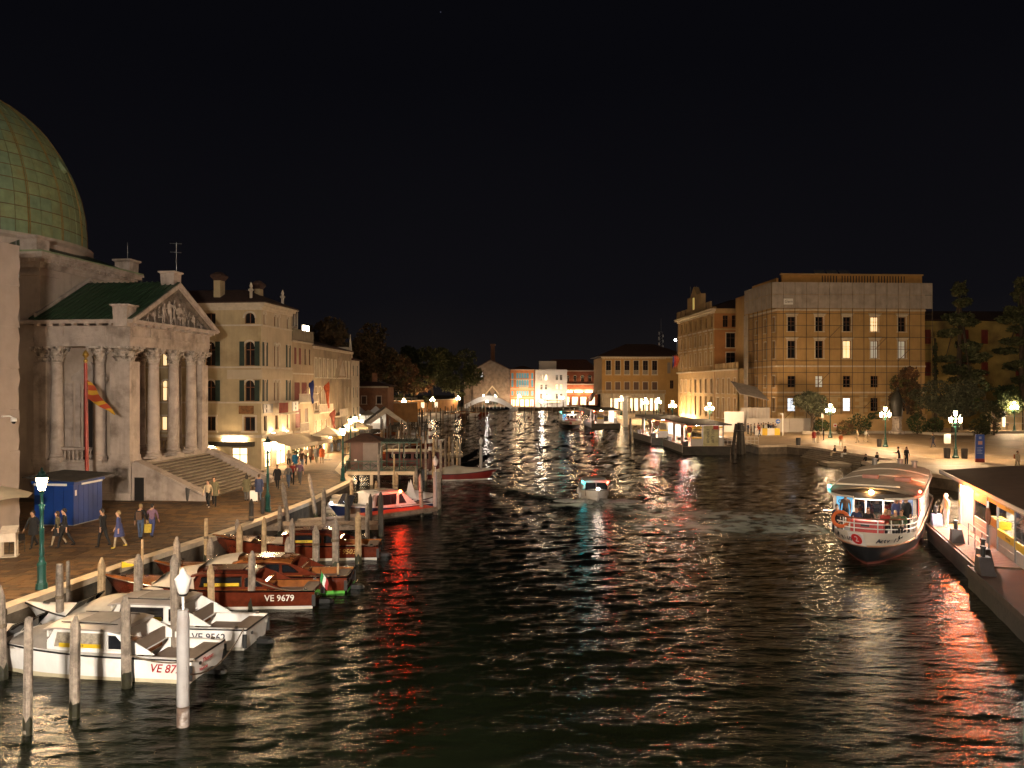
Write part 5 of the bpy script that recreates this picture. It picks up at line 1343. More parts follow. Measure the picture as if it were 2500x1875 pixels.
near = [ # label, px, top y, Y, radius, material, lean, pointed
 ('thick weathered pole cut by the left picture edge', 5, 1428, 23.7, .145, WOOD, (0, -.01), True),
 ('smooth grey flat-topped pole nearest the viewer at lower left', 67.4, 1507, 19.96, .115, WOOD, (0, 0), False),
 ('cracked pole with green algae before the white taxi windows', 182, 1503, 20.97, .125, WOOD, (0, .01), True),
 ('pointed pole against the stern half of the near white taxi hull', 309, 1455, 23.1, .135, WOOD, (0, -.012), True),
 ('pole with a narrow notched top by the quay lamp', 146, 1375, 27.2, .125, WOOD, (0, 0), False),
 ('thin round pole next to the notched one at the quay', 168, 1368, 29.4, .07, WOOD, (0, 0), False),
 ('pale yellowish pointed pole before the varnished bow', 246, 1361, 30.0, .15, WOODL, (0, 0), True),
 ('grey pointed pole in front of the varnished taxi foredeck', 337, 1352, 30.2, .155, WOOD, (0, 0), True),
 ('very thin pale pole near the quay kerb behind the tarpaulin', 347, 1316, 33.2, .06, WOODL, (0, 0), False),
 ('stout grey pole directly behind the big white lantern', 429, 1353, 25.4, .135, WOOD, (0, 0), True),
 ('pointed pole behind the lantern, farther and paler', 432, 1310, 33.0, .14, WOOD, (0, 0), True),
 ('blond pointed pole between the white and the varnished taxis', 517, 1378, 28.9, .125, WOODL, (0, 0), True),
 ('tall grey-brown pole before the lettered varnished hull', 613.5, 1345, 31.2, .135, WOOD, (0, 0), True),
 ('leaning-top grey pole left of the mahogany bow', 512, 1312, 35.6, .15, WOOD, (0, .02), True),
 ('slim pole close to the kerb left of the mahogany bow', 503, 1265, 39.2, .10, WOODL, (0, 0), False),
 ('golden rounded pole in front of the mahogany bow', 585, 1280, 38.6, .16, WOODL, (0, 0), True),
 ('grey pole just behind the golden rounded one', 579, 1267, 41.5, .12, WOOD, (0, 0), True),
 ('slim straight pole before the mahogany taxi windscreen', 645, 1262, 38.8, .12, WOODL, (0, 0), True),
 ('dark pole at the kerb left of the plank dock', 614, 1218, 44.8, .15, WOODD, (0, 0), True),
 ('dark pole at the foot of the church stairs lamp', 641, 1214, 47.4, .12, WOODD, (0, 0), False),
 ('grey pole standing in the left end of the plank dock', 683.5, 1234, 45.6, .13, WOOD, (0, 0), True),
 ('thick grey pole leaning left across the lit quay wall', 707, 1176, 47.5, .14, WOOD, (0, -.14), True),
 ('slim pole leaning sharply left by the water stairs', 773, 1155, 52.0, .13, WOOD, (0, -.16), True),
 ('pole beside the dazzling bow light of the white launch', 790, 1191, 46.5, .14, WOOD, (0, 0), True),
 ('pale pole behind the white launch cabin', 858.5, 1171, 53.6, .13, WOODL, (0, 0), True),
 ('pale pointed pole right behind the launch roof', 919, 1174, 55.0, .14, WOODL, (0, 0), True),
 ('dark brown pole in front of the launch window', 847.7, 1204, 48.4, .16, WOODD, (0, 0), True),
 ('reddish dark pole against the launch side', 904, 1206, 48.8, .14, WOODD, (0, 0), True),
 ('thick dark pole at the inner end of the red stage', 930, 1201, 46.4, .16, WOODD, (0, 0), True),
 ('red-lit pale pole left of the white folded sign', 967, 1153, 59.0, .13, WOODL, (0, .02), True),
 ('tall white-grey pole right of the white folded sign', 1016, 1144, 60.0, .15, WOOD, (0, 0), True),
 ('red-lit pole at the outer end of the red stage', 1030, 1157, 53.2, .14, WOOD, (0, -.03), True),
 ('brown pole touching the second white lantern post', 1072, 1152, 53.9, .14, WOOD, (0, 0), False),
 ('yellowish pole before the mahogany stern lettering', 875.6, 1250, 39.1, .15, WOODL, (0, 0), True),
 ('thin grey pole at the outer end of the plank dock', 896.5, 1228, 43.6, .12, WOOD, (0, 0), True),
 ('thick pointed pole before the mahogany cabin windows', 819, 1264, 37.7, .17, WOOD, (0, 0), True),
 ('grey pole between the mahogany and the varnished taxis', 771.5, 1283, 37.9, .16, WOOD, (0, -.01), True),
 ('grey pole in front of the mahogany helm', 713.5, 1266, 39.4, .145, WOOD, (0, 0), True),
 ('grey pointed pole behind the varnished taxi cabin', 704, 1310, 35.5, .165, WOOD, (0, 0), True),
 ('short pale pole at the stern of the second varnished taxi', 826, 1374, 34.0, .05, WOODL, (0, 0), False)]
for l_, px, ty, Y, r, m, ln, pt in near:
    x, y, z = P(px, ty, Y); pile(l_, x, y, z, r, m, ln, pt)
mid = [(925, 1107, 62, .10), (962, 1108, 63, .07), (1088, 1068, 80, .12), (1096, 1066, 81, .12), (1106, 1080, 76, .12), (1116, 1078, 76, .11), (1122, 1080, 77, .10), (1058, 1068, 72, .12), (1076, 1075, 72, .12),
       (1028, 1068, 82, .11), (1040, 1075, 70, .1), (1050, 1050, 90, .13), (1066, 1060, 84, .12)]
for k, (px, ty, Y, r) in enumerate(mid):
    x, y, z = P(px, ty, Y); pile('brown mooring pole in the cluster by the gondola and hut', x, y, z, r, WOODL if k % 2 else WOOD, (0, 0), False, 'mooring poles by the gondola and hut')
FP = [MB().lathe([(1.05, 0), (1, .6), (.95, .97), (.5, 1.0)], n=7).mesh('mooring_pole', m) for m in (WOODD, WOOD, mat('brown_pile', (.14, .09, .05), .85, .4, 4))]
rr_ = random.Random(11)
def far_pole(px, ty, Y, r, l_, g_):
    x, y, z = P(px, ty, Y)
    o = put('mooring_pole', FP[rr_.randrange(3)], None, (x, y, -.8)); o.scale = (r, r, z + .8)
    tag(o, l_, 'mooring pole', g_)
for k in range(34):
    px = 930 + rr_.uniform(0, 112); Y = rr_.uniform(92, 135)
    far_pole(px, HZ + (H - rr_.uniform(2.6, 3.9)) * F / Y, Y, rr_.uniform(.09, .14), 'thin pole in the crowded boat moorings beyond the brown hut', 'poles of the crowded left moorings')
for k in range(44):
    px = 985 + k * 4.7 + rr_.uniform(-2, 2); Y = 196 + (k * 1.0) + rr_.uniform(-8, 8)
    far_pole(px, HZ + (H - rr_.uniform(2.4, 3.8)) * F / Y, Y, rr_.uniform(.12, .17), 'slim dark pole in the row before the far-left garden wall', 'poles of the far-left moorings')
for k in range(14):
    px = 1252 + k * 14 + rr_.uniform(-4, 4); Y = rr_.uniform(272, 286)
    far_pole(px, HZ + (H - rr_.uniform(2.2, 4.2)) * F / Y, Y, .16, 'tiny dark pole in front of the far hotels', 'poles before the far hotels')
far_pole(1539, 1021, 128, .2, 'single thick brown pole between the far landings', 'lone poles')
# striped barber-pole mooring
sp_ = thing('striped_pole', 'white and dark spiral striped pole beside the pergola hut', 'mooring pole', (P(1050, 1030, 80)[0], 80, 0))
for k in range(14): MB().lathe([(.16, 0), (.16, .38)], (0, 0, -.4 + k * .38), 10, k).build('stripe_band', WHITE if k % 2 and k > 6 else mat('maroon_paint', (.09, .03, .02), .6), sp_)
# dolphin of three dark timbers by the landing
dl = thing('mooring_dolphin', 'cluster of dark heavy timbers chained together beside the poster landing', 'mooring dolphin', (29.2, 102.6, 0))
for dx, dy in ((-.55, 0), (.1, -.35), (.5, .3), (0, .4)):
    MB().cyl((dx * 1.9, dy * 1.9, -1.4), (dx * .7, dy * .7, 3.9 + dy * .3), .22, .2, 9).build('timber', WOODD, dl)
MB().lathe([(.72, 2.9), (.72, 3.05)], n=10).build('iron_band', BLACK, dl)
# ================================================================ boats
MAHO = mat('mahogany', (.11, .022, .010), .16, .35, 2.5, coat=.8, spec=.6)
MAHOD = mat('dark_mahogany', (.055, .012, .007), .22, .3, 3, coat=.6)
TEAK = mat('varnished_teak', (.26, .09, .025), .2, .3, 3, coat=.6)
GEL = mat('white_gelcoat', (.84, .82, .79), .25, .05, 1.5, streak=.16, dirt=(.55, .47, .36), dscale=1.1, damt=.35)
TARP = mat('tarpaulin', (.42, .36, .28), .75, .15, 2, .3, 6)
TARPG = mat('grey_tarpaulin', (.22, .19, .16), .8, .2, 2, .3, 6)
CUSH = mat('brown_cushion', (.16, .115, .085), .7, .15, 3)
CURT = mat('curtain', (.30, .26, .20), .9, .4, 9)
YSIGN = mat('yellow_sign', (.62, .42, .02), .5, .1)
CHROME = mat('chrome', (.6, .6, .6), .15, .1, metal=1)
RUB = mat('black_rubber', (.02, .02, .02), .6)
def hull_fn(L_, B, bow=1.2, stern=.72):
    def b_(t): return max(.02, B * (.94 + .06 * min(1, t / .3)) if t < .5 else B * (1 - ((t - .5) / .5) ** 2.4))
    def sh(t): return stern + .06 * t + (bow - stern - .06) * max(0, (t - .35) / .65) ** 1.5
    def ring(t, e=0, zmin=None, zmax=None):
        bb, s_ = b_(t), sh(t)
        f_ = .95 - (.42 * ((t - .4) / .6) ** 1.3 if t > .4 else 0)
        pts = [(bb, s_), (bb * (1 if t < .45 else .985), s_ * .55), (bb * (f_ + .02), .12), (bb * f_, .0), (bb * f_ * .85, -.22), (bb * .02, -.42 + .3 * t ** 4)]
        out = []
        for y, z in pts:
            x = L_ * t - (1.0 - min(1, max(-.3, z / s_))) * .95 * t ** 7 - (.10 * (1 - z / s_) * (1 - t) ** 8) * -1
            out.append((x, y + e, z))
        return out
    return b_, sh, ring
TS = [0, .06, .12, .2, .3, .4, .5, .58, .66, .74, .81, .87, .92, .96, .985, 1]
def make_hull(t, L_, B, m, stripe, bow=1.2, stern=.72, rub=RUB, deckm=None, ck=.22):
    b_, sh, ring = hull_fn(L_, B, bow, stern)
    rings = []
    for q in TS:
        r = ring(q); rings.append(r + [(x, -y, z) for x, y, z in r[-2::-1]])
    b = MB().loft(rings, closed=False, cap=False)
    b.add(rings[0], [tuple(range(len(rings[0])))])
    b.build('hull', m, t, 1)
    for sg in (1, -1):
        rs = []
        for q in TS:
            r = ring(q)
            (x2, y2, z2), (x3, y3, z3) = r[2], r[3]
            rs.append([(x2, sg * (y2 + .006), z2), (x3, sg * (y3 + .007), z3 - .03)])
        MB().loft(rs, closed=False, cap=False).build('waterline_stripe', stripe, t, 1)
        MB().tube([(ring(q)[0][0], sg * (b_(q) + .012), sh(q) - .03) for q in TS], .03, 6).build('rub_rail', rub, t)
    MB().box(-.012, .0, -B * .93, B * .93, sh(0) - .06, sh(0)).build('transom_trim', rub, t)
    fr = [q for q in TS if q >= ck] ; fr = [ck] + [q for q in fr if q > ck]
    MB().loft([[(ring(q)[0][0], b_(q) * k, sh(q) - .012 + .05 * (1 - k * k) * (1 if q > .6 else 0)) for k in (-.995, -.5, 0, .5, .995)] for q in fr], closed=False, cap=False).build('deck', deckm or m, t, 1)
    MB().box(.05, L_ * ck, -B * .8, B * .8, sh(0) - .32, sh(0) - .28).build('cockpit_floor', CUSH, t)
    MB().box(.10, .62, -B * .78, B * .78, sh(0) - .27, sh(0) - .06).build('stern_seat', CUSH, t)
    for sg in (1, -1): MB().box(.02, L_ * ck, min(sg * B * .81, sg * B * .93), max(sg * B * .81, sg * B * .93), sh(0) - .3, sh(.1) - .005).build('side_deck', deckm or m, t)
    return b_, sh, ring
def taxi(label, loc, rz, hullm, cabm, stripe, L_=8.4, B=1.0, num=None, numm=None, deckm=None, sign='TAXI', tarp=None, rail=RUB, roofm=None, shear=0, numx=1.6, curtain=False, tarph=1.62, lite=False, group='water taxis moored at the left quay', name='water_taxi', low=0, ext=True, cx=0.0):
    t = thing(name, label, 'water taxi', loc, rz, group)
    b_, sh, ring = make_hull(t, L_, B, hullm, stripe, rub=rail, deckm=deckm)
    hw = B * .82; zt = 1.46 - low; c1 = 4.75 + cx
    prof = [(1.25 + cx, .76), (2.0 + cx, 1.18 - low * .6), (2.55 + cx, zt - .04), (c1 - .3, zt), (c1, .95), (c1 + .02, .76)]
    for sg in (1, -1):
        y0, y1 = sorted((sg * hw, sg * (hw - .05)))
        MB().yprism(prof, y0, y1).build('cabin_side', cabm, t)
        for xa, xb in ((2.05 + cx, 2.72 + cx), (2.86 + cx, c1 - .25)):
            yo = sg * (hw + .008); ya, yb = sorted((yo, yo - sg * .006))
            top = zt - .11 if xa > 2.5 + cx else zt - .15
            pl_ = [(xa, .87), (xb, .87), (xb - (.12 if xa > 2.5 + cx else 0), top), (xa + (.0 if xa > 2.5 + cx else .42), top)]
            p_ = MB().yprism(pl_, ya, yb).build('side_window', CURT if (curtain and xa > 2.5 + cx) else GLASS, t)
            yc, yd = sorted((yo + sg * .008, yo))
            b = MB()
            for (x0, z0), (x1, z1) in zip(pl_, pl_[1:] + pl_[:1]): b.cyl((x0, yo + sg * .004, z0), (x1, yo + sg * .004, z1), .02, .02, 4)
            b.build('window_frame', CHROME if cabm is not GEL else GEL, p_)
    # roof with camber and its sliding hatch
    RM = roofm or cabm
    MB().loft([[(x, y * (hw + .06), z0 + zt + .09 * (1 - y * y)) for y in (-1, -.6, 0, .6, 1)] + [(x, y * (hw + .06), z0 + zt - .05) for y in (1, -1)] for x, z0 in ((2.35 + cx, -.06), (2.7 + cx, 0), (c1 - .35, .02), (c1 + .05, -.05))]).build('cabin_roof', RM, t, 1)
    MB().box(2.9 + cx, c1 - .8, -hw * .62, hw * .62, zt + .075, zt + .115).build('roof_hatch', TARPG if cabm is GEL else MAHOD, t)
    for y in (-hw * .66, hw * .66): MB().cyl((2.6 + cx, y, zt + .07), (c1 - .3, y, zt + .09), .015, .015, 4).build('roof_rail', CHROME, t)
    MB().box(1.9 + cx, 2.0 + cx, -hw + .05, hw - .05, .7, 1.1 - low * .5).build('seat_back', CUSH if cabm is GEL else TEAK, t)
    MB().box(c1 - .06, c1, -hw + .05, hw - .05, .76, zt - .05).build('bulkhead', cabm, t)
    MB().box(2.0 + cx, c1 - .07, -hw + .06, hw - .06, .5, .74).build('cabin_floor', TEAK, t)
    # helm: windscreen
    hx = c1 + 1.25
    for k, (ya, yb) in enumerate(((-hw * .9, -.03), (.03, hw * .9))):
        MB().loft([[(hx + .35, ya * 1.05, .92), (hx + .35, yb * 1.05, .92), (hx + .36, yb * 1.05, .92), (hx + .36, ya * 1.05, .92)], [(hx - .1, ya, 1.42 - low), (hx - .1, yb, 1.42 - low), (hx - .09, yb, 1.42 - low), (hx - .09, ya, 1.42 - low)]]).build('windscreen', GLASS, t)
    MB().tube([(hx + .35, -hw * .95, .92), (hx - .1, -hw * .9, 1.43 - low), (hx - .1, hw * .9, 1.43 - low), (hx + .35, hw * .95, .92)], .022, 5).build('windscreen_frame', CHROME, t)
    MB().box(c1 + .05, hx + .3, -hw * .95, hw * .95, .5, .9).build('helm_console', CUSH, t)
    if tarp:
        rings = []
        for i in range(9):
            u = i / 8; x = c1 - .1 + (hx + .75 - c1) * u
            hh = (tarph - .75 * u ** 2.2) - low
            rings.append([(x + .06 * math.sin(7 * v + 9 * u), (hw + .08) * math.cos(v), .84 + (hh - .8) * math.sin(v) ** .7 * (1 + .05 * math.sin(9 * u + 5 * v)) if 0 < v < math.pi else .80) for v in np.linspace(0, math.pi, 11)])
        MB().loft(rings, closed=False, cap=False).build('tarpaulin', tarp, t, 'all')
    # foredeck furniture
    if not lite:
        xb = L_ - .75
        MB().box(xb - .1, xb + .1, -.05, .05, sh(.92), sh(.92) + .09).build('bow_cleat', CHROME, t)
        MB().ball((xb - .45, .0, sh(.9) + .14), (.11, .07, .07), 8, 5).cyl((xb - .45, 0, sh(.9)), (xb - .45, 0, sh(.9) + .12), .02, .02, 5).build('bow_lamp', CHROME, t)
        for sg in (-1, 1): MB().box(.3, .42, sg * B * .87 - .03, sg * B * .87 + .03, sh(0), sh(0) + .07).build('stern_cleat', CHROME, t)
        MB().cyl((-.02, B * .55, .5), (-.06, B * .55, .5), .05, .05, 8).build('exhaust', BLACK, t)
    if not lite:
        for sg in (-1, 1): MB().box(-.03, .1, min(sg * B * .955, sg * B * 1.0), max(sg * B * .955, sg * B * 1.0), .12, .56).build('corner_fender', RUB, t)
        for xf in (2.2, 4.6): MB().lathe([(.02, .62), (.09, .56), (.10, .25), (.09, .18), (.02, .14)], (xf, -B - .09, 0), 8).build('side_fender', WHITE, t, 1)
    if ext: MB().box(-.42, -.02, -.14, .14, -.2, .16).ball((-.4, 0, .03), (.2, .17, .13), 7, 4).build('stern_drive', BLACK, t)
    MN = frame((0, 0, 0), (-1, 0, 0), (0, 0, 1), (0, 1, 0))
    if num:
        text(num, .34, numm, t, Matrix.Translation((numx, B * .965 + .03, .44)) @ MN, shear=shear, bold=.004)
    if sign:
        MB().box(2.95 + cx, 4.3 + cx, hw + .02, hw + .03, .895, 1.015).build('taxi_sign', YSIGN, t)
        text(sign, .10, BLACK, t, Matrix.Translation((3.7 + cx, hw + .031, .953)) @ MN, ext=.002)
    return t
def rz_of(fx, fy): return math.atan2(fy, fx)
RED_L = mat('red_letter', (.32, .02, .02), .5); BLK_L = mat('black_letter', (.03, .03, .05), .5); WHT_L = mat('white_letter', (.7, .68, .62), .5); GLD_L = mat('gilt_letter', (.40, .24, .06), .5)
WL_Y = mat('cream_waterline', (.55, .48, .33), .5); WL_G = mat('green_waterline', (.10, .42, .05), .5); WL_W = mat('white_waterline', (.6, .57, .5), .5)
b1 = taxi('near white water taxi with curtained windows and red stern number', (-9.2, 24.25, 0), rz_of(-.987, .13), GEL, GEL, WL_Y, L_=8.3, B=1.05, num='VE 8721', numm=RED_L, deckm=GEL, sign='TAXI 218', tarp=TARPG, shear=.25, curtain=True, tarph=1.34, numx=.72, roofm=mat('taupe_roof', (.30, .26, .23), .4, .08))
MTr = lambda y, z: frame((-.014, y, z), (0, -1, 0), (0, 0, 1), (-1, 0, 0))
text('Thomas', .20, RED_L, b1, MTr(.1, .50), shear=.3); text('Venezia', .16, RED_L, b1, MTr(.35, .28), shear=.3)
b2 = taxi('second white water taxi with dark rail and black stern number', (-8.65, 27.15, 0), rz_of(-.995, .08), GEL, GEL, WL_W, L_=8.3, B=1.0, num='VE 9562', numm=BLK_L, deckm=GEL, sign='TAXI 210', tarp=TARP, tarph=1.5, numx=1.25, rail=RUB, roofm=mat('taupe_roof'))
b3 = taxi('dark varnished water taxi with white number and tricolour on its stern', (-7.75, 32.15, 0), rz_of(-1, -.04), MAHO, MAHO, WL_W, L_=8.5, B=1.0, num='VE 9679', numm=WHT_L, deckm=TEAK, sign='TAXI 172', tarp=TARP, numx=1.35, rail=CHROME, low=.1)
b4 = taxi('second dark varnished taxi with a green waterline stripe', (-6.95, 34.45, 0), rz_of(-1, -.02), MAHO, MAHO, WL_G, L_=8.4, B=1.0, deckm=TEAK, sign=None, tarp=TARP, rail=CHROME, low=.12, roofm=TEAK)
MB().box(-.02, -.012, -.9, .9, .04, .12).build('green_band', mat('green_band', (.05, .55, .05), .5), b4)
b5 = taxi('long mahogany water taxi with gilt number below the plank dock', (-6.75, 40.95, 0), rz_of(-1, -.07), MAHO, MAHO, WL_W, L_=8.4, B=1.0, num='VE 9503', numm=GLD_L, deckm=TEAK, sign='TAXI 96', rail=CHROME, low=.1, shear=.2, numx=1.7)
# tricolour on the stern of the varnished taxi
tf = thing('stern_flag', 'small green white and red flag at the varnished taxi stern', 'flag', (-7.62, 31.5, .72))
MB().cyl((0, 0, 0), (.08, 0, .75), .015, .012, 5).build('staff', CHROME, tf)
for k, m in enumerate((mat('flag_green', (.02, .22, .05), .8), WHITE, mat('flag_red', (.35, .03, .03), .8))):
    MB().loft([[(.07 + (.12 * k + .12 * u) * .8 + .02 * math.sin(6 * v), .05 * math.sin(4 * v + k), .72 - .42 * v - .14 * (k + u)) for v in np.linspace(0, 1, 5)] for u in (0, .5, 1)], closed=False, cap=False).build('cloth_band', m, tf, 'all')
for nm, l_, loc, m in (('bow_pennant', 'small yellow pennant at the varnished taxi bow', (-15.55, 31.75, 1.15), YSIGN), ('bow_pennant', 'small blue-grey pennant at the near white taxi bow', (-17.0, 25.55, 1.15), mat('slate_cloth', (.12, .19, .27), .8))):
    t = thing(nm, l_, 'pennant', loc)
    MB().cyl((0, 0, 0), (.03, 0, .6), .012, .01, 5).build('staff', CHROME, t)
    MB().loft([[(.02 + .5 * u, .03 * math.sin(8 * u), .58 - .26 * v * (1 - u * .7) - .1 * u) for v in (0, .5, 1)] for u in np.linspace(0, 1, 6)], closed=False, cap=False).build('cloth', m, t, 'all')
# white launch at the red stage
BLUEH = mat('navy_hull', (.02, .03, .09), .3, .1)
b6 = taxi('white launch with a navy hull and dazzling bow light by the red stage', (-6.1, 55.6, 0), rz_of(-.75, -.66), BLUEH, GEL, WL_W, L_=7.4, B=1.1, deckm=GEL, sign=None, low=-.25, rail=GEL, name='white_launch', group='launches')
b6['category'] = 'motorboat'
MB().ball((7.2, 0, 1.26), .09, 8, 6).build('bow_light', mat('bow_beam', (.9, .95, 1), .4, emit=260, ecol=(.75, .86, 1)), b6)
# small craft ahead of the launch, under white covers
wc = thing('covered_dinghy', 'small dinghy under a white cover beyond the red light', 'boat', (-8.3, 57.2, 0), R(30))
make_hull(wc, 3.4, .7, GEL, WL_W, .8, .5)
MB().loft([[(x, .66 * s_ * y, .52 + hh * (1 - y * y)) for y in np.linspace(-1, 1, 7)] for x, s_, hh in ((.2, 1, .3), (1.1, 1, .75), (2.1, .8, .5), (3.0, .4, .3))], closed=False, cap=False).build('cover', WHITE, wc, 'all')
ws_ = thing('folded_sign', 'white folded triangular board standing on the covered dinghy', 'sign', (-7.3, 57.2, .75), .4)
MB().yprism([(-.42, -.2), (.5, -.2), (.05, 1.3)], -.02, .02).build('board', WHITE, ws_); MB().yprism([(-.3, -.2), (.2, -.2), (-.02, 1.15)], .25, .28).build('back_board', WHITE, ws_)
rl = thing('red_beacon', 'glowing red warning light on a white bracket over the red stage', 'lamp', (-7.35, 52.6, .75))
MB().tube([(.1, 0, 0), (-.25, 0, .25), (-.2, 0, .7), (0, 0, .95)], .035).build('bracket', WHITE, rl); MB().ball((0, 0, 1.03), .10, 8, 6).build('red_lens', mat('red_lens', (1, .05, .02), .4, emit=330, ecol=(1, .045, .012)), rl)
# ---------------------------------------------------------------- docks
def dock(label, c0, c1, c2, c3, z, n, m, topm=None, nm='landing_stage'):
    """planks run across from edge c0-c1 to edge c3-c2"""
    t = thing(nm, label, 'landing stage', (c0[0], c0[1], 0))
    o_ = Vector(c0)
    q = [Vector(p) - o_ for p in (c0, c1, c2, c3)]
    for k in range(n):
        a, b2_ = k / n + .004, (k + 1) / n - .004
        pp = [q[0].lerp(q[1], a), q[0].lerp(q[1], b2_), q[3].lerp(q[2], b2_), q[3].lerp(q[2], a)]
        dz = rnd(-.006, .006)
        MB().prism([(p.x, p.y) for p in pp], z - .05 + dz, z + dz).build('plank', m, t)
    for e0, e1 in ((q[0], q[1]), (q[3], q[2])):
        d_ = (e1 - e0).normalized(); n_ = Vector((-d_.y, d_.x)) * .06
        MB().prism([((e0 - n_).x, (e0 - n_).y), ((e1 - n_).x, (e1 - n_).y), ((e1 + n_).x, (e1 + n_).y), ((e0 + n_).x, (e0 + n_).y)], z - .26, z - .052).build('side_beam', PLANK, t)
    return t, q
dk1, _ = dock('grey plank landing stage between the mahogany taxi and the launch', (-14.0, 45.6), (-7.7, 45.9), (-7.6, 47.5), (-13.9, 47.2), .72, 34, PLANK)
dk2, q_ = dock('landing stage with a red carpet pointing out into the canal', (-9.6, 49.0), (-5.0, 53.4), (-5.9, 54.5), (-10.4, 50.2), .62, 28, PLANK)
RC = mat('red_carpet', (.42, .06, .025), .9, .15, 3)
cp_ = [q_[0].lerp(q_[1], .12) * .92 + q_[3].lerp(q_[2], .12) * .08, q_[0].lerp(q_[1], .97) * .92 + q_[3].lerp(q_[2], .97) * .08, q_[0].lerp(q_[1], .97) * .1 + q_[3].lerp(q_[2], .97) * .9, q_[0].lerp(q_[1], .12) * .1 + q_[3].lerp(q_[2], .12) * .9]
MB().prism([(p.x, p.y) for p in cp_], .63, .65).build('red_carpet', RC, dk2)
dk3, _ = dock('low boarding plank between the launch and the quay stairs', (-12.6, 47.9), (-9.4, 49.6), (-9.9, 50.4), (-13.1, 48.8), .6, 16, PLANK)
qs_ = thing('quay_stairs', 'stone stairs cut into the quay corner beside the leaning pole', 'stairs', (-13.2, 54.5, 0))
for k in range(5): MB().box(-.1 + k * .0, 1.9 - .1 * k, .6 + k * .55, 1.15 + k * .55 - .01, -.6, .15 + .18 * k).build('step', KERB, qs_)
# ---------------------------------------------------------------- speedboat, gondola, moored boats beyond the hut
sb = thing('speedboat', 'red-hulled speedboat under a cream cover beyond the second lantern', 'boat', (-7.9, 74.2, 0), R(6))
make_hull(sb, 6.6, .95, mat('red_hull', (.20, .025, .02), .3), WL_W, 1.0, .6, deckm=GEL)
MB().loft([[(x, .86 * s_ * y, .62 + hh * (1 - y * y)) for y in np.linspace(-1, 1, 9)] for x, s_, hh in ((.1, 1, .15), (1.2, 1, .45), (2.6, 1, .75), (3.6, .96, .55), (5.0, .7, .45), (6.2, .2, .42))], closed=False, cap=False).build('cover', mat('cream_cover', (.5, .45, .36), .8, .1), sb, 'all')
MB().box(-.5, -.05, -.2, .2, .1, 1.0).box(-.35, -.1, -.12, .12, -.3, .1).build('outboard', BLACK, sb)
def gondola(label, loc, rz):
    t = thing('gondola', label, 'gondola', loc, rz, 'gondolas moored near the hut')
    rings = []
    for i in range(17):
        u = i / 16; s_ = max(.02, math.sin(math.pi * u) ** .6) * .7; z = .35 + 1.25 * abs(2 * u - 1) ** 3.2
        rings.append([((u - .5) * 10.5, y * s_, z if abs(y) > .9 else z - .5 * s_) for y in (-1, -.92, -.4, 0, .4, .92, 1)] + [((u - .5) * 10.2, 0, max(-.2, z - .75))])
    MB().loft(rings).build('hull', mat('gondola_black', (.008, .008, .009), .2, .1, coat=.6), t, 1)
    b = MB().tube([(5.1, 0, 1.0), (5.35, 0, 1.5), (5.4, 0, 1.95), (5.15, 0, 2.05)], .05)
    for k in range(5): b.box(5.35, 5.55, -.02, .02, 1.15 + k * .14, 1.22 + k * .14)
    b.build('bow_iron', CHROME, t)
    MB().box(-.9, .1, -.35, .35, .42, .7).box(.1, .3, -.4, .4, .42, 1.0).build('seat', mat('dark_red_velvet', (.07, .01, .01), .8), t)
    return t
g0 = gondola('black gondola with a bright bow iron moored right of the poles', (-7.6, 86, 0), R(8))
dup(g0, (-9.0, 90.5, 0), R(10), 'second black gondola lying behind the first near the poles')
# simple moored boats farther off
def small_boat(label, loc, rz, hm, cm, L_=6.5, B=.95, group='boats of the far moorings', cab=False):
    t = thing('moored_boat', label, 'boat', loc, rz, group)
    b_, sh, ring = hull_fn(L_, B, 1.05, .65)
    rings = []
    for q in (0, .2, .4, .6, .75, .88, .96, 1):
        r = ring(q); rings.append(r + [(x, -y, z) for x, y, z in r[-2::-1]])
    MB().loft(rings).build('hull', hm, t, 1)
    MB().loft([[(x, B * .84 * s_ * y, .66 + hh * (1 - y ** 4)) for y in np.linspace(-1, 1, 7)] for x, s_, hh in ((.4, 1, .2), (1.6, 1, .75 if cab else .4), (L_ * .6, .95, .8 if cab else .5), (L_ * .72, .8, .3), (L_ * .9, .4, .3))], closed=False, cap=False).build('cover', cm, t, 'all')
    return t
BL = [('dark covered boat', MAHOD, TARPG), ('pale covered boat', GEL, TARP), ('brown wooden boat', MAHO, TEAK), ('white cabin boat', GEL, GEL)]
for k, (px, Y, w_, rz) in enumerate(((905, 118, 0, .2), (935, 112, 2, .1), (965, 104, 0, .15), (1000, 108, 2, .05), (1028, 116, 3, .1), (990, 124, 1, .2), (950, 132, 2, .2), (1015, 138, 1, .1), (985, 96, 2, .1))):
    small_boat(BL[w_][0] + ' in the crowded moorings beyond the hut, ' + ('%s rank' % ['nearest', 'second', 'third', 'fourth', 'fifth', 'sixth', 'seventh', 'farthest', 'front'][k]), ((px - CX) / F * Y - 3, Y, 0), rz, BL[w_][1], BL[w_][2], cab=w_ == 3)
for k, (px, Y, w_, rz) in enumerate(((1000, 205, 3, .1), (1030, 212, 1, 0), (1058, 218, 3, .1), (1085, 222, 1, .2), (1110, 228, 2, .1), (1135, 232, 1, .1), (1160, 236, 2, .15), (1012, 222, 2, .3), (1120, 244, 2, .3))):
    small_boat(BL[w_][0] + ' moored before the far-left garden wall', ((px - CX) / F * Y - 3, Y, 0), rz, BL[w_][1], BL[w_][2], 7.5, 1.1, 'boats before the garden wall', w_ == 3)
bd = thing('boathouse_cover', 'peaked pale canvas boat shelter at the end of the left quay', 'boat shelter', (-18.6, 118, 0), R(12))
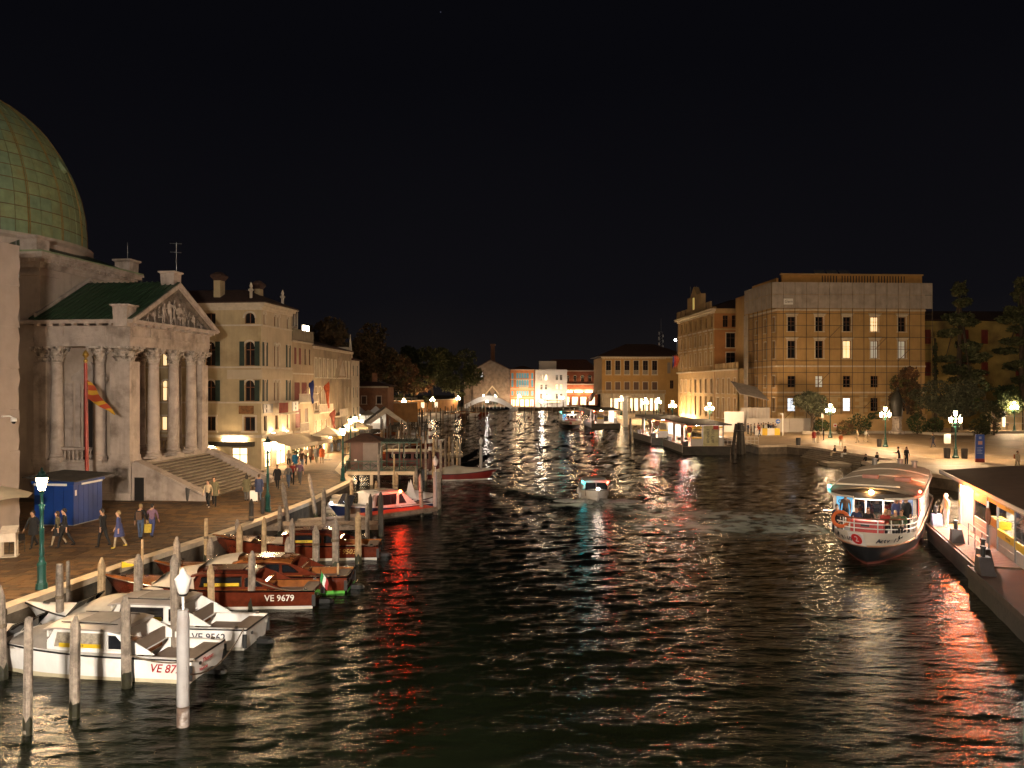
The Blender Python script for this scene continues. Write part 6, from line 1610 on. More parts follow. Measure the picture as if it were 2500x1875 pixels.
for sg in (-1, 1):
    for k in range(4):
        MB().loft([[(sg * 3.1, k * 1.6, 3.2), (sg * 3.1, k * 1.6 + 1.57, 3.2), (sg * 3.1, k * 1.6 + 1.57, 3.26), (sg * 3.1, k * 1.6, 3.26)], [(sg * .02, k * 1.6, 5.5), (sg * .02, k * 1.6 + 1.57, 5.5), (sg * .02, k * 1.6 + 1.57, 5.56), (sg * .02, k * 1.6, 5.56)]]).build('canvas_panel', CAN, bd)
MB().loft([[(-3.1, 0, 3.2), (0, 0, 5.5), (3.1, 0, 3.2), (2.2, 0, 3.2), (0, 0, 4.7), (-2.2, 0, 3.2)], [(-3.1, .06, 3.2), (0, .06, 5.5), (3.1, .06, 3.2), (2.2, .06, 3.2), (0, .06, 4.7), (-2.2, .06, 3.2)]]).build('gable_trim', TRIM, bd)
for x in (-3, 3): MB().box(x - .07, x + .07, 0, .14, 0, 3.2).box(x - .07, x + .07, 6, 6.14, 0, 3.2).build('post', WOOD, bd)
rowd, _ = dock('long pale floating landing stage beyond the brown hut', (-14.0, 90), (-5.6, 91.2), (-5.8, 93), (-14.2, 91.8), .9, 20, KERB)
yb = thing('long_ferry', 'low maroon boat with a cream roof and windows behind the pergola', 'boat', (-6.3, 83.5, 0), R(176))
make_hull(yb, 9.5, 1.2, mat('maroon_hull', (.12, .025, .02), .4), WL_W, 1.0, .7)
MB().box(1.2, 6.8, -1.0, 1.0, .7, 1.9).build('cabin', mat('maroon_hull'), yb); MB().box(1.0, 7.0, -1.1, 1.1, 1.9, 2.05).build('roof', TRIM, yb)
for k in range(4): MB().box(1.5 + k * 1.3, 2.5 + k * 1.3, 1.0, 1.02, 1.2, 1.7).build('window', GLASS, yb)
# ---------------------------------------------------------------- brown hut and pergola pier
hp = thing('hut_pier', 'dark brown ticket hut with a pergola on a railed pier in the canal', 'pier hut', (-14.6, 70.2, 0), R(2))
HUT = mat('hut_brown', (.085, .035, .025), .6, .2, 1.5); HUTG = mat('hut_grey', (.15, .12, .11), .6, .15, 1.5); GRN = mat('pier_green', (.03, .065, .05), .6, .3, 3)
for k in range(22): MB().box(k * .282, k * .282 + .27, 0, 4.6, 1.13, 1.2).build('deck_plank', PLANK, hp)
MB().box(0, 6.2, -.06, 0, .9, 1.2).build('edge_beam', KERB, hp)
for x in (.4, 2.2, 4.2, 6.0):
    for y in (.3, 4.3): MB().box(x - .13, x + .13, y - .13, y + .13, -1.4, 1.12).build('pier_leg', KERB if y < 1 else WOODD, hp)
MB().box(.25, 1.35, .9, 3.6, 1.2, 3.7).build('hut_wall', HUT, hp)
for k in range(1): MB().box(1.36, 2.7, .9, 3.6, 1.2, 3.7).build('hut_front', HUTG, hp)
for j in range(9): MB().box(1.5, 2.55, .87, .9, 1.3 + j * .24, 1.52 + j * .24).build('roller_slat', HUTG, hp)
MB().loft([[(-.25, .4, 3.7), (3.1, .4, 3.7), (3.1, 4.1, 3.7), (-.25, 4.1, 3.7)], [(-.25, .4, 3.78), (3.1, .4, 3.78), (3.1, 4.1, 3.78), (-.25, 4.1, 3.78)], [(1.1, 2, 4.45), (1.6, 2, 4.45), (1.6, 2.5, 4.45), (1.1, 2.5, 4.45)]]).build('hut_roof', mat('hut_roof', (.06, .03, .022), .8, .3, 2), hp)
MB().lathe([(.06, 4.45), (.04, 4.7), (.01, 4.8)], (1.35, 2.25, 0), 6).build('roof_finial', BLACK, hp)
MB().box(.6, .8, .885, .9, 2.0, 2.2).build('notice', WHITE, hp)
MB().box(3.0, 6.3, .4, 4.1, 3.62, 3.72).build('pergola_roof', GRN, hp)
for k in range(14): MB().box(3.05 + k * .235, 3.12 + k * .235, .25, 4.2, 3.73, 3.85).build('pergola_slat', GRN, hp)
for x in (3.1, 4.65, 6.2):
    for y in (.4, 4.0): MB().box(x - .05, x + .05, y - .05, y + .05, 1.2, 3.62).build('pergola_post', GRN, hp)
for k in range(6):
    x0, x1 = k * 1.03 + .02, k * 1.03 + 1.02
    b = MB().box(x0, x0 + .07, .02, .08, 1.2, 2.15).box(x0 + .07, x1, .02, .07, 2.06, 2.14).box(x0 + .07, x1, .02, .07, 1.28, 1.34)
    b.cyl((x0 + .07, .045, 1.34), (x1, .045, 2.06), .025, .025, 4).cyl((x0 + .07, .045, 2.06), (x1, .045, 1.34), .025, .025, 4)
    b.build('railing_bay', GRN, hp)
for k in range(4):
    x = 2.95 + k * 1.05
    MB().tube([(x + .5, .2, 3.55), (x + .1, .15, 3.4), (x + .05, .12, 3.0), (x + .0, .1, 2.5), (x + .06, .1, 2.4), (x + .12, .1, 2.5), (x + .1, .12, 2.9)], .025, 5).build('hanging_rope', mat('pale_rope', (.35, .33, .30), .9), hp)
# slack mooring lines
def rope(label, a, b_, sag, m=None):
    a, b_ = Vector(a), Vector(b_)
    o = MB().tube([a.lerp(b_, k / 8) + Vector((0, 0, -sag * 4 * (k / 8) * (1 - k / 8))) for k in range(9)], .022, 5).build('mooring_rope', m or mat('old_rope', (.16, .12, .08), .9, .4, 8))
    tag(o, label, 'rope', 'slack mooring lines')
rope('dark mooring rope from the near white bow to the edge pole', (-16.6, 25.1, 1.1), (-15.15, 23.75, 1.0), .25, BLACK)
rope('green mooring rope sagging from the varnished foredeck to a pole', (-12.4, 31.3, 1.0), (-14.1, 30.2, .75), .3, mat('green_rope', (.16, .18, .06), .9))
rope('mooring rope from the white stern to the pole by its hull', (-9.2, 23.2, .75), (-11.1, 23.1, .95), .15)
rope('mooring rope from the second white stern to the big lantern post', (-8.8, 26.2, .75), (-8.5, 20.6, 1.3), .5)
rope('mooring rope from the varnished stern to the tall grey-brown pole', (-7.8, 31.2, .75), (-10.2, 31.2, 1.2), .2)
rope('mooring rope from the mahogany stern to the yellowish pole', (-6.8, 40.0, .75), (-7.5, 39.1, 1.1), .12)
# ================================================================ water buses and their landings
CRM = mat('cream_paint', (.68, .60, .50), .4, .06, 1.5)
HBLK = mat('black_hull', (.02, .02, .022), .3, .2); HRED = mat('antifoul_red', (.10, .02, .012), .6, .3)
ROOFM = mat('ribbed_roof', (.06, .045, .032), .5, .15, 2)
FLUO = mat('ceiling_light', (1, 1, 1), .4, emit=60, ecol=(1, .93, .82))
FLUO2 = mat('landing_light', (1, 1, 1), .4, emit=420, ecol=(1, .90, .74))
REDP = mat('red_box', (.40, .03, .025), .5, .1); ORNG = mat('life_orange', (.55, .12, .03), .6, .1)
def vaporetto(label, loc, rz, full=True):
    t = thing('water_bus', label, 'water bus', loc, rz, 'water buses')
    L_, B = 22.0, 2.1
    st_ = [0, .02, .06, .12, .25, .5, .7, .8, .84, .87] + [.88 + .12 * (1 - (1 - k / 22) ** 1.8) for k in range(23)]
    def bd(q): return max(.0, B * max(0, 1 - min(1, max(0, (q - .80) / .2)) ** 2.6) ** .55) * (1 if q > .06 else .86 + q * 2.3)
    def bw(q): return max(.0, B * .93 * (1 - max(0, (q - .60) / .40) ** 1.7)) * (1 if q > .06 else .86 + q * 2.3)
    def top(q): return 1.15 + .55 * max(0, (q - .5) / .5) ** 1.6
    def ln(z0f, z1f, name, m, nz=3):
        rs = []
        for q in st_:
            half = []
            for i in range(nz + 1):
                z = z0f(q) + (z1f(q) - z0f(q)) * i / nz
                f_ = max(0, min(1, z / top(q)))
                half.append((L_ * q - .9 * (1 - f_) * q ** 10, bw(q) + (bd(q) - bw(q)) * f_ ** .8, z))
            rs.append([(x, y, z) for x, y, z in half[::-1]] + [(x, -y, z) for x, y, z in half])
        b = MB()
        n = nz + 1
        for a, c_ in zip(rs, rs[1:]):
            pass
        b.loft([r[:n] for r in rs], closed=False, cap=False).loft([r[n:] for r in rs], closed=False, cap=False)
        b.add(rs[0], [tuple(range(2 * n))])
        return b.build(name, m, t, 1)
    ln(lambda q: .95 + .05 * q, top, 'upper_hull', CRM); ln(lambda q: .12, lambda q: .95 + .05 * q, 'lower_hull', HBLK); ln(lambda q: -.5, lambda q: .12, 'boot_top', HRED)
    rub = [(L_ * q - .9 * (1 - .97 / top(q)) * q ** 10, bw(q) + (bd(q) - bw(q)) * (.97 / top(q)) ** .8 + .02, .97) for q in st_]
    for sg in (1, -1): MB().tube([(x, sg * y, z) for x, y, z in rub], .05, 6).build('rub_rail', mat('worn_rail', (.30, .16, .09), .6), t)
    def hp_(q, z, k=1): f_ = min(1, z / top(q)); return (L_ * q - .9 * (1 - f_) * q ** 10 - .08, (bw(q) + (bd(q) - bw(q)) * f_ ** .8) * .96 * k, z)
    MB().loft([[hp_(q, .92, k) for k in (-1, 0, 1)] for q in st_], closed=False, cap=False).build('deck', mat('boat_deck', (.12, .10, .08), .7), t)
    # superstructure
    for sg in (1, -1):
        y0, y1 = sorted((sg * 1.98, sg * 1.92))
        MB().box(4.6, 18.0, y0, y1, .92, 1.65).build('side_panel', CRM, t)
        for k in range(9):
            MB().box(4.6 + k * 1.66, 4.72 + k * 1.66, y0, y1, 1.65, 3.1).build('window_post', CRM, t)
            if k < 8: MB().box(4.72 + k * 1.66, 6.26 + k * 1.66, sg * 1.95 - .01, sg * 1.95 + .01, 1.65, 2.9).build('side_window', clear_glass('bus_glass', (.8, .8, .8), .2), t) if k not in (4, 5) else None
    b = MB()
    for y in (-1.9, -1.0, -.42, .42, 1.0, 1.84): b.box(18.0, 18.08, y, y + .07, 1.0, 3.12)
    b.box(18.0, 18.08, -1.9, -1.0, 1.0, 1.7).box(18.0, 18.08, 1.0, 1.9, 1.0, 1.7).box(18.0, 18.08, -1.0, 1.0, 2.75, 3.12)
    b.build('front_bulkhead', CRM, t)
    for ya, yb in ((-.93, -.42), (.49, 1.0), (-.35, .42)): MB().box(18.02, 18.05, ya, yb, 1.1, 2.75).build('front_window', clear_glass('bus_front_glass', (.35, .33, .3), .25), t)
    # curved ribbed roof
    xs = [4.2, 5.2, 8, 12, 16, 18.2, 19.3, 19.9, 20.3]
    hw_ = [1.5, 2.05, 2.22, 2.25, 2.25, 2.2, 1.9, 1.45, .7]
    MB().loft([[(x, h_ * y, 3.16 + .36 * (1 - (h_ * y / 2.3) ** 2) - (.12 if i in (0, 8) else 0)) for y in np.linspace(-1, 1, 13)] + [(x, h_ * y, 3.10) for y in (1, -1)] for i, (x, h_) in enumerate(zip(xs, hw_))]).build('roof', ROOFM, t, 1)
    RIBM = mat('roof_rib', (.24, .19, .14), .5)
    for k in range(34):
        x = 4.8 + k * .45
        h_ = np.interp(x, xs, hw_)
        MB().tube([(x, h_ * y, 3.18 + .36 * (1 - (h_ * y / 2.3) ** 2)) for y in np.linspace(-.98, .98, 9)], .045, 4).build('roof_rib', RIBM, t)
    for x in (9.0, 13.2): MB().tube([(x, 2.25 * y, 3.22 + .36 * (1 - y * y)) for y in np.linspace(-.95, .95, 7)], .05, 4).build('roof_seam', CRM, t)
    MB().tube([(x, h_ * 1.01, 3.14) for x, h_ in zip(xs, hw_)], .06, 6).build('roof_edge', CRM, t); MB().tube([(x, -h_ * 1.01, 3.14) for x, h_ in zip(xs, hw_)], .06, 6).build('roof_edge', CRM, t)
    MB().cyl((19.0, -1.7, 3.62), (19.0, 1.3, 3.62), .05, .05, 6).build('roof_pole', CRM, t)
    for x, y in ((14.5, -.9), (15.2, .8)): MB().box(x, x + .45, y, y + .8, 3.55, 3.75).build('roof_vent', mat('vent_red', (.35, .16, .12), .6), t)
    for x, y in ((5.4, -1.2), (5.0, .3), (6.0, 1.2)): MB().lathe([(.16, 3.35), (.16, 3.8), (.2, 3.82), (.2, 3.9)], (x, y, 0), 10).build('roof_cowl', GREY, t)
    MB().ball((20.25, .1, 3.42), .12, 8, 6).build('masthead_lamp', mat('masthead_glow', (1, .8, .5), .4, emit=1300, ecol=(1, .60, .24)), t)
    MB().ball((18.2, 2.16, 3.36), .08, 6, 4).build('port_light', mat('nav_red', (1, .05, .03), .4, emit=60, ecol=(1, .06, .03)), t)
    MB().ball((18.2, -2.16, 3.36), .08, 6, 4).build('starboard_light', mat('nav_green', (.1, 1, .8), .4, emit=60, ecol=(.05, .9, .7)), t)
    for x in (6.5, 9.5, 12.5, 15.5): MB().box(x, x + 1.2, -.25, .25, 3.04, 3.08).build('ceiling_light', FLUO, t)
    MB().box(18.4, 18.9, -.6, .6, 3.07, 3.09).build('ceiling_light', FLUO, t)
    MB().box(10.5, 13.8, -1.9, 1.9, .93, .96).build('aisle_floor', CRM, t)
    for k in range(5):
        for sg in (-1, 1): MB().box(5.2 + k * .95, 5.6 + k * .95, min(sg * .5, sg * 1.8), max(sg * .5, sg * 1.8), .93, 1.75).build('bench', mat('bus_seat', (.10, .14, .25), .7), t)
    MB().loft([[hp_(q, 1.30, k) for k in (-1, 0, 1)] for q in st_ if q > .82], closed=False, cap=False).build('foredeck', mat('boat_deck'), t)
    # foredeck rail, life ring, box
    rp_ = [(L_ * q - .25, bd(q) * .95, top(q)) for q in (.82, .84, .86, .88, .90, .92, .94, .957, .972, .984, .993, 1.0)]
    for sg in (1, -1):
        for (x, y, z) in rp_[::2]: MB().cyl((x, sg * y, z - .1), (x, sg * y, z + .62), .025, .025, 6).build('rail_post', WHITE, t)
        for dz in (.62, .36, .14): MB().tube([(x, sg * y, z + dz) for x, y, z in rp_], .028 if dz < .6 else .04, 6).build('rail', WHITE if dz < .6 else mat('brown_rail', (.15, .06, .035), .5), t)
    MB().box(20.6, 21.2, -.75, .75, 1.32, 2.12).build('locker', REDP, t)
    MB().box(21.2, 21.26, -.28, .12, 1.85, 1.97).build('locker_latch', BLACK, t)
    rg_ = []
    for k in range(17):
        a = 2 * math.pi * k / 16
        rg_.append([(21.12 + .10 * math.cos(p), -1.2 + (.36 + .09 * math.sin(p)) * math.cos(a), 2.12 + (.36 + .09 * math.sin(p)) * math.sin(a)) for p in np.linspace(0, 2 * math.pi, 7)[:-1]])
    MB().loft(rg_, cap=False).build('life_ring', ORNG, t, 1)
    if full:
        # front lettering follows the bow curve
        def on_bow(yc, z):
            q = min(np.linspace(.86, .9995, 900), key=lambda q_: abs(bw(q_) + (bd(q_) - bw(q_)) * (z / top(q_)) ** .8 - abs(yc)))
            x = L_ * q - .9 * (1 - z / top(q)) * q ** 10
            q2 = q - .01; x2 = L_ * q2 - .9 * (1 - z / top(q2)) * q2 ** 10; y2 = (bw(q2) + (bd(q2) - bw(q2)) * (z / top(q2)) ** .8) * (1 if yc > 0 else -1)
            tg = Vector((x2 - x, y2 - yc, 0)).normalized()
            if tg.y < 0: tg = -tg
            n_ = Vector((tg.y, -tg.x, 0))
            return Vector((x, yc, z)) + n_ * .02, tg, n_
        for s_, y0, sz in (('VE 8160', -1.40, .33), ('Actv 13', .52, .33)):
            for i, chh in enumerate(s_):
                if chh == ' ': continue
                p, tg, n_ = on_bow(y0 + i * .128, 1.30)
                p2 = on_bow(y0 + i * .128, 1.45)[0]; up_ = (p2 - p).normalized(); up_ = (up_ - tg * up_.dot(tg)).normalized(); n3 = tg.cross(up_)
                text(chh, sz, BLK_L, t, frame(p + n3 * .07, tg, up_, n3), ext=.004, bold=.008)
        p, tg, n_ = on_bow(-.35, 1.34); p2 = on_bow(-.35, 1.5)[0]; UPV = (p2 - p).normalized(); UPV = (UPV - tg * UPV.dot(tg)).normalized(); n_ = tg.cross(UPV); p = p + n_ * .05
        MB().box(-.42, .42, -.34, .34, -.01, .01).build('number_board', WHITE, t, M=frame(p, tg, UPV, n_))
        MB().lathe([(.29, .012), (.29, .02)], n=20).build('line_disc', mat('line_red', (.5, .02, .02), .5), t, M=frame(p, tg, UPV, n_))
        text('2', .42, WHITE, t, frame(p + n_ * .026, tg, UPV, n_), ext=.003)
        MB().box(17.4, 17.46, -1.9, -1.1, 1.75, 2.95).build('advert_screen', mat('blue_screen', (.1, .4, .7), .4, emit=.9, ecol=(.12, .45, .75)), t)
        text('95', .5, BLK_L, t, frame((18.11, -1.5, 2.5), (0, 1, 0), (0, 0, 1), (1, 0, 0)), ext=.004)
        MB().box(16.2, 16.9, 2.0, 2.03, 1.9, 2.9).build('notice_board', REDP, t)
    return t
VB = vaporetto('crowded water bus with a big red 2 on its rounded bow', (27.9, 57.3, 0), rz_of(-.5, -.866))
vb2 = dup(VB, (12.6, 182, 0), rz_of(-.02, -1), 'distant water bus with brightly lit cabin heading down the canal')
taxi_c = taxi('white taxi boat under way in mid canal with a dazzling bow light', (6.5, 66.0, 0), rz_of(-.03, -1), GEL, GEL, WL_W, L_=8.2, B=1.05, deckm=GEL, sign=None, group='motorboats under way', ext=False)
MB().ball((7.95, 0, 1.22), .11, 8, 6).build('bow_light', mat('bow_glow', (1, .95, .9), .4, emit=900, ecol=(1, .80, .62)), taxi_c)
for sg in (-1, 1):
    rg_ = []
    for i in range(12):
        u = i / 11; y_ = .15 + 3.0 * u ** .8; x_ = 7.9 - 2.6 * u; hh = .42 * (1 - u) ** .8 + .03
        rg_.append([(x_ - .5 - .3 * u + .05 * math.sin(9 * u), sg * (y_ - .3), -.05), (x_ - .15, sg * y_, hh * (1 + .2 * math.sin(13 * u + sg))), (x_ + .1, sg * (y_ + .25), hh * .55), (x_ + .35, sg * (y_ + .6), -.06)])
    MB().loft(rg_, closed=False, cap=False).build('bow_wave', mat('foam_white', (.42, .42, .38), .9, .5, 5, .6, 14), taxi_c, 'all')
MB().cyl((5.2, -1.0, 1.45), (5.35, -.85, 1.32), .05, .05, 6).build('starboard_light', mat('taxi_green', (0, 1, 1), .4, emit=36, ecol=(.02, .75, .80)), taxi_c)
MB().cyl((5.2, 1.0, 1.45), (5.35, .85, 1.32), .05, .05, 6).build('port_light', mat('taxi_red', (1, .05, .03), .4, emit=75, ecol=(1, .04, .02)), taxi_c)
# ---------------------------------------------------------------- landings
PHULL = mat('pontoon_hull', (.032, .027, .022), .75, .4, 1.2, .4, 7, dirt=(.03, .04, .015), dscale=.7, damt=.6)
PDECK = mat('pontoon_deck', (.13, .085, .05), .75, .25, 2)
PWALL = mat('landing_wall', (.50, .46, .42), .5, .08, 1.5); YB = mat('yellow_band', (.70, .45, .02), .5, .06)
REDL = mat('landing_red_lamp', (1, .1, .03), .4, emit=1800, ecol=(1, .06, .015))
ORGL = mat('landing_orange_lamp', (1, .3, .1), .4, emit=1900, ecol=(1, .17, .03))
ft = thing('water_bus_landing', 'floating water bus landing with yellow-banded shelter at the right edge', 'landing stage', (23.6, 45.4, 0), R(-107.8))
MB().box(0, 11.3, 0, 8, -.6, .86).build('pontoon', PHULL, ft)
for k in range(30): MB().box(.05 + k * .375, .41 + k * .375, .05, 7.9, .862, .93).build('deck_plank', PDECK, ft)
MB().box(0, 11.3, -.1, -.002, .55, .9).build('fender_beam', mat('fender', (.04, .028, .022), .7, .4, 3), ft)
MB().box(.06, .3, .1, 7.8, .932, .94).build('edge_stripe', YB, ft)
MB().box(11.45, 26, -.35, 8, -.6, .84).build('near_pontoon', PHULL, ft)
MB().box(11.45, 26, -.3, 8, .842, .88).build('near_deck', mat('rust_deck', (.065, .024, .012), .75, .15, 1), ft)
MB().box(11.45, 26, -.4, -.352, .7, .95).build('near_kerb', mat('fender'), ft)
def bollard(x, y, m, s=1):
    MB().loft([[(x - .32 * s, y - .25, .9), (x + .55 * s, y - .25, .9), (x + .55 * s, y + .3, .9), (x - .32 * s, y + .3, .9)], [(x - .3 * s, y - .22, 1.55), (x + .1 * s, y - .22, 1.55), (x + .1 * s, y + .25, 1.55), (x - .3 * s, y + .25, 1.55)]]).build('bollard_block', m, ft)
    for dx in (-.2, .0): MB().lathe([(.07, 1.55), (.07, 1.9), (.1, 1.92), (.1, 1.98)], (x + dx, y, 0), 8).build('mooring_bitt', BLACK, ft)
BOL = mat('bollard_grey', (.05, .042, .042), .6, .2); BOB = mat('bollard_blue', (.08, .10, .17), .6, .15)
bollard(.6, .35, BOB); bollard(5.6, .35, BOL); bollard(10.7, .4, BOL); bollard(12.5, .0, BOL, 1.4)
for x in (6.3, 7.6, 8.9, 10.1): MB().cyl((x, .75, .93), (x, .75, 2.0), .025, .025, 6).build('rail_post', GREY, ft)
for z in (1.45, 2.0): MB().cyl((6.3, .75, z), (10.1, .75, z), .025, .025, 6).build('rail', GREY, ft)
WY = 1.72
def panel(x0, x1, z0, z1, m, nm, dy=0): return MB().box(x0, x1, WY - dy, WY + .06, z0, z1).build(nm, m, ft)
panel(-.6, -.1, .93, 3.4, PWALL, 'wall_panel'); panel(-.55, -.15, 3.0, 3.35, YB, 'sign_band', .02); panel(-.55, -.15, 1.9, 2.25, YB, 'sign_band', .02)
SGN = lambda x, z: frame((x, WY - .03, z), (1, 0, 0), (0, 0, 1), (0, -1, 0))
text('Ferrovia', .13, BLACK, ft, SGN(-.35, 3.17)); text('Ferrovia', .13, BLACK, ft, SGN(-.35, 2.07))
for x in (-.1, 2.9, 5.6, 7.45, 10.3): panel(x - .05, x + .05, .93, 3.45, GREY, 'post', .03)
for k in range(3): panel(2.96, 5.54, .96 + k * .32, 1.26 + k * .32, PWALL, 'wall_panel')
panel(2.96, 5.54, 2.75, 3.4, mat('orange_panel', (.45, .2, .05), .6), 'fascia_panel')
for x0, x1 in ((2.98, 4.2), (4.3, 5.52)):
    panel(x0, x1, 1.95, 2.72, clear_glass('landing_glass'), 'window', -.02)
for z0 in (.96, 1.3): panel(7.55, 10.2, z0, z0 + .31, PWALL, 'wall_panel')
panel(7.55, 10.2, 1.62, 1.98, YB, 'sign_band', .03); panel(7.55, 10.2, 3.02, 3.4, YB, 'sign_band', .03)
text('Ferrovia', .22, BLACK, ft, SGN(9.3, 1.80)); text('Ferrovia', .22, BLACK, ft, SGN(9.3, 3.21))
panel(7.55, 10.2, 2.02, 2.98, MATS['landing_glass'], 'window', -.02)
panel(5.65, 7.4, 1.9, 2.3, YB, 'counter_band', -.6); panel(5.65, 7.4, .93, 1.85, PWALL, 'counter', -.6); panel(5.65, 7.4, 3.05, 3.4, YB, 'sign_band')
panel(10.4, 13.5, 1.55, 1.9, YB, 'sign_band', .02); panel(10.4, 13.5, .93, 1.5, PWALL, 'wall_panel'); panel(10.4, 13.5, 1.95, 3.3, GLASS, 'window'); 
MB().box(-.6, 13.5, 4.1, 4.2, .93, 3.4).build('back_wall', WHITE, ft)
MB().box(-.55, 13.4, 2.2, 5.55, .94, .96).build('shelter_floor', PDECK, ft)
MB().box(.3, 2.4, 3.2, 3.5, 3.38, 3.43).build('ceiling_light', FLUO2, ft); MB().box(5.9, 7.2, 3.2, 3.5, 3.38, 3.43).build('ceiling_light', FLUO2, ft); MB().box(8.2, 9.6, 3.2, 3.4, 3.38, 3.43).build('ceiling_light', FLUO2, ft)
MB().loft([[(-4.2, 1.45, 3.46), (15, 1.45, 3.46), (15, 8, 4.1), (-4.2, 8, 4.1)], [(-4.2, 1.45, 3.56), (15, 1.45, 3.56), (15, 8, 4.2), (-4.2, 8, 4.2)]]).build('roof', mat('brown_roof', (.11, .06, .04), .7, .2, 1.5), ft)
MB().box(-4.2, 15, 1.37, 1.44, 3.40, 3.60).build('roof_fascia', WHITE, ft)
MB().tube([(-4.1, 1.41, 3.42), (15, 1.41, 3.42)], .05, 6).build('gutter', GREY, ft)
panel(0, 2.85, .95, 3.4, WHITE, 'white_wall')
MB().box(.5, 2.4, 1.52, 1.62, 3.36, 3.42).build('wall_light', mat('wall_light', (1, 1, 1), .4, emit=2200, ecol=(1, .90, .76)), ft)
MB().ball((3.1, 1.22, 3.25), .17, 8, 6).build('orange_lamp', ORGL, ft)
MB().lathe([(.40, -.02), (.38, .03), (.05, .06)], n=20).build('mirror_back', mat('mirror_back', (.22, .07, .03), .6), ft, M=frame((8.9, 1.0, 2.75), (1, 0, 0), (0, 0, 1), (0, -1, 0)))
MB().cyl((8.9, 1.03, 2.75), (10.3, 1.65, 2.7), .03, .03, 6).build('mirror_arm', WHITE, ft)
# mid-distance landings
def landing(label, loc, rz=0, group='water bus landings across the canal'):
    t = thing('water_bus_landing', label, 'landing stage', loc, rz, group)
    MB().box(0, 6, 0, 12, -.6, 1.05).build('pontoon', PHULL, t)
    MB().box(-.08, 0, 0, 12, .3, 1.3).build('bulwark', mat('bulwark_grey', (.3, .27, .25), .6), t)
    MB().box(0, 6, 0, 12, 1.052, 1.1).build('deck', PDECK, t)
    for k in range(2): MB().box(.1, .7, .1 + k * 9.2, .8 + k * 9.2, 1.1, 1.75).build('bollard_block', BOL, t)
    for k in range(6): MB().box(.25 + k * .14, .30 + k * .14, 7.5, 7.56, 1.1, 2.0).build('rail_bar', WHITE, t)
    F_ = lambda x0, x1, z0, z1, m, nm, dy=0: MB().box(x0, x1, .6 - dy, .68, z0, z1).build(nm, m, t)
    F_(1.2, 2.6, 1.1, 2.0, PWALL, 'wall_panel'); F_(1.3, 2.6, 2.02, 2.25, YB, 'sign_band', .02); F_(1.3, 2.6, 3.3, 3.55, YB, 'sign_band', .02); F_(4.75, 5.3, 1.1, 2.2, PWALL, 'wall_panel'); F_(4.8, 5.25, 3.35, 3.6, YB, 'sign_band', .02)
    F_(1.35, 2.55, 2.28, 3.28, clear_glass('landing_glass2', (.9, .85, .7)), 'window'); F_(4.85, 5.2, 2.3, 3.3, MATS['landing_glass2'], 'window')
    text('Ferrovia', .2, BLACK, t, frame((1.95, .57, 3.42), (1, 0, 0), (0, 0, 1), (0, -1, 0)))
    for x in (1.2, 2.65, 4.75, 5.3): F_(x - .05, x + .05, 1.1, 3.7, GREY, 'post', .03)
    MB().box(1.2, 1.26, 4.6, 6.4, 1.1, 3.7).build('side_panel', PWALL, t); MB().box(1.19, 1.2, 4.9, 6.1, 2.2, 3.2).build('side_window', MATS['landing_glass2'], t)
    MB().box(1.2, 1.26, 9.6, 11.2, 1.1, 3.7).build('side_panel', PWALL, t)
    MB().box(5.2, 5.3, .7, 11, 1.1, 3.7).build('back_wall', WHITE, t)
    for y in (2.2, 7.4): MB().box(2.2, 2.6, y, y + 1.6, 3.62, 3.68).build('ceiling_light', FLUO2, t)
    MB().loft([[(.3, -.2, 3.75), (6.2, -.2, 3.75), (6.2, 12, 3.95), (.3, 12, 3.95)], [(.3, -.2, 3.9), (6.2, -.2, 3.9), (6.2, 12, 4.1), (.3, 12, 4.1)]]).build('roof', mat('dark_roof', (.05, .035, .03), .7), t)
    MB().box(.22, .3, -.2, 12, 3.7, 3.95).build('roof_fascia', PWALL, t)
    MB().ball((.7, 1.5, 3.55), .10, 7, 5).build('red_lamp', REDL, t)
    MB().lathe([(.38, 0), (.36, .05)], n=16).build('mirror_back', MATS['mirror_back'], t, M=frame((.9, .2, 3.2), (1, 0, 0), (0, 0, 1), (0, -1, 0)))
    MB().cyl((.9, .25, 3.2), (1.2, .6, 3.3), .03, .03, 5).build('mirror_arm', WHITE, t)
    return t
l2 = landing('water bus landing partly hidden behind the poster landing', (20.6, 118, 0), R(4))
dup(l2, (16.2, 163, 0), R(2), 'farthest water bus landing beside the distant water bus')
l1 = dup(l2, (21.6, 101, 0), R(1), 'water bus landing with an art biennale poster on its wall')
MB().box(2.72, 4.68, .50, .56, 1.12, 3.68).build('poster', mat('poster_olive', (.42, .38, .20), .6, .3, 1.4), l1)
for k, s_ in enumerate(('BIENNALE', 'ARTE 2024')): text(s_, .48, BLK_L, l1, frame((3.35 + k * .62, .49, 2.4), (0, 0, 1), (-1, 0, 0), (0, -1, 0)), ext=.004, sx=.82)
MB().box(4.0, 4.68, .485, .50, 3.2, 3.68).build('poster_corner', REDP, l1)
gw_ = thing('gangway', 'railed gangway from the poster landing to the quay', 'gangway', (27.6, 104, 1.1))
MB().box(0, 4.5, 0, 1.6, -.1, .02).build('deck', PDECK, gw_)
for k in range(10):
    MB().cyl((k * .5, 0, 0), (k * .5, 0, 1.0), .025, .025, 5).build('rail_post', WHITE, gw_)
for z in (.5, 1.0): MB().cyl((0, 0, z), (4.5, 0, z), .025, .025, 5).build('rail', WHITE, gw_)
wp = thing('white_pylon', 'plain white square pylon standing in the water by the distant landing', 'pylon', (24.3, 171, 0))
MB().box(-.45, .45, -.45, .45, -1, 6.4).build('column', WHITE, wp); MB().box(-.6, .6, -.6, .6, 6.4, 6.6).build('cap', WHITE, wp)
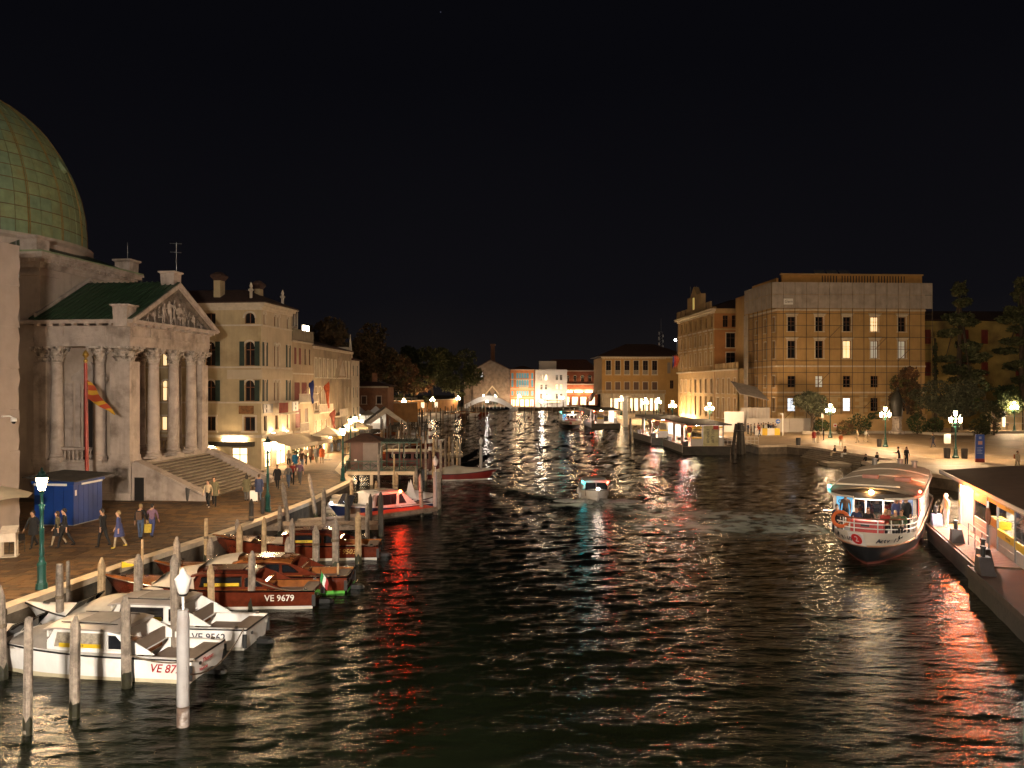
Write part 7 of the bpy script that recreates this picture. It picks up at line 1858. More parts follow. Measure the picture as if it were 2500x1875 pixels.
# ================================================================ things on the square
tt = thing('info_totem', 'tall blue information totem with a red foot on the square', 'sign', gp(2392, 1128), R(-6))
MB().box(-.42, .42, -.09, .09, .35, 2.75).build('panel', mat('totem_blue', (.03, .075, .32), .5, .1), tt); MB().box(-.42, .42, -.10, .10, 0, .35).build('foot', mat('totem_red', (.28, .035, .02), .5), tt)
MB().box(-.2, .2, -.1, -.09, 1.75, 2.1).build('notice', mat('notice_pink', (.5, .28, .22), .6), tt); MB().box(-.12, .12, -.1, -.09, 2.3, 2.55).build('pictogram', mat('notice_pale', (.35, .4, .6), .6), tt)
for k in range(5): MB().box(-.3, rnd(.0, .28), -.1, -.09, .85 + k * .14, .9 + k * .14).build('text_line', MATS['notice_pale'], tt)
def bin_(label, loc, s=1.0, g=None):
    t = thing('litter_bin', label, 'bin', loc, 0, g)
    MB().lathe([(.28 * s, 0), (.33 * s, .95 * s), (.35 * s, 1.0 * s)], n=12).build('body', mat('bin_grey', (.06, .055, .05), .6, .2), t); MB().lathe([(.29 * s, 1.0 * s), (.30 * s, 1.06 * s)], n=12).build('rim', BLACK, t)
    return t
pc = gp(2333, 1118.5)
bin_('litter bin left of the lamp by the olive hedge', pc + Vector((-.85, .1, 0))); bin_('litter bin right of the lamp by the olive hedge', pc + Vector((.65, -.5, 0)))
bin_('grey litter bin at the quay edge by the water steps', gp(1949, 1087), .9); bin_('litter bin at the foot of the church stairs', gp(462, 1222), .85); bin_('small dark bin past the church stairs near the café', gp(637, 1176), .8); bin_('bin beside the lamp in front of the statue', gp(2158, 1091) + Vector((-.5, .2, 0)), .9)
# bronze statue
sv = thing('statue', 'dark bronze cloaked figure on a pale carved pedestal', 'statue', (61.2, 127, 1.13))
MB().lathe([(1.3, 0), (1.3, .4), (.9, .5), (.75, .7), (.7, 2.4), (.9, 2.5), (.9, 2.7), (.6, 2.8)], n=8).build('pedestal', STONE2, sv)
BRZ = mat('dark_bronze', (.03, .028, .02), .45, .4, 2)
rg_ = []
for z, r, ox in ((2.8, .75, 0), (3.5, .85, 0), (4.6, .95, -.05), (5.6, .85, -.05), (6.3, .62, .0), (6.7, .3, .05), (6.95, .2, .1)):
    rg_.append([(ox + r * math.cos(a) * (1 + .12 * math.sin(3 * a + z)), r * .75 * math.sin(a) * (1 + .1 * math.sin(4 * a + z * 2)), z) for a in np.linspace(0, 2 * math.pi, 17)[:-1]])
MB().loft(rg_).ball((.12, -.05, 7.2), (.24, .26, .33), 10, 7).cyl((.5, -.3, 5.6), (1.0, -.7, 4.9), .2, .13, 8).build('figure', BRZ, sv, 1)
# barriers and signs by the crowd
for k, (px, l_) in enumerate(((1859, 'white and orange barrier left of the crowd sign'), (1889, 'white and orange barrier right beside the white post'))):
    t = thing('barrier', l_, 'barrier', gp(px, 1065), 0, 'orange and white barriers')
    MB().box(-1.0, .1, -.04, .04, .15, 1.2).build('white_panel', WHITE, t); MB().prism([(.1, -.04), (.9, -.04), (.9, .04), (.1, .04)], .15, 1.2).build('orange_panel', YB, t)
    MB().box(-.9, -.8, -.2, .2, 0, .15).box(.7, .8, -.2, .2, 0, .15).build('foot', GREY, t)
wpst = thing('sign_post', 'white square post with a hooked top beside the barriers', 'post', gp(1911, 1063))
MB().box(-.07, .07, -.07, .07, 0, 3.4).box(-.4, -.07, -.05, .05, 3.25, 3.38).build('post', WHITE, wpst)
ds_ = thing('direction_sign', 'round blue arrow sign among the waiting crowd', 'sign', gp(1899, 1062))
MB().cyl((0, 0, 0), (0, 0, 2.0), .03, .03, 6).build('post', GREY, ds_); MB().lathe([(.36, -.02), (.36, .02)], n=18).build('disc', mat('sign_blue', (.03, .12, .45), .5), ds_, M=frame((0, -.05, 2.1), (1, 0, 0), (0, 0, 1), (0, -1, 0)))
MB().yprism([(-.2, 2.06), (.08, 2.06), (.08, 1.96), (.24, 2.1), (.08, 2.24), (.08, 2.14), (-.2, 2.14)], -.085, -.075).build('arrow', WHITE, ds_)
bp_ = thing('bus_stop_sign', 'slim post with small white panels beside the round olive tree', 'sign', gp(2008, 1062))
MB().cyl((0, 0, 0), (0, 0, 3.4), .04, .04, 6).build('post', GREY, bp_); MB().box(-.2, .2, -.06, -.04, 2.6, 3.3).build('panel', PWALL, bp_)
np2 = thing('notice_sign', 'little red and white notice on two legs before the hedge', 'sign', gp(2039, 1058))
MB().box(-.25, .25, -.02, .02, 1.0, 1.55).build('panel', WHITE, np2); MB().box(-.18, .18, -.03, -.02, 1.12, 1.42).build('print', REDP, np2); MB().cyl((-.18, 0, 0), (-.18, 0, 1), .02, .02, 5).build('leg', GREY, np2); MB().cyl((.18, 0, 0), (.18, 0, 1), .02, .02, 5).build('leg', GREY, np2)
ls_ = thing('lit_sign', 'narrow glowing white sign post near the ramp at far right', 'sign', gp(2451, 1050))
MB().box(-.2, .2, -.08, .08, .6, 3.2).build('panel', mat('lit_panel', (1, .95, .8), .5, emit=1.6, ecol=(1, .86, .6)), ls_); MB().cyl((0, 0, 0), (0, 0, .6), .06, .06, 6).build('post', GREY, ls_)
pr = thing('hydrant_sign', 'white notice board leaning on the square lamp', 'sign', pc + Vector((-.55, .6, 0)))
MB().box(-.35, .35, -.03, .03, 1.5, 2.5).build('panel', WHITE, pr); MB().cyl((0, .05, 0), (0, .05, 2.4), .03, .03, 5).build('post', GREY, pr)
# café terrace by the hotel
caf = [(516, 1123), (540, 1126), (566, 1124), (592, 1127), (650, 1128), (676, 1124), (700, 1118), (560, 1118), (610, 1119), (630, 1130), (668, 1114), (722, 1112), (742, 1104)]
ct = make_table('small round-edged café table before the hotel', TABW, gp(*caf[0]), .2, 'café tables in front of the hotel')
cc = make_chair('cafe_chair', 'rattan café chair in front of the lit hotel', RATTAN, gp(caf[0][0] + 12, caf[0][1] + 3), 1.3, 'rattan chairs in front of the hotel')
for k, (x, y) in enumerate(caf):
    if k: dup(ct, gp(x, y), rnd(0, 1), 'small pale café table before the hotel', 'café tables in front of the hotel')
    for dx, a in ((-9, -1.4), (9, 1.5)):
        if k or dx < 0: dup(cc, gp(x + dx, y + rnd(-1, 3)), a + rnd(-.4, .4), 'rattan café chair in front of the lit hotel', 'rattan chairs in front of the hotel')
ct['label'] = 'small pale café table before the hotel'
def parasol(label, loc, s, h, g, m=CAN, rz=0):
    t = thing('parasol', label, 'parasol', loc, rz, g)
    MB().cyl((0, 0, 0), (0, 0, h + .6), .04, .04, 6).build('pole', WOODL, t)
    for k in range(4):
        a0, a1 = R(45 + 90 * k), R(135 + 90 * k); q = s * 1.2
        MB().add([(0, 0, h + .75), (q * math.cos(a0), q * math.sin(a0), h), (q * math.cos(a1), q * math.sin(a1), h), (q * math.cos(a0), q * math.sin(a0), h - .18), (q * math.cos(a1), q * math.sin(a1), h - .18)], [(0, 1, 2), (1, 3, 4, 2)]).build('canopy_panel', m, t)
    MB().box(-.3, .3, -.3, .3, 0, .08).build('foot', BLACK, t)
    return t
pa = parasol('square cream parasol nearest the hotel awning', (-18.9, 82, 1.13), 1.5, 2.7, 'cream parasols along the quay')
for (X, Y), l_ in (((-18.2, 88, ), 'square cream parasol in the middle of the quay row'), ((-18.3, 95), 'square cream parasol farthest along the quay row'), ((-28.9, 146), 'wide cream parasol among the bright tents'), ((-25.2, 140), 'smaller cream parasol next to the bright tents')):
    dup(pa, (X, Y, 1.13), .1, l_)
tn = thing('market_tent', 'brightly lit white market tents at the end of the left quay', 'tent', (-30.5, 138, 1.13))
for k in range(3):
    x = k * 3.0 - 1
    MB().loft([[(x + sx * 1.45 + 1.45, 3 + sy * 1.45, 2.6) for sx, sy in ((-1, -1), (1, -1), (1, 1), (-1, 1))], [(x + 1.45 + sx * .05, 3 + sy * .05, 4.1) for sx, sy in ((-1, -1), (1, -1), (1, 1), (-1, 1))]]).build('tent_roof', WHITE, tn)
    MB().box(x + .9, x + 2.0, 2.4, 3.4, 2.5, 2.55).build('tent_light', mat('tent_light', (1, .95, .9), .4, emit=34, ecol=(1, .84, .62)), tn)
    for sx in (0, 2.9): MB().box(x + sx - .04, x + sx + .04, 1.55, 1.63, 0, 2.6).build('post', WHITE, tn)
    MB().box(x + .2, x + 2.7, 3.8, 4.2, 0, 1.0).build('counter', mat('stall_front', (.5, .45, .4), .7), tn)
MB().box(-1.2, 8, 4.6, 4.7, 0, 2.6).build('back_sheet', WHITE, tn)
wl = thing('wall_lantern', 'white-hot wall lamp by the slim white house', 'lamp', (-19.6, 99.5, 4.6)); MB().ball((0, 0, 0), .26, 8, 6).build('globe', MATS['globe_lamp'], wl); MB().cyl((-.5, .3, .1), (0, 0, .1), .03, .03, 5).build('bracket', BLACK, wl)
# planters with shrubs at the café
# ================================================================ trees and shrubs
def leafmat(n, c1, c2):
    m = mat(n, c1, .8, .5, .9)
    return m
LV = {k: [leafmat(k + '_leaf_%s' % s, c_, c_) for s, c_ in zip(('dark', 'mid', 'light'), cs)] for k, cs in {
    'plane': ((.05, .038, .013), (.07, .045, .016), (.095, .055, .02)), 'green': ((.03, .036, .01), (.042, .048, .013), (.06, .062, .018)),
    'olive': ((.05, .055, .03), (.07, .075, .04), (.095, .10, .055)), 'cedar': ((.05, .06, .022), (.065, .075, .028), (.085, .085, .035)), 'red': ((.085, .05, .02), (.12, .055, .022), (.08, .075, .022)), 'hedge': ((.025, .04, .012), (.035, .055, .016), (.05, .07, .02))}.items()}
def crown_mesh(lobes, n, size, kind, seed, flat=0.0, shell=.55, aspect=1.0):
    g_ = np.random.default_rng(seed)
    vol = np.array([l[3] * l[4] * l[5] for l in lobes]) ** .8; vol /= vol.sum()
    pick = g_.choice(len(lobes), n, p=vol)
    Lb = np.array(lobes)[pick]
    d = g_.normal(size=(n, 3)); d /= np.linalg.norm(d, axis=1, keepdims=True)
    r_ = (shell + (1 - shell) * g_.random(n)) ** .7 * (1 + .12 * g_.normal(size=n) * 0.6)
    # clumping: pull leaves toward twig centres
    nt_ = max(8, n // 26)
    tw_ = g_.integers(0, nt_, n)
    P0 = Lb[:, :3] + d * Lb[:, 3:6] * r_[:, None]
    cen = P0[g_.integers(0, n, nt_)]
    dist = ((P0[:, None, :] - cen[None, :, :]) ** 2).sum(2) if n * nt_ < 4e6 else None
    if dist is not None:
        near_ = cen[dist.argmin(1)]
        P0 = P0 + (near_ - P0) * (.42 * g_.random(n))[:, None]
    u = g_.normal(size=(n, 3)); u[:, 2] *= (1 - flat); u /= np.linalg.norm(u, axis=1, keepdims=True)
    v = np.cross(u, g_.normal(size=(n, 3))); v[:, 2] *= (1 - flat); v /= np.linalg.norm(v, axis=1, keepdims=True)
    s = (size * (.6 + .8 * g_.random(n)))[:, None]
    q = np.stack([P0 - u * s * aspect - v * s * .25, P0 - v * s * .5, P0 + u * s * aspect, P0 + v * s * .5], 1).reshape(-1, 3)
    me = bpy.data.meshes.new('crown')
    me.from_pydata(q.tolist(), [], np.arange(4 * n).reshape(-1, 4).tolist())
    for m in LV[kind]: me.materials.append(m)
    mi = (g_.random(nt_) * 3).astype(int)[tw_] if dist is None else (g_.random(nt_) * 3).astype(int)[dist.argmin(1)]
    me.polygons.foreach_set('material_index', mi.astype(np.int32))
    return me
BARK = mat('bark', (.06, .042, .028), .9, .4, 3, .5, 8)
def tree(name, label, cat, loc, lobes, n, size, kind, trunk, seed, group=None, **kw):
    t = thing(name, label, cat, loc, 0, group)
    put('crown', crown_mesh(lobes, n, size, kind, seed, **kw), t)
    g_ = random.Random(seed)
    if trunk:
        h, r = trunk
        b = MB().cyl((0, 0, -.2), (.1 * r, 0, h * .5), r * 1.15, r * .85, 9).cyl((.1 * r, 0, h * .5), (0, .1, h), r * .85, r * .55, 9)
        b.build('trunk', BARK, t)
        for l in lobes[:7]:
            z0 = h * g_.uniform(.6, 1)
            e_ = Vector(l[:3]); s_ = Vector((0, 0, z0)); m_ = s_.lerp(e_, .5) + Vector((0, 0, -.05 * (e_ - s_).length))
            MB().cyl(s_, m_, r * .42, r * .28, 6).cyl(m_, e_, r * .28, r * .1, 6).build('limb', BARK, t)
    return t
def blob(cx, cy, cz, rx, ry, rz, n, seed):
    g_ = random.Random(seed); out = []
    for k in range(n):
        a = g_.uniform(0, 6.28); q = g_.uniform(.3, .75); zz = g_.uniform(-.65, .75)
        f_ = math.sqrt(1 - zz * zz * .8)
        out.append((cx + rx * q * math.cos(a) * f_, cy + ry * q * math.sin(a) * f_, cz + rz * zz * .75, rx * g_.uniform(.28, .45), ry * g_.uniform(.28, .45), rz * g_.uniform(.25, .4)))
    return out
for k, (px, cy, Y, rx, rz, kd, l_) in enumerate(((800, 850, 150, 8, 6, 'plane', 'dark tall tree rising right behind the tan palace roof'), (868, 868, 190, 9, 9, 'plane', 'broad brown-leaved tree behind the brick house'), (925, 905, 205, 7.5, 7, 'plane', 'low brown tree left of the garden wall'),
        (985, 920, 232, 9, 7.5, 'red', 'reddish tree above the garden wall with posters'), (1055, 893, 245, 7, 7.0, 'green', 'tall green-topped tree in the middle of the far garden'), (1112, 905, 255, 8.5, 8.5, 'green', 'big green tree next to the white footbridge'), (1010, 885, 262, 7, 6, 'green', 'green treetop behind the reddish garden tree'))):
    X = (px - CX) / F * Y; zc = H - (cy - HZ) * Y / F - 1.12
    tree('broadleaf_tree', l_, 'tree', (X, Y, 1.12), blob(0, 0, zc, rx, rx * .8, rz * 1.1, 13, k), 5200, .42, kd, (zc * .75, .45), 40 + k, 'trees of the far-left garden')
for k, (x, y, r, l_) in enumerate(((-33, 228, 1.7, 'low lit shrub on the garden wall left of the lamp'), (-25, 236, 1.5, 'low lit shrub beside the middle garden lamp'), (-17, 262, 1.9, 'lit shrub near the footbridge lamp'))):
    tree('shrub', l_, 'shrub', (x, y, 1.12), blob(0, 0, 4.0, r * 1.4, r, r, 6, k + 70), 700, .25, 'green', (3, .12), k + 60)
# square: olives, cedars, bushes
tree('olive_tree', 'small round olive tree with a leaning trunk left on the square', 'tree', (47.9, 127.5, 1.12), blob(0, 0, 4.6, 3.5, 3, 2.9, 11, 3), 6500, .17, 'olive', (3.2, .28), 3, shell=.5)
tree('olive_tree', 'very large spreading olive tree in the middle of the planted bed', 'tree', (69.5, 125.5, 1.12), blob(-1.2, 0, 5.6, 5.2, 4, 3.9, 16, 4) + blob(3, 1, 5.0, 3.2, 3, 3.0, 6, 5), 13000, .17, 'olive', (3.4, .5), 4, shell=.5)
tree('magnolia_tree', 'upright dark-leaved tree with reddish leaves behind the statue', 'tree', (64.6, 130.5, 1.12), blob(0, 0, 5.6, 3.0, 2.6, 4.6, 10, 6) + [(0.3, 0, 9.5, 1.6, 1.4, 1.4)], 4200, .21, 'red', (4.5, .22), 6)
def cedar(label, loc, hgt, seed, sp):
    g_ = random.Random(seed); lob = []
    z = hgt * .34; k = 0
    while z < hgt * 1.0:
        f_ = 1 - (z / hgt) ** 2.2 * .78
        for j in range(3):
            a = g_.uniform(0, 6.28); q = sp * f_ * g_.uniform(.25, .62)
            lob.append((q * math.cos(a), q * math.sin(a) * .7, z + g_.uniform(-.5, .5), sp * f_ * g_.uniform(.3, .5), sp * f_ * .35, g_.uniform(.5, .9)))
        z += g_.uniform(1.4, 2.3); k += 1
    t = tree('cedar_tree', label, 'tree', loc, lob, 12000, .34, 'cedar', (hgt * .96, .42), seed, 'tall cedars before the villa', flat=.45, shell=.3)
    return t
cedar('tall layered cedar closest to the scaffolded palace', (77.6, 138.5, 1.12), 25.5, 21, 6.0)
cedar('tall cedar at the right edge of the picture', (88.0, 138, 1.12), 26.0, 22, 7.0)
cedar('third cedar just entering at the far right edge', (97.5, 146, 1.12), 24.5, 23, 6.5)
tree('ivy_trunk', 'dead trunk wrapped in dark ivy before the villa shutters', 'tree', (74.2, 140, 1.12), [(0, 0, z, .45, .45, 1.2) for z in (8, 10, 12, 14)], 700, .2, 'hedge', (16, .3), 31)
tree('evergreen_bush', 'huge clipped dark evergreen dome beyond the olive tree', 'bush', (82.5, 136, 1.12), blob(0, 0, 5.5, 5.2, 3.5, 4.2, 9, 8), 5200, .22, 'hedge', (2, .3), 8)
for k, (px, py, r, Y, kd, l_) in enumerate(((2100, 1035, 1.7, 125.5, 'hedge', 'boxy clipped hedge before the garden wall'), (2063, 1046, 1.3, 125.5, 'red', 'reddish shrub left of the boxy hedge'), (2240, 1034, 1.6, 126, 'hedge', 'clipped dark hedge right of the statue'), (2283, 1038, 1.3, 126, 'hedge', 'low dark bush under the large olive'), (2392, 1043, 1.5, 124.5, 'green', 'lit leafy shrub right of the large olive'), (2415, 1040, 1.5, 126, 'green', 'bright lit shrub near the small twisted tree'), (2005, 1040, 1.2, 128, 'hedge', 'dark low bush under the round olive tree'),
        (2127, 1016, .55, 130, 'hedge', 'leftmost clipped ball on the garden wall'), (2142, 1014, .6, 130, 'hedge', 'middle clipped ball on the garden wall'), (2175, 1013, .6, 130.5, 'hedge', 'rightmost clipped ball on the garden wall'), (2450, 996, .6, 137, 'hedge', 'left clipped ball on the ramp wall'), (2464, 996, .55, 137, 'hedge', 'middle clipped ball on the ramp wall'), (2495, 994, .55, 137, 'hedge', 'clipped ball at the right end of the ramp wall'))):
    p = ap(px, py, Y); zb = 1.12 if r > 1 else p.z - r
    tree('bush', l_, 'bush', (p.x, p.y, zb), [(0, 0, p.z - zb, r, r, r * (1 if r < 1 else .95))] + (blob(0, 0, p.z - zb, r, r, r, 4, k) if r > 1 else []), 900 if r > 1 else 420, .15 if r > 1 else .11, kd, (p.z - zb, .08) if r > 1 else None, 80 + k, None if r > 1 else 'clipped balls on the walls', shell=.8)
bz = tree('cloud_tree', 'small twisted cloud-pruned tree near the ramp', 'tree', (74.5, 123.5, 1.12), [(-1.3, 0, 3.0, .8, .7, .5), (1.0, 0, 3.2, .8, .7, .55), (0, 0, 4.1, .7, .6, .5), (.6, 0, 2.3, .5, .5, .35)], 1300, .13, 'green', (2.2, .13), 50, shell=.6)
for k, (x, y) in enumerate(((-21.4, 79.4), (-20.6, 82.2))):
    tree('potted_plant', ('leafy plant in a pot by the hotel awning', 'leafy plant in a pot farther along the café fronts')[k], 'plant', (x, y, 1.12), [(0, 0, 1.4, .5, .5, .8), (0, 0, 2.1, .4, .4, .5)], 350, .13, 'green', (1.2, .05), 90 + k)
    MB().lathe([(.2, 0), (.28, .55), (.3, .6)], n=10).build('pot', mat('terracotta'), [o for o in COL.objects if o.name.startswith('potted_plant')][-1])
# ================================================================ people
def skeleton(pose, rgn):
    s = math.sin
    w_ = {'stand': (0, 0), 'walk': (.19, .18), 'stride': (.27, .24), 'sit': (0, 0), 'lean': (.08, .1)}[pose]
    V = {}; E = []
    def j(n, p, r, reg, par=None):
        V[n] = (Vector(p), r, reg)
        if par: E.append((par, n))
    sit = pose == 'sit'
    hz = .50 if sit else .94
    ln = .10 if pose == 'lean' else .02
    j('pel', (0, 0, hz), (.155, .115), 'bot'); j('spi', (0, ln * .5, hz + .2), (.135, .10), 'top', 'pel'); j('che', (0, ln, hz + .40), (.165, .115), 'top', 'spi')
    j('nek', (0, ln + .02, hz + .555), (.055, .055), 'skin', 'che'); j('jaw', (0, ln + .055, hz + .635), (.085, .09), 'skin', 'nek'); j('hea', (0, ln + .045, hz + .71), (.095, .105), 'skin', 'jaw'); j('cro', (0, ln + .03, hz + .775), (.055, .065), 'hair', 'hea')
    for sg, a, b in ((-1, w_[0], -w_[1]), (1, -w_[0], w_[1])):
        q = 'L' if sg < 0 else 'R'
        j('sh' + q, (sg * .185, ln, hz + .46), (.066, .066), 'top', 'che')
        if sit:
            el, wr = (sg * .25, ln + .06, hz + .2), (sg * .16, ln + .28, hz + .12)
        elif pose == 'lean':
            el, wr = (sg * .27, ln + .1, hz + .22), (sg * .18, ln + .34, hz + .22)
        else:
            el, wr = (sg * .245, ln + b * .45, hz + .19), (sg * .25, ln + b * .8 + .08, hz - .05)
        j('el' + q, el, (.048, .048), 'top', 'sh' + q); j('wr' + q, wr, (.034, .032), 'skin', 'el' + q)
        d = (Vector(wr) - Vector(el)).normalized()
        pm_ = Vector(wr) + d * .07; j('pa' + q, pm_, (.038, .024), 'skin', 'wr' + q)
        for k, (dx, l_) in enumerate(((-.028, .062), (-.009, .078), (.010, .072), (.028, .055))):
            j('f%d' % k + q, pm_ + d * (.03 + l_) + Vector((0, dx, -.012)), (.010, .010), 'skin', 'pa' + q)
        j('th' + q, pm_ + d * .025 + Vector((-sg * .03, .04, 0)), (.011, .011), 'skin', 'wr' + q)
        j('hi' + q, (sg * .09, 0, hz - .04), (.10, .105), 'bot', 'pel')
        if sit: kn, an = (sg * .12, .42, hz - .02), (sg * .12, .44, .09)
        else: kn, an = (sg * .10, a * .55 + .02, .50 + abs(a) * .03), (sg * .10, a * .95 - (.10 if a < 0 else 0), .09 + (.07 if a < 0 else 0))
        j('kn' + q, kn, (.066, .07), 'bot', 'hi' + q); j('an' + q, an, (.045, .048), 'bot', 'kn' + q)
        j('he' + q, (an[0], an[1] - .02, an[2] - .045), (.042, .045), 'shoe', 'an' + q)
        j('to' + q, (an[0] + sg * .02, an[1] + .15, max(.03, an[2] - .06)), (.036, .028), 'shoe', 'he' + q)
    j('nose', (0, ln + .155, hz + .675), (.012, .012), 'skin', 'hea')
    return V, E
REG = ['skin', 'top', 'bot', 'shoe', 'hair']
def body_mesh(pose):
    V, E = skeleton(pose, None)
    names = list(V); ix = {n: i for i, n in enumerate(names)}
    me = bpy.data.meshes.new('person_rig')
    me.from_pydata([V[n][0] for n in names], [(ix[a], ix[b]) for a, b in E], [])
    o = bpy.data.objects.new('person_rig', me); COL.objects.link(o)
    sk = o.modifiers.new('skin', 'SKIN'); sk.use_smooth_shade = True
    for n in names:
        d = me.skin_vertices[0].data[ix[n]]; d.radius = V[n][1]; d.use_root = (n == 'pel')
    sb_ = o.modifiers.new('sub', 'SUBSURF'); sb_.levels = 1; sb_.render_levels = 1
    dg = bpy.context.evaluated_depsgraph_get()
    nm = bpy.data.meshes.new_from_object(o.evaluated_get(dg))
    bpy.data.objects.remove(o)
    # clothing zones by nearest bone
    segs = [(V[a][0], V[b][0], V[b][2] if V[b][2] != 'top' or V[a][2] != 'bot' else 'top') for a, b in E]
    A = np.array([s[0] for s in segs]); B_ = np.array([s[1] for s in segs]); D = B_ - A; L2 = (D ** 2).sum(1) + 1e-9
    mi = []
    for p in nm.polygons:
        c_ = np.array(p.center)
        t_ = np.clip(((c_ - A) * D).sum(1) / L2, 0, 1)
        k = int((((A + D * t_[:, None]) - c_) ** 2).sum(1).argmin())
        rg = segs[k][2]
        nm_b = E[k][1]
        if nm_b[:2] == 'wr' and t_[k] < .8: rg = 'top'
        if nm_b == 'cro' or (nm_b in ('hea', 'jaw') and c_[1] < V['hea'][0].y - .035 and c_[2] > V['jaw'][0].z - .02): rg = 'hair'
        if nm_b == 'nek' and t_[k] < .4: rg = 'top'
        mi.append(REG.index(rg))
    nm.materials.clear()
    base = mat('cloth_base', (.1, .1, .1), .9)
    for _ in REG: nm.materials.append(base)
    nm.polygons.foreach_set('material_index', np.array(mi, dtype=np.int32)); nm.polygons.foreach_set('use_smooth', [True] * len(mi))
    nm.name = 'body'
    return nm
BODY = {p: body_mesh(p) for p in ('stand', 'walk', 'stride', 'sit', 'lean')}
SKIN = [mat('skin_a', (.45, .26, .17), .6, .05), mat('skin_b', (.36, .20, .12), .6, .05)]
HAIR = {'dark': mat('hair_dark', (.02, .014, .01), .6), 'brown': mat('hair_brown', (.07, .035, .015), .6), 'grey': mat('hair_grey', (.3, .29, .28), .7), 'blond': mat('hair_blond', (.28, .19, .09), .6), 'red': mat('hair_red', (.22, .05, .015), .6)}
CL = {'black': (.012, .012, .013), 'navy': (.02, .03, .075), 'jeans': (.06, .085, .14), 'white': (.6, .57, .53), 'beige': (.34, .27, .18), 'olive': (.10, .09, .05), 'orange': (.5, .10, .02), 'blue': (.02, .17, .34), 'denim': (.05, .06, .16), 'brown': (.09, .05, .03), 'grey': (.12, .115, .11), 'red': (.26, .03, .025), 'check': (.18, .10, .15), 'sand': (.42, .33, .22), 'green': (.05, .10, .05), 'yellow': (.45, .33, .05)}
CLM = {k: mat('cloth_' + k, v, .9, .25, 9, .2, 30) for k, v in CL.items()}
LONG = MB().loft([[(r * math.cos(a), .03 + r * .8 * math.sin(a) - .02, z) for a in np.linspace(0, 2 * math.pi, 11)[:-1]] for r, z in ((.105, 0), (.115, .1), (.10, .2), (.055, .26))], cap=False)
LONGH = MB().loft([[(x, y, z) for x, y in ((-.095, -.005), (-.07, -.075), (0, -.098), (.07, -.075), (.095, -.005), (.06, -.03), (-.06, -.03))] for z in (0, .12, .26)]).mesh('long_hair', HAIR['brown'], 'all')
HAIRCAP = {k: MB().ball((0, .008, .742), (.088, .098, .086), 9, 6).ball((0, -.03, .70), (.083, .075, .09), 8, 5).mesh('hair', m, 'all') for k, m in HAIR.items()}
def person(label, loc, rz, pose='stand', top='black', bot='black', hair='dark', shoe='black', h=1.0, skirt=None, longhair=False, bag=None, group=None, coat=False):
    t = thing('person', label, 'person', loc, rz, group)
    o = put('body', BODY[pose], t)
    for i, m in enumerate((random.choice(SKIN), CLM[top], CLM[bot], CLM[shoe], HAIR[hair])):
        o.material_slots[i].link = 'OBJECT'; o.material_slots[i].material = m
    hz = .50 if pose == 'sit' else .94
    if skirt: MB().loft([[(r * math.cos(a), r * .8 * math.sin(a), z) for a in np.linspace(0, 2 * math.pi, 13)[:-1]] for r, z in ((.30, hz - .38), (.25, hz - .15), (.185, hz + .08), (.165, hz + .2))], cap=False).build('skirt', CLM[skirt], t, 'all')
    if coat: MB().loft([[(r * math.cos(a), r * .78 * math.sin(a), z) for a in np.linspace(0, 2 * math.pi, 13)[:-1]] for r, z in ((.25, hz - .30), (.23, hz - .05), (.20, hz + .15), (.205, hz + .38), (.12, hz + .52))], cap=False).build('coat', CLM[top], t, 'all')
    put('hair', HAIRCAP[hair], t, (0, .02 + (.08 if pose == 'lean' else 0), hz))
    if longhair:
        l_ = put('long_hair', LONGH, t, (0, .04, hz + .46)); l_.material_slots[0].link = 'OBJECT'; l_.material_slots[0].material = HAIR[hair]
    if bag: MB().box(-.13, .13, -.32, -.15, hz + .08, hz + .46).build('backpack', CLM[bag], t)
    if h != 1.0: t.scale = (h, h, h)
    return t
def G(px, py, z=1.15):
    v = gp(px, py, z - .01); return v
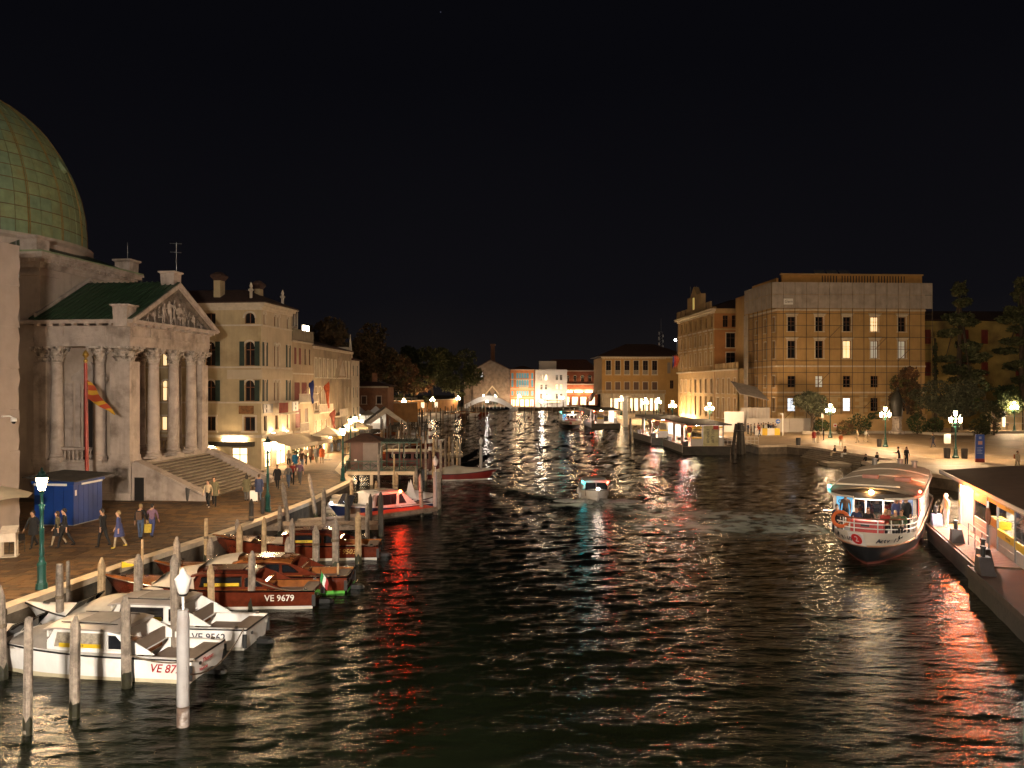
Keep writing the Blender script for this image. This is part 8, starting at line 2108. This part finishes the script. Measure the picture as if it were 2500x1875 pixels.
PL = [ # label, px, py, facing deg, pose, top, bottom, hair, kwargs
 ('person in dark coat half hidden by the near quay lamp', 82, 1338, 170, 'stride', 'black', 'black', 'dark', {'coat': True}),
 ('woman in green top and dark skirt linked arm in arm', 142, 1334, 100, 'stride', 'olive', 'beige', 'brown', {'skirt': 'black', 'longhair': True, 'h': .95}),
 ('man all in black embracing the woman in the skirt', 159, 1337, 110, 'stride', 'black', 'black', 'dark', {'h': 1.05}),
 ('man in black T-shirt with a bag in front of the blue kiosk', 252, 1336, 80, 'walk', 'black', 'black', 'dark', {'h': 1.04}),
 ('woman in a blue dress and yellow shoes looking at a phone', 291, 1338, 100, 'walk', 'denim', 'beige', 'blond', {'skirt': 'denim', 'shoe': 'yellow'}),
 ('person in dark jacket and jeans walking away with a cap', 343, 1317, 10, 'walk', 'black', 'jeans', 'blond', {'bag': 'brown'}),
 ('person in patterned pale shirt walking with a yellow bag', 371, 1313, 5, 'walk', 'check', 'denim', 'dark', {'h': .97}),
 ('woman in a pale knit jacket walking along the stairs', 508, 1238, 185, 'walk', 'sand', 'black', 'brown', {'longhair': True, 'shoe': 'white', 'h': .96}),
 ('man in an olive jacket beside the woman in pale knit', 523, 1236, 190, 'walk', 'olive', 'black', 'brown', {'h': 1.06, 'coat': True}),
 ('person in a long dark olive coat pulling luggage', 602, 1224, 10, 'walk', 'olive', 'grey', 'dark', {'coat': True, 'longhair': True}),
 ('man in a navy jacket seen from behind with a white suitcase', 632, 1225, 5, 'stand', 'navy', 'jeans', 'brown', {'coat': True, 'h': 1.03}),
 ('person all in black standing near the church lamp', 677, 1193, 185, 'walk', 'black', 'black', 'dark', {'coat': True}),
 ('woman with brown hair and bag ahead of the group', 704, 1190, 180, 'stride', 'grey', 'jeans', 'brown', {'longhair': True}),
 ('person in dark red top walking in the group', 714, 1183, 185, 'walk', 'red', 'black', 'brown', {'longhair': True}),
 ('grey-haired man in a checked shirt walking to the viewer', 732, 1182, 180, 'walk', 'check', 'grey', 'grey', {'h': 1.03}),
 ('woman in a beige top by the cafe tables', 705, 1145, 190, 'stand', 'beige', 'black', 'brown', {'longhair': True}),
 ('person in a bright blue jacket', 720, 1148, 20, 'stand', 'blue', 'navy', 'dark', {'coat': True, 'h': .96}),
 ('tall man in a brown jacket next to the bright blue jacket', 737, 1149, 180, 'walk', 'brown', 'jeans', 'dark', {'h': 1.08}),
 ('person in a cream jacket facing the viewer', 747, 1135, 180, 'walk', 'sand', 'black', 'brown', {}),
 ('person in a dark brown coat beside the cream jacket', 758, 1131, 175, 'walk', 'brown', 'black', 'dark', {'coat': True}),
 ('blond woman in a long grey coat', 772, 1131, 180, 'walk', 'grey', 'olive', 'blond', {'coat': True, 'longhair': True}),
 ('person in a bright orange jacket', 786, 1132, 10, 'stand', 'orange', 'brown', 'brown', {'coat': True}),
 ('man in a dark suit and white shirt behind the orange jacket', 781, 1116, 180, 'walk', 'black', 'black', 'dark', {'h': 1.06}),
 ('person in a black jacket and jeans walking away along the quay', 810, 1105, 5, 'walk', 'black', 'jeans', 'dark', {'bag': 'black'}),
 ('person with long hair standing left of the hut corner lamp', 827, 1102, 5, 'stand', 'black', 'jeans', 'brown', {'longhair': True}),
 ('dark figure by the parasols', 792, 1075, 0, 'walk', 'black', 'black', 'dark', {}),
 ('second dark figure by the parasols walking ahead', 802, 1076, 0, 'stride', 'grey', 'black', 'dark', {}),
 # square
 ('person in a red-brown jacket under the round olive tree', 1987, 1081, 170, 'stand', 'red', 'grey', 'dark', {'coat': True}),
 ('companion of the red-brown jacket under the olive tree', 1997, 1081, 190, 'stand', 'brown', 'beige', 'dark', {}),
 ('dark figure near the slim sign post by the olive', 2011, 1075, 60, 'stand', 'black', 'black', 'dark', {}),
 ('person in an orange vest and pale trousers on the square', 2053, 1092, 170, 'walk', 'orange', 'sand', 'dark', {'bag': 'olive'}),
 ('pale-dressed person crossing the square left of the statue', 2093, 1081, 90, 'walk', 'sand', 'beige', 'blond', {}),
 ('person in white crossing the square closer to the statue', 2114, 1079, 270, 'stride', 'white', 'beige', 'brown', {}),
 ('lone dark figure striding in the middle of the square', 2278, 1092, 90, 'stride', 'black', 'navy', 'dark', {}),
 ('dark figure bending forward at the top of the water steps', 2196, 1135, 60, 'lean', 'black', 'black', 'dark', {}),
 ('long-haired figure standing upright beside the bending one', 2213, 1135, 190, 'stand', 'black', 'black', 'dark', {'longhair': True}),
 ('person in a light brown jacket at the right edge of the square', 2484, 1148, 180, 'walk', 'sand', 'beige', 'brown', {'bag': 'orange'}),
 ('greyish figure by the glowing sign near the ramp', 2459, 1053, 0, 'stand', 'grey', 'beige', 'grey', {}),
 ('person in a red jacket pushing a dark cart by the barriers', 1854, 1066, 100, 'walk', 'orange', 'jeans', 'dark', {}),
]
for l_, px, py, fa, po, tp, bt, hr, kw in PL: person(l_, G(px, py), R(fa), po, tp, bt, hr, **kw)
sc2 = thing('suitcase', 'white wheeled suitcase behind the man in the navy jacket', 'suitcase', G(620, 1225), .2)
MB().box(-.24, .24, -.13, .13, .06, .74).build('shell', WHITE, sc2); MB().tube([(-.12, .1, .74), (-.12, .1, 1.0), (.12, .1, 1.0), (.12, .1, .74)], .014).build('handle', BLACK, sc2)
for x in (-.18, .18): MB().cyl((x, -.14, .05), (x, .14, .05), .045, .045, 8).build('wheel', BLACK, sc2)
yb_ = thing('carrier_bag', 'bright yellow carrier bag hanging beside the patterned shirt', 'bag', G(361, 1315) + Vector((0, 0, .30)))
MB().loft([[(-.17, -.06, 0), (.17, -.06, 0), (.17, .06, 0), (-.17, .06, 0)], [(-.2, -.03, .42), (.2, -.03, .42), (.2, .03, .42), (-.2, .03, .42)]]).tube([(-.08, 0, .42), (0, 0, .58), (.08, 0, .42)], .01, 4).build('bag', CLM['yellow'], yb_)
# seated on the steps, diners, passengers
for l_, p, fa, tp, hr, bt in (('man seated on the water steps in a dark top', (36.6, 90.5, 1.13), 90, 'black', 'dark', 'sand'), ('woman seated next to him on the water steps', (37.1, 88.9, 1.13), 100, 'brown', 'dark', 'white'), ('pair-sitter in dark coat lower on the water steps', (35.9, 81.0, .95), 95, 'black', 'dark', 'black'), ('second sitter leaning on the quay block', (36.4, 79.6, 1.25), 100, 'black', 'brown', 'black')):
    person(l_, (p[0], p[1], p[2] - .40), R(fa), 'sit', tp, bt, hr)
for k, (px, py) in enumerate(((757, 1096), (768, 1092), (745, 1100))): person('diner seated at a table under the parasols', G(px, py), R(90 + 60 * k), 'sit', 'black', 'black', 'dark', group='diners under the parasols')
MV = Matrix.Translation((27.9, 57.3, 0)) @ Matrix.Rotation(rz_of(-.5, -.866), 4, 'Z')
def onboat(x, y, z, label, fa, pose, tp, bt, hr, **kw):
    v = MV @ Vector((x, y, z)); person(label, v, rz_of(-.5, -.866) + R(fa), pose, tp, bt, hr, group='passengers on the water bus', **kw)
for x, y, l_, fa, po, tp, hr, kw in ((20.5, -1.45, 'elderly passenger leaning on the left bow rail', -90, 'sit', 'black', 'grey', {}), (19.6, -1.6, 'passenger in a dark coat behind the life ring', -60, 'sit', 'navy', 'brown', {}), (20.0, -.6, 'passenger in a navy cap and coat left of the red locker', -90, 'sit', 'navy', 'dark', {}), (20.1, -.05, 'passenger with auburn hair behind the red locker', -80, 'sit', 'black', 'red', {}),
      (20.2, .75, 'blond passenger seated right of the red locker', -95, 'sit', 'red', 'blond', {'longhair': True}), (20.4, 1.2, 'bald passenger seated near the right bow rail', -80, 'sit', 'olive', 'grey', {}), (19.9, .9, 'passenger in grey seated mid right', -90, 'sit', 'grey', 'dark', {}), (19.0, 1.1, 'standing passenger in blue with red hair', -40, 'stand', 'denim', 'red', {'coat': True, 'longhair': True}), (18.8, 1.6, 'tall dark-haired passenger standing by the right post', -120, 'stand', 'black', 'dark', {'coat': True, 'h': 1.04}), (18.6, -1.3, 'passenger standing by the blue screen', -90, 'stand', 'brown', 'dark', {}), (20.1, 1.45, 'passenger in a green jacket at the right bow rail', -100, 'sit', 'green', 'brown', {})):
    onboat(x, y, 1.33, l_, fa, po, tp, 'black', hr, **kw)
for k in range(5): onboat(10.8 + k * 1.5, -.9 + (k % 2) * 1.7, .97, 'dim passenger standing inside the lit cabin', 90 * k, 'stand', ('grey', 'brown', 'navy', 'black', 'olive')[k], 'black', 'dark')
MF = Matrix.Translation((23.6, 45.4, 0)) @ Matrix.Rotation(R(-107.8), 4, 'Z')
v = MF @ Vector((1.2, .75, .93)); person('crew member in a cream jacket and white trousers on the landing', v, R(95), 'stand', 'sand', 'white', 'grey', 'white', 1.06, coat=False)
for x, y, l_, tp in ((6.4, 3.4, 'person waiting inside the lit landing behind the counter', 'jeans'), (8.6, 3.6, 'passenger in a pale coat behind the landing window', 'sand'), (9.4, 3.3, 'second passenger in a pale coat inside the landing', 'beige')):
    person(l_, MF @ Vector((x, y, .96)), R(rnd(0, 360)), 'stand', tp, 'black', 'dark')
person('person in a yellow top in the doorway of the poster landing', (23.1, 104.2, 1.1), R(180), 'stand', 'yellow', 'beige', 'blond')
# waiting crowd and far strollers
k = 0
tl_ = ['black', 'navy', 'brown', 'grey', 'red', 'sand', 'olive', 'white']
for px, py in ((1816, 1062), (1826, 1060), (1834, 1063), (1842, 1061), (1852, 1059), (1859, 1061), (1864, 1058), (1870, 1060), (1876, 1057), (1882, 1061), (1887, 1058), (1893, 1062)):
    person('person waiting in the crowd by the white hoarding', G(px, py), R(rnd(0, 360)), random.choice(('stand', 'walk')), tl_[k % 8], 'black', 'dark', group='crowd by the white hoarding'); k += 1
for px, py in ((1596, 1012), (1603, 1014), (1612, 1013), (1621, 1015), (1631, 1012), (1641, 1014), (1661, 1018), (1666, 1017), (1673, 1018), (1680, 1019), (1563, 1010), (1709, 1022), (1530, 1009), (1540, 1009), (1548, 1009)):
    person('tiny stroller in front of the lit arcade', G(px, py), R(rnd(0, 360)), random.choice(('stand', 'walk')), tl_[k % 8], 'black', 'dark', group='strollers before the arcade'); k += 1
for px, py in ((852, 1040), (862, 1042), (870, 1038), (878, 1041), (884, 1037), (891, 1040), (845, 1052), (857, 1048)):
    person('stroller among the bright tents on the left quay', G(px, py), R(rnd(0, 360)), random.choice(('stand', 'walk')), tl_[k % 8], 'navy', 'dark', group='strollers by the tents'); k += 1
# carved figures of the pediment: small standing bodies half sunk in the tympanum
for k in range(13):
    x = 1.4 + k * .68; d_ = 1 - abs(x - 5.4) / 5.8
    h_ = max(.4, 1.95 * d_ ** 1.0)
    o = put('relief_figure', BODY[('stand', 'lean', 'walk', 'sit')[k % 4]], ch, (x, .0, 13.15), R(180 + 40 * math.sin(k * 2.3)))
    o.scale = (h_ / 1.45, .6, h_ / 1.75 if k % 4 != 3 else h_ / 1.3)
    for i in range(5): o.material_slots[i].link = 'OBJECT'; o.material_slots[i].material = STONE2
# ================================================================ the bridge under the camera; its unseen lamps and the station floodlights are assumed
br = thing('stone_bridge', 'stone bridge from which the canal is seen', 'bridge', (0, -3.0, 0))
MB().box(-45, 45, -3, 2.6, 6.2, 7.05).build('deck', STONE, br); MB().box(-45, 45, 2.6, 2.85, 6.2, 7.95).build('parapet', STONE, br)
for k, (x, y) in enumerate(((11, -1.2),)):
    dup(t0_, (x, y, 7.05), 0, 'assumed three-lantern lamp on the bridge deck', 'assumed lamps on the bridge')  # out of view and assumed: added to help light the boats
def assumed_flood(label, loc, tgt, watts, size, colr, cone):  # assumed mast and spot behind the camera, added to light what lies ahead
    t = thing('assumed_floodlight_mast', label, 'floodlight', loc)
    MB().cyl((0, 0, -loc[2] + 1.1), (0, 0, 0), .12, .09, 8).build('mast', GREY, t)
    d = (Vector(tgt) - Vector(loc)).normalized()
    rt = d.cross(Vector((0, 0, 1))).normalized(); up = rt.cross(d)
    MB().box(-.5, .5, -.3, .3, -.02, .25).build('head', BLACK, t, M=frame(Vector((0, 0, .35)), rt, up, -d))
    l = bpy.data.lights.new('assumed_flood_lamp', 'SPOT'); l.energy = watts; l.spot_size = R(cone); l.spot_blend = .6; l.shadow_soft_size = size; l.color = colr
    lo = bpy.data.objects.new('assumed_flood_lamp', l); COL.objects.link(lo); lo.parent = t
    lo.location = Vector((0, 0, .35)) + d * .4
    lo.rotation_euler = d.to_track_quat('-Z', 'Y').to_euler()
    return t
assumed_flood('assumed unseen station floodlight turned to the domed church', (24, -12, 11.5), (-27, 58, 12), 5000, .5, (1, .82, .68), 60)  # unseen spot, assumed from the even light on the church
assumed_flood('assumed unseen station floodlight turned to the palaces on the square', (26, -13, 14), (52, 136, 10), 62000, .5, (1, .68, .38), 46)  # likewise assumed: an added spot that brightens the palace fronts
tri_lamp('assumed bright white three-lantern lamp on the bridge deck', (-5.6, -1.2, 7.05), 0, glass=LAMPB, group='assumed lamps on the bridge')  # unseen lamp assumed from the pole shadows on the near hull
if 0: assumed_flood('assumed unseen quay floodlight turned to the moored boats and the canal', (6, -10, 10.5), (3, 42, 0), 14000, .4, (1, .82, .66), 88)  # switched off: a further assumed light on the boats
print('objects', len(S.objects), 'panels', npan)
# lettering as plain mesh
dg_ = bpy.context.evaluated_depsgraph_get()
for o in [o for o in S.objects if o.type == 'FONT']:
    me = bpy.data.meshes.new_from_object(o.evaluated_get(dg_))
    n_ = bpy.data.objects.new('lettering', me)
    COL.objects.link(n_)
    n_.parent = o.parent
    n_.matrix_local = o.matrix_local.copy()
    bpy.data.objects.remove(o)
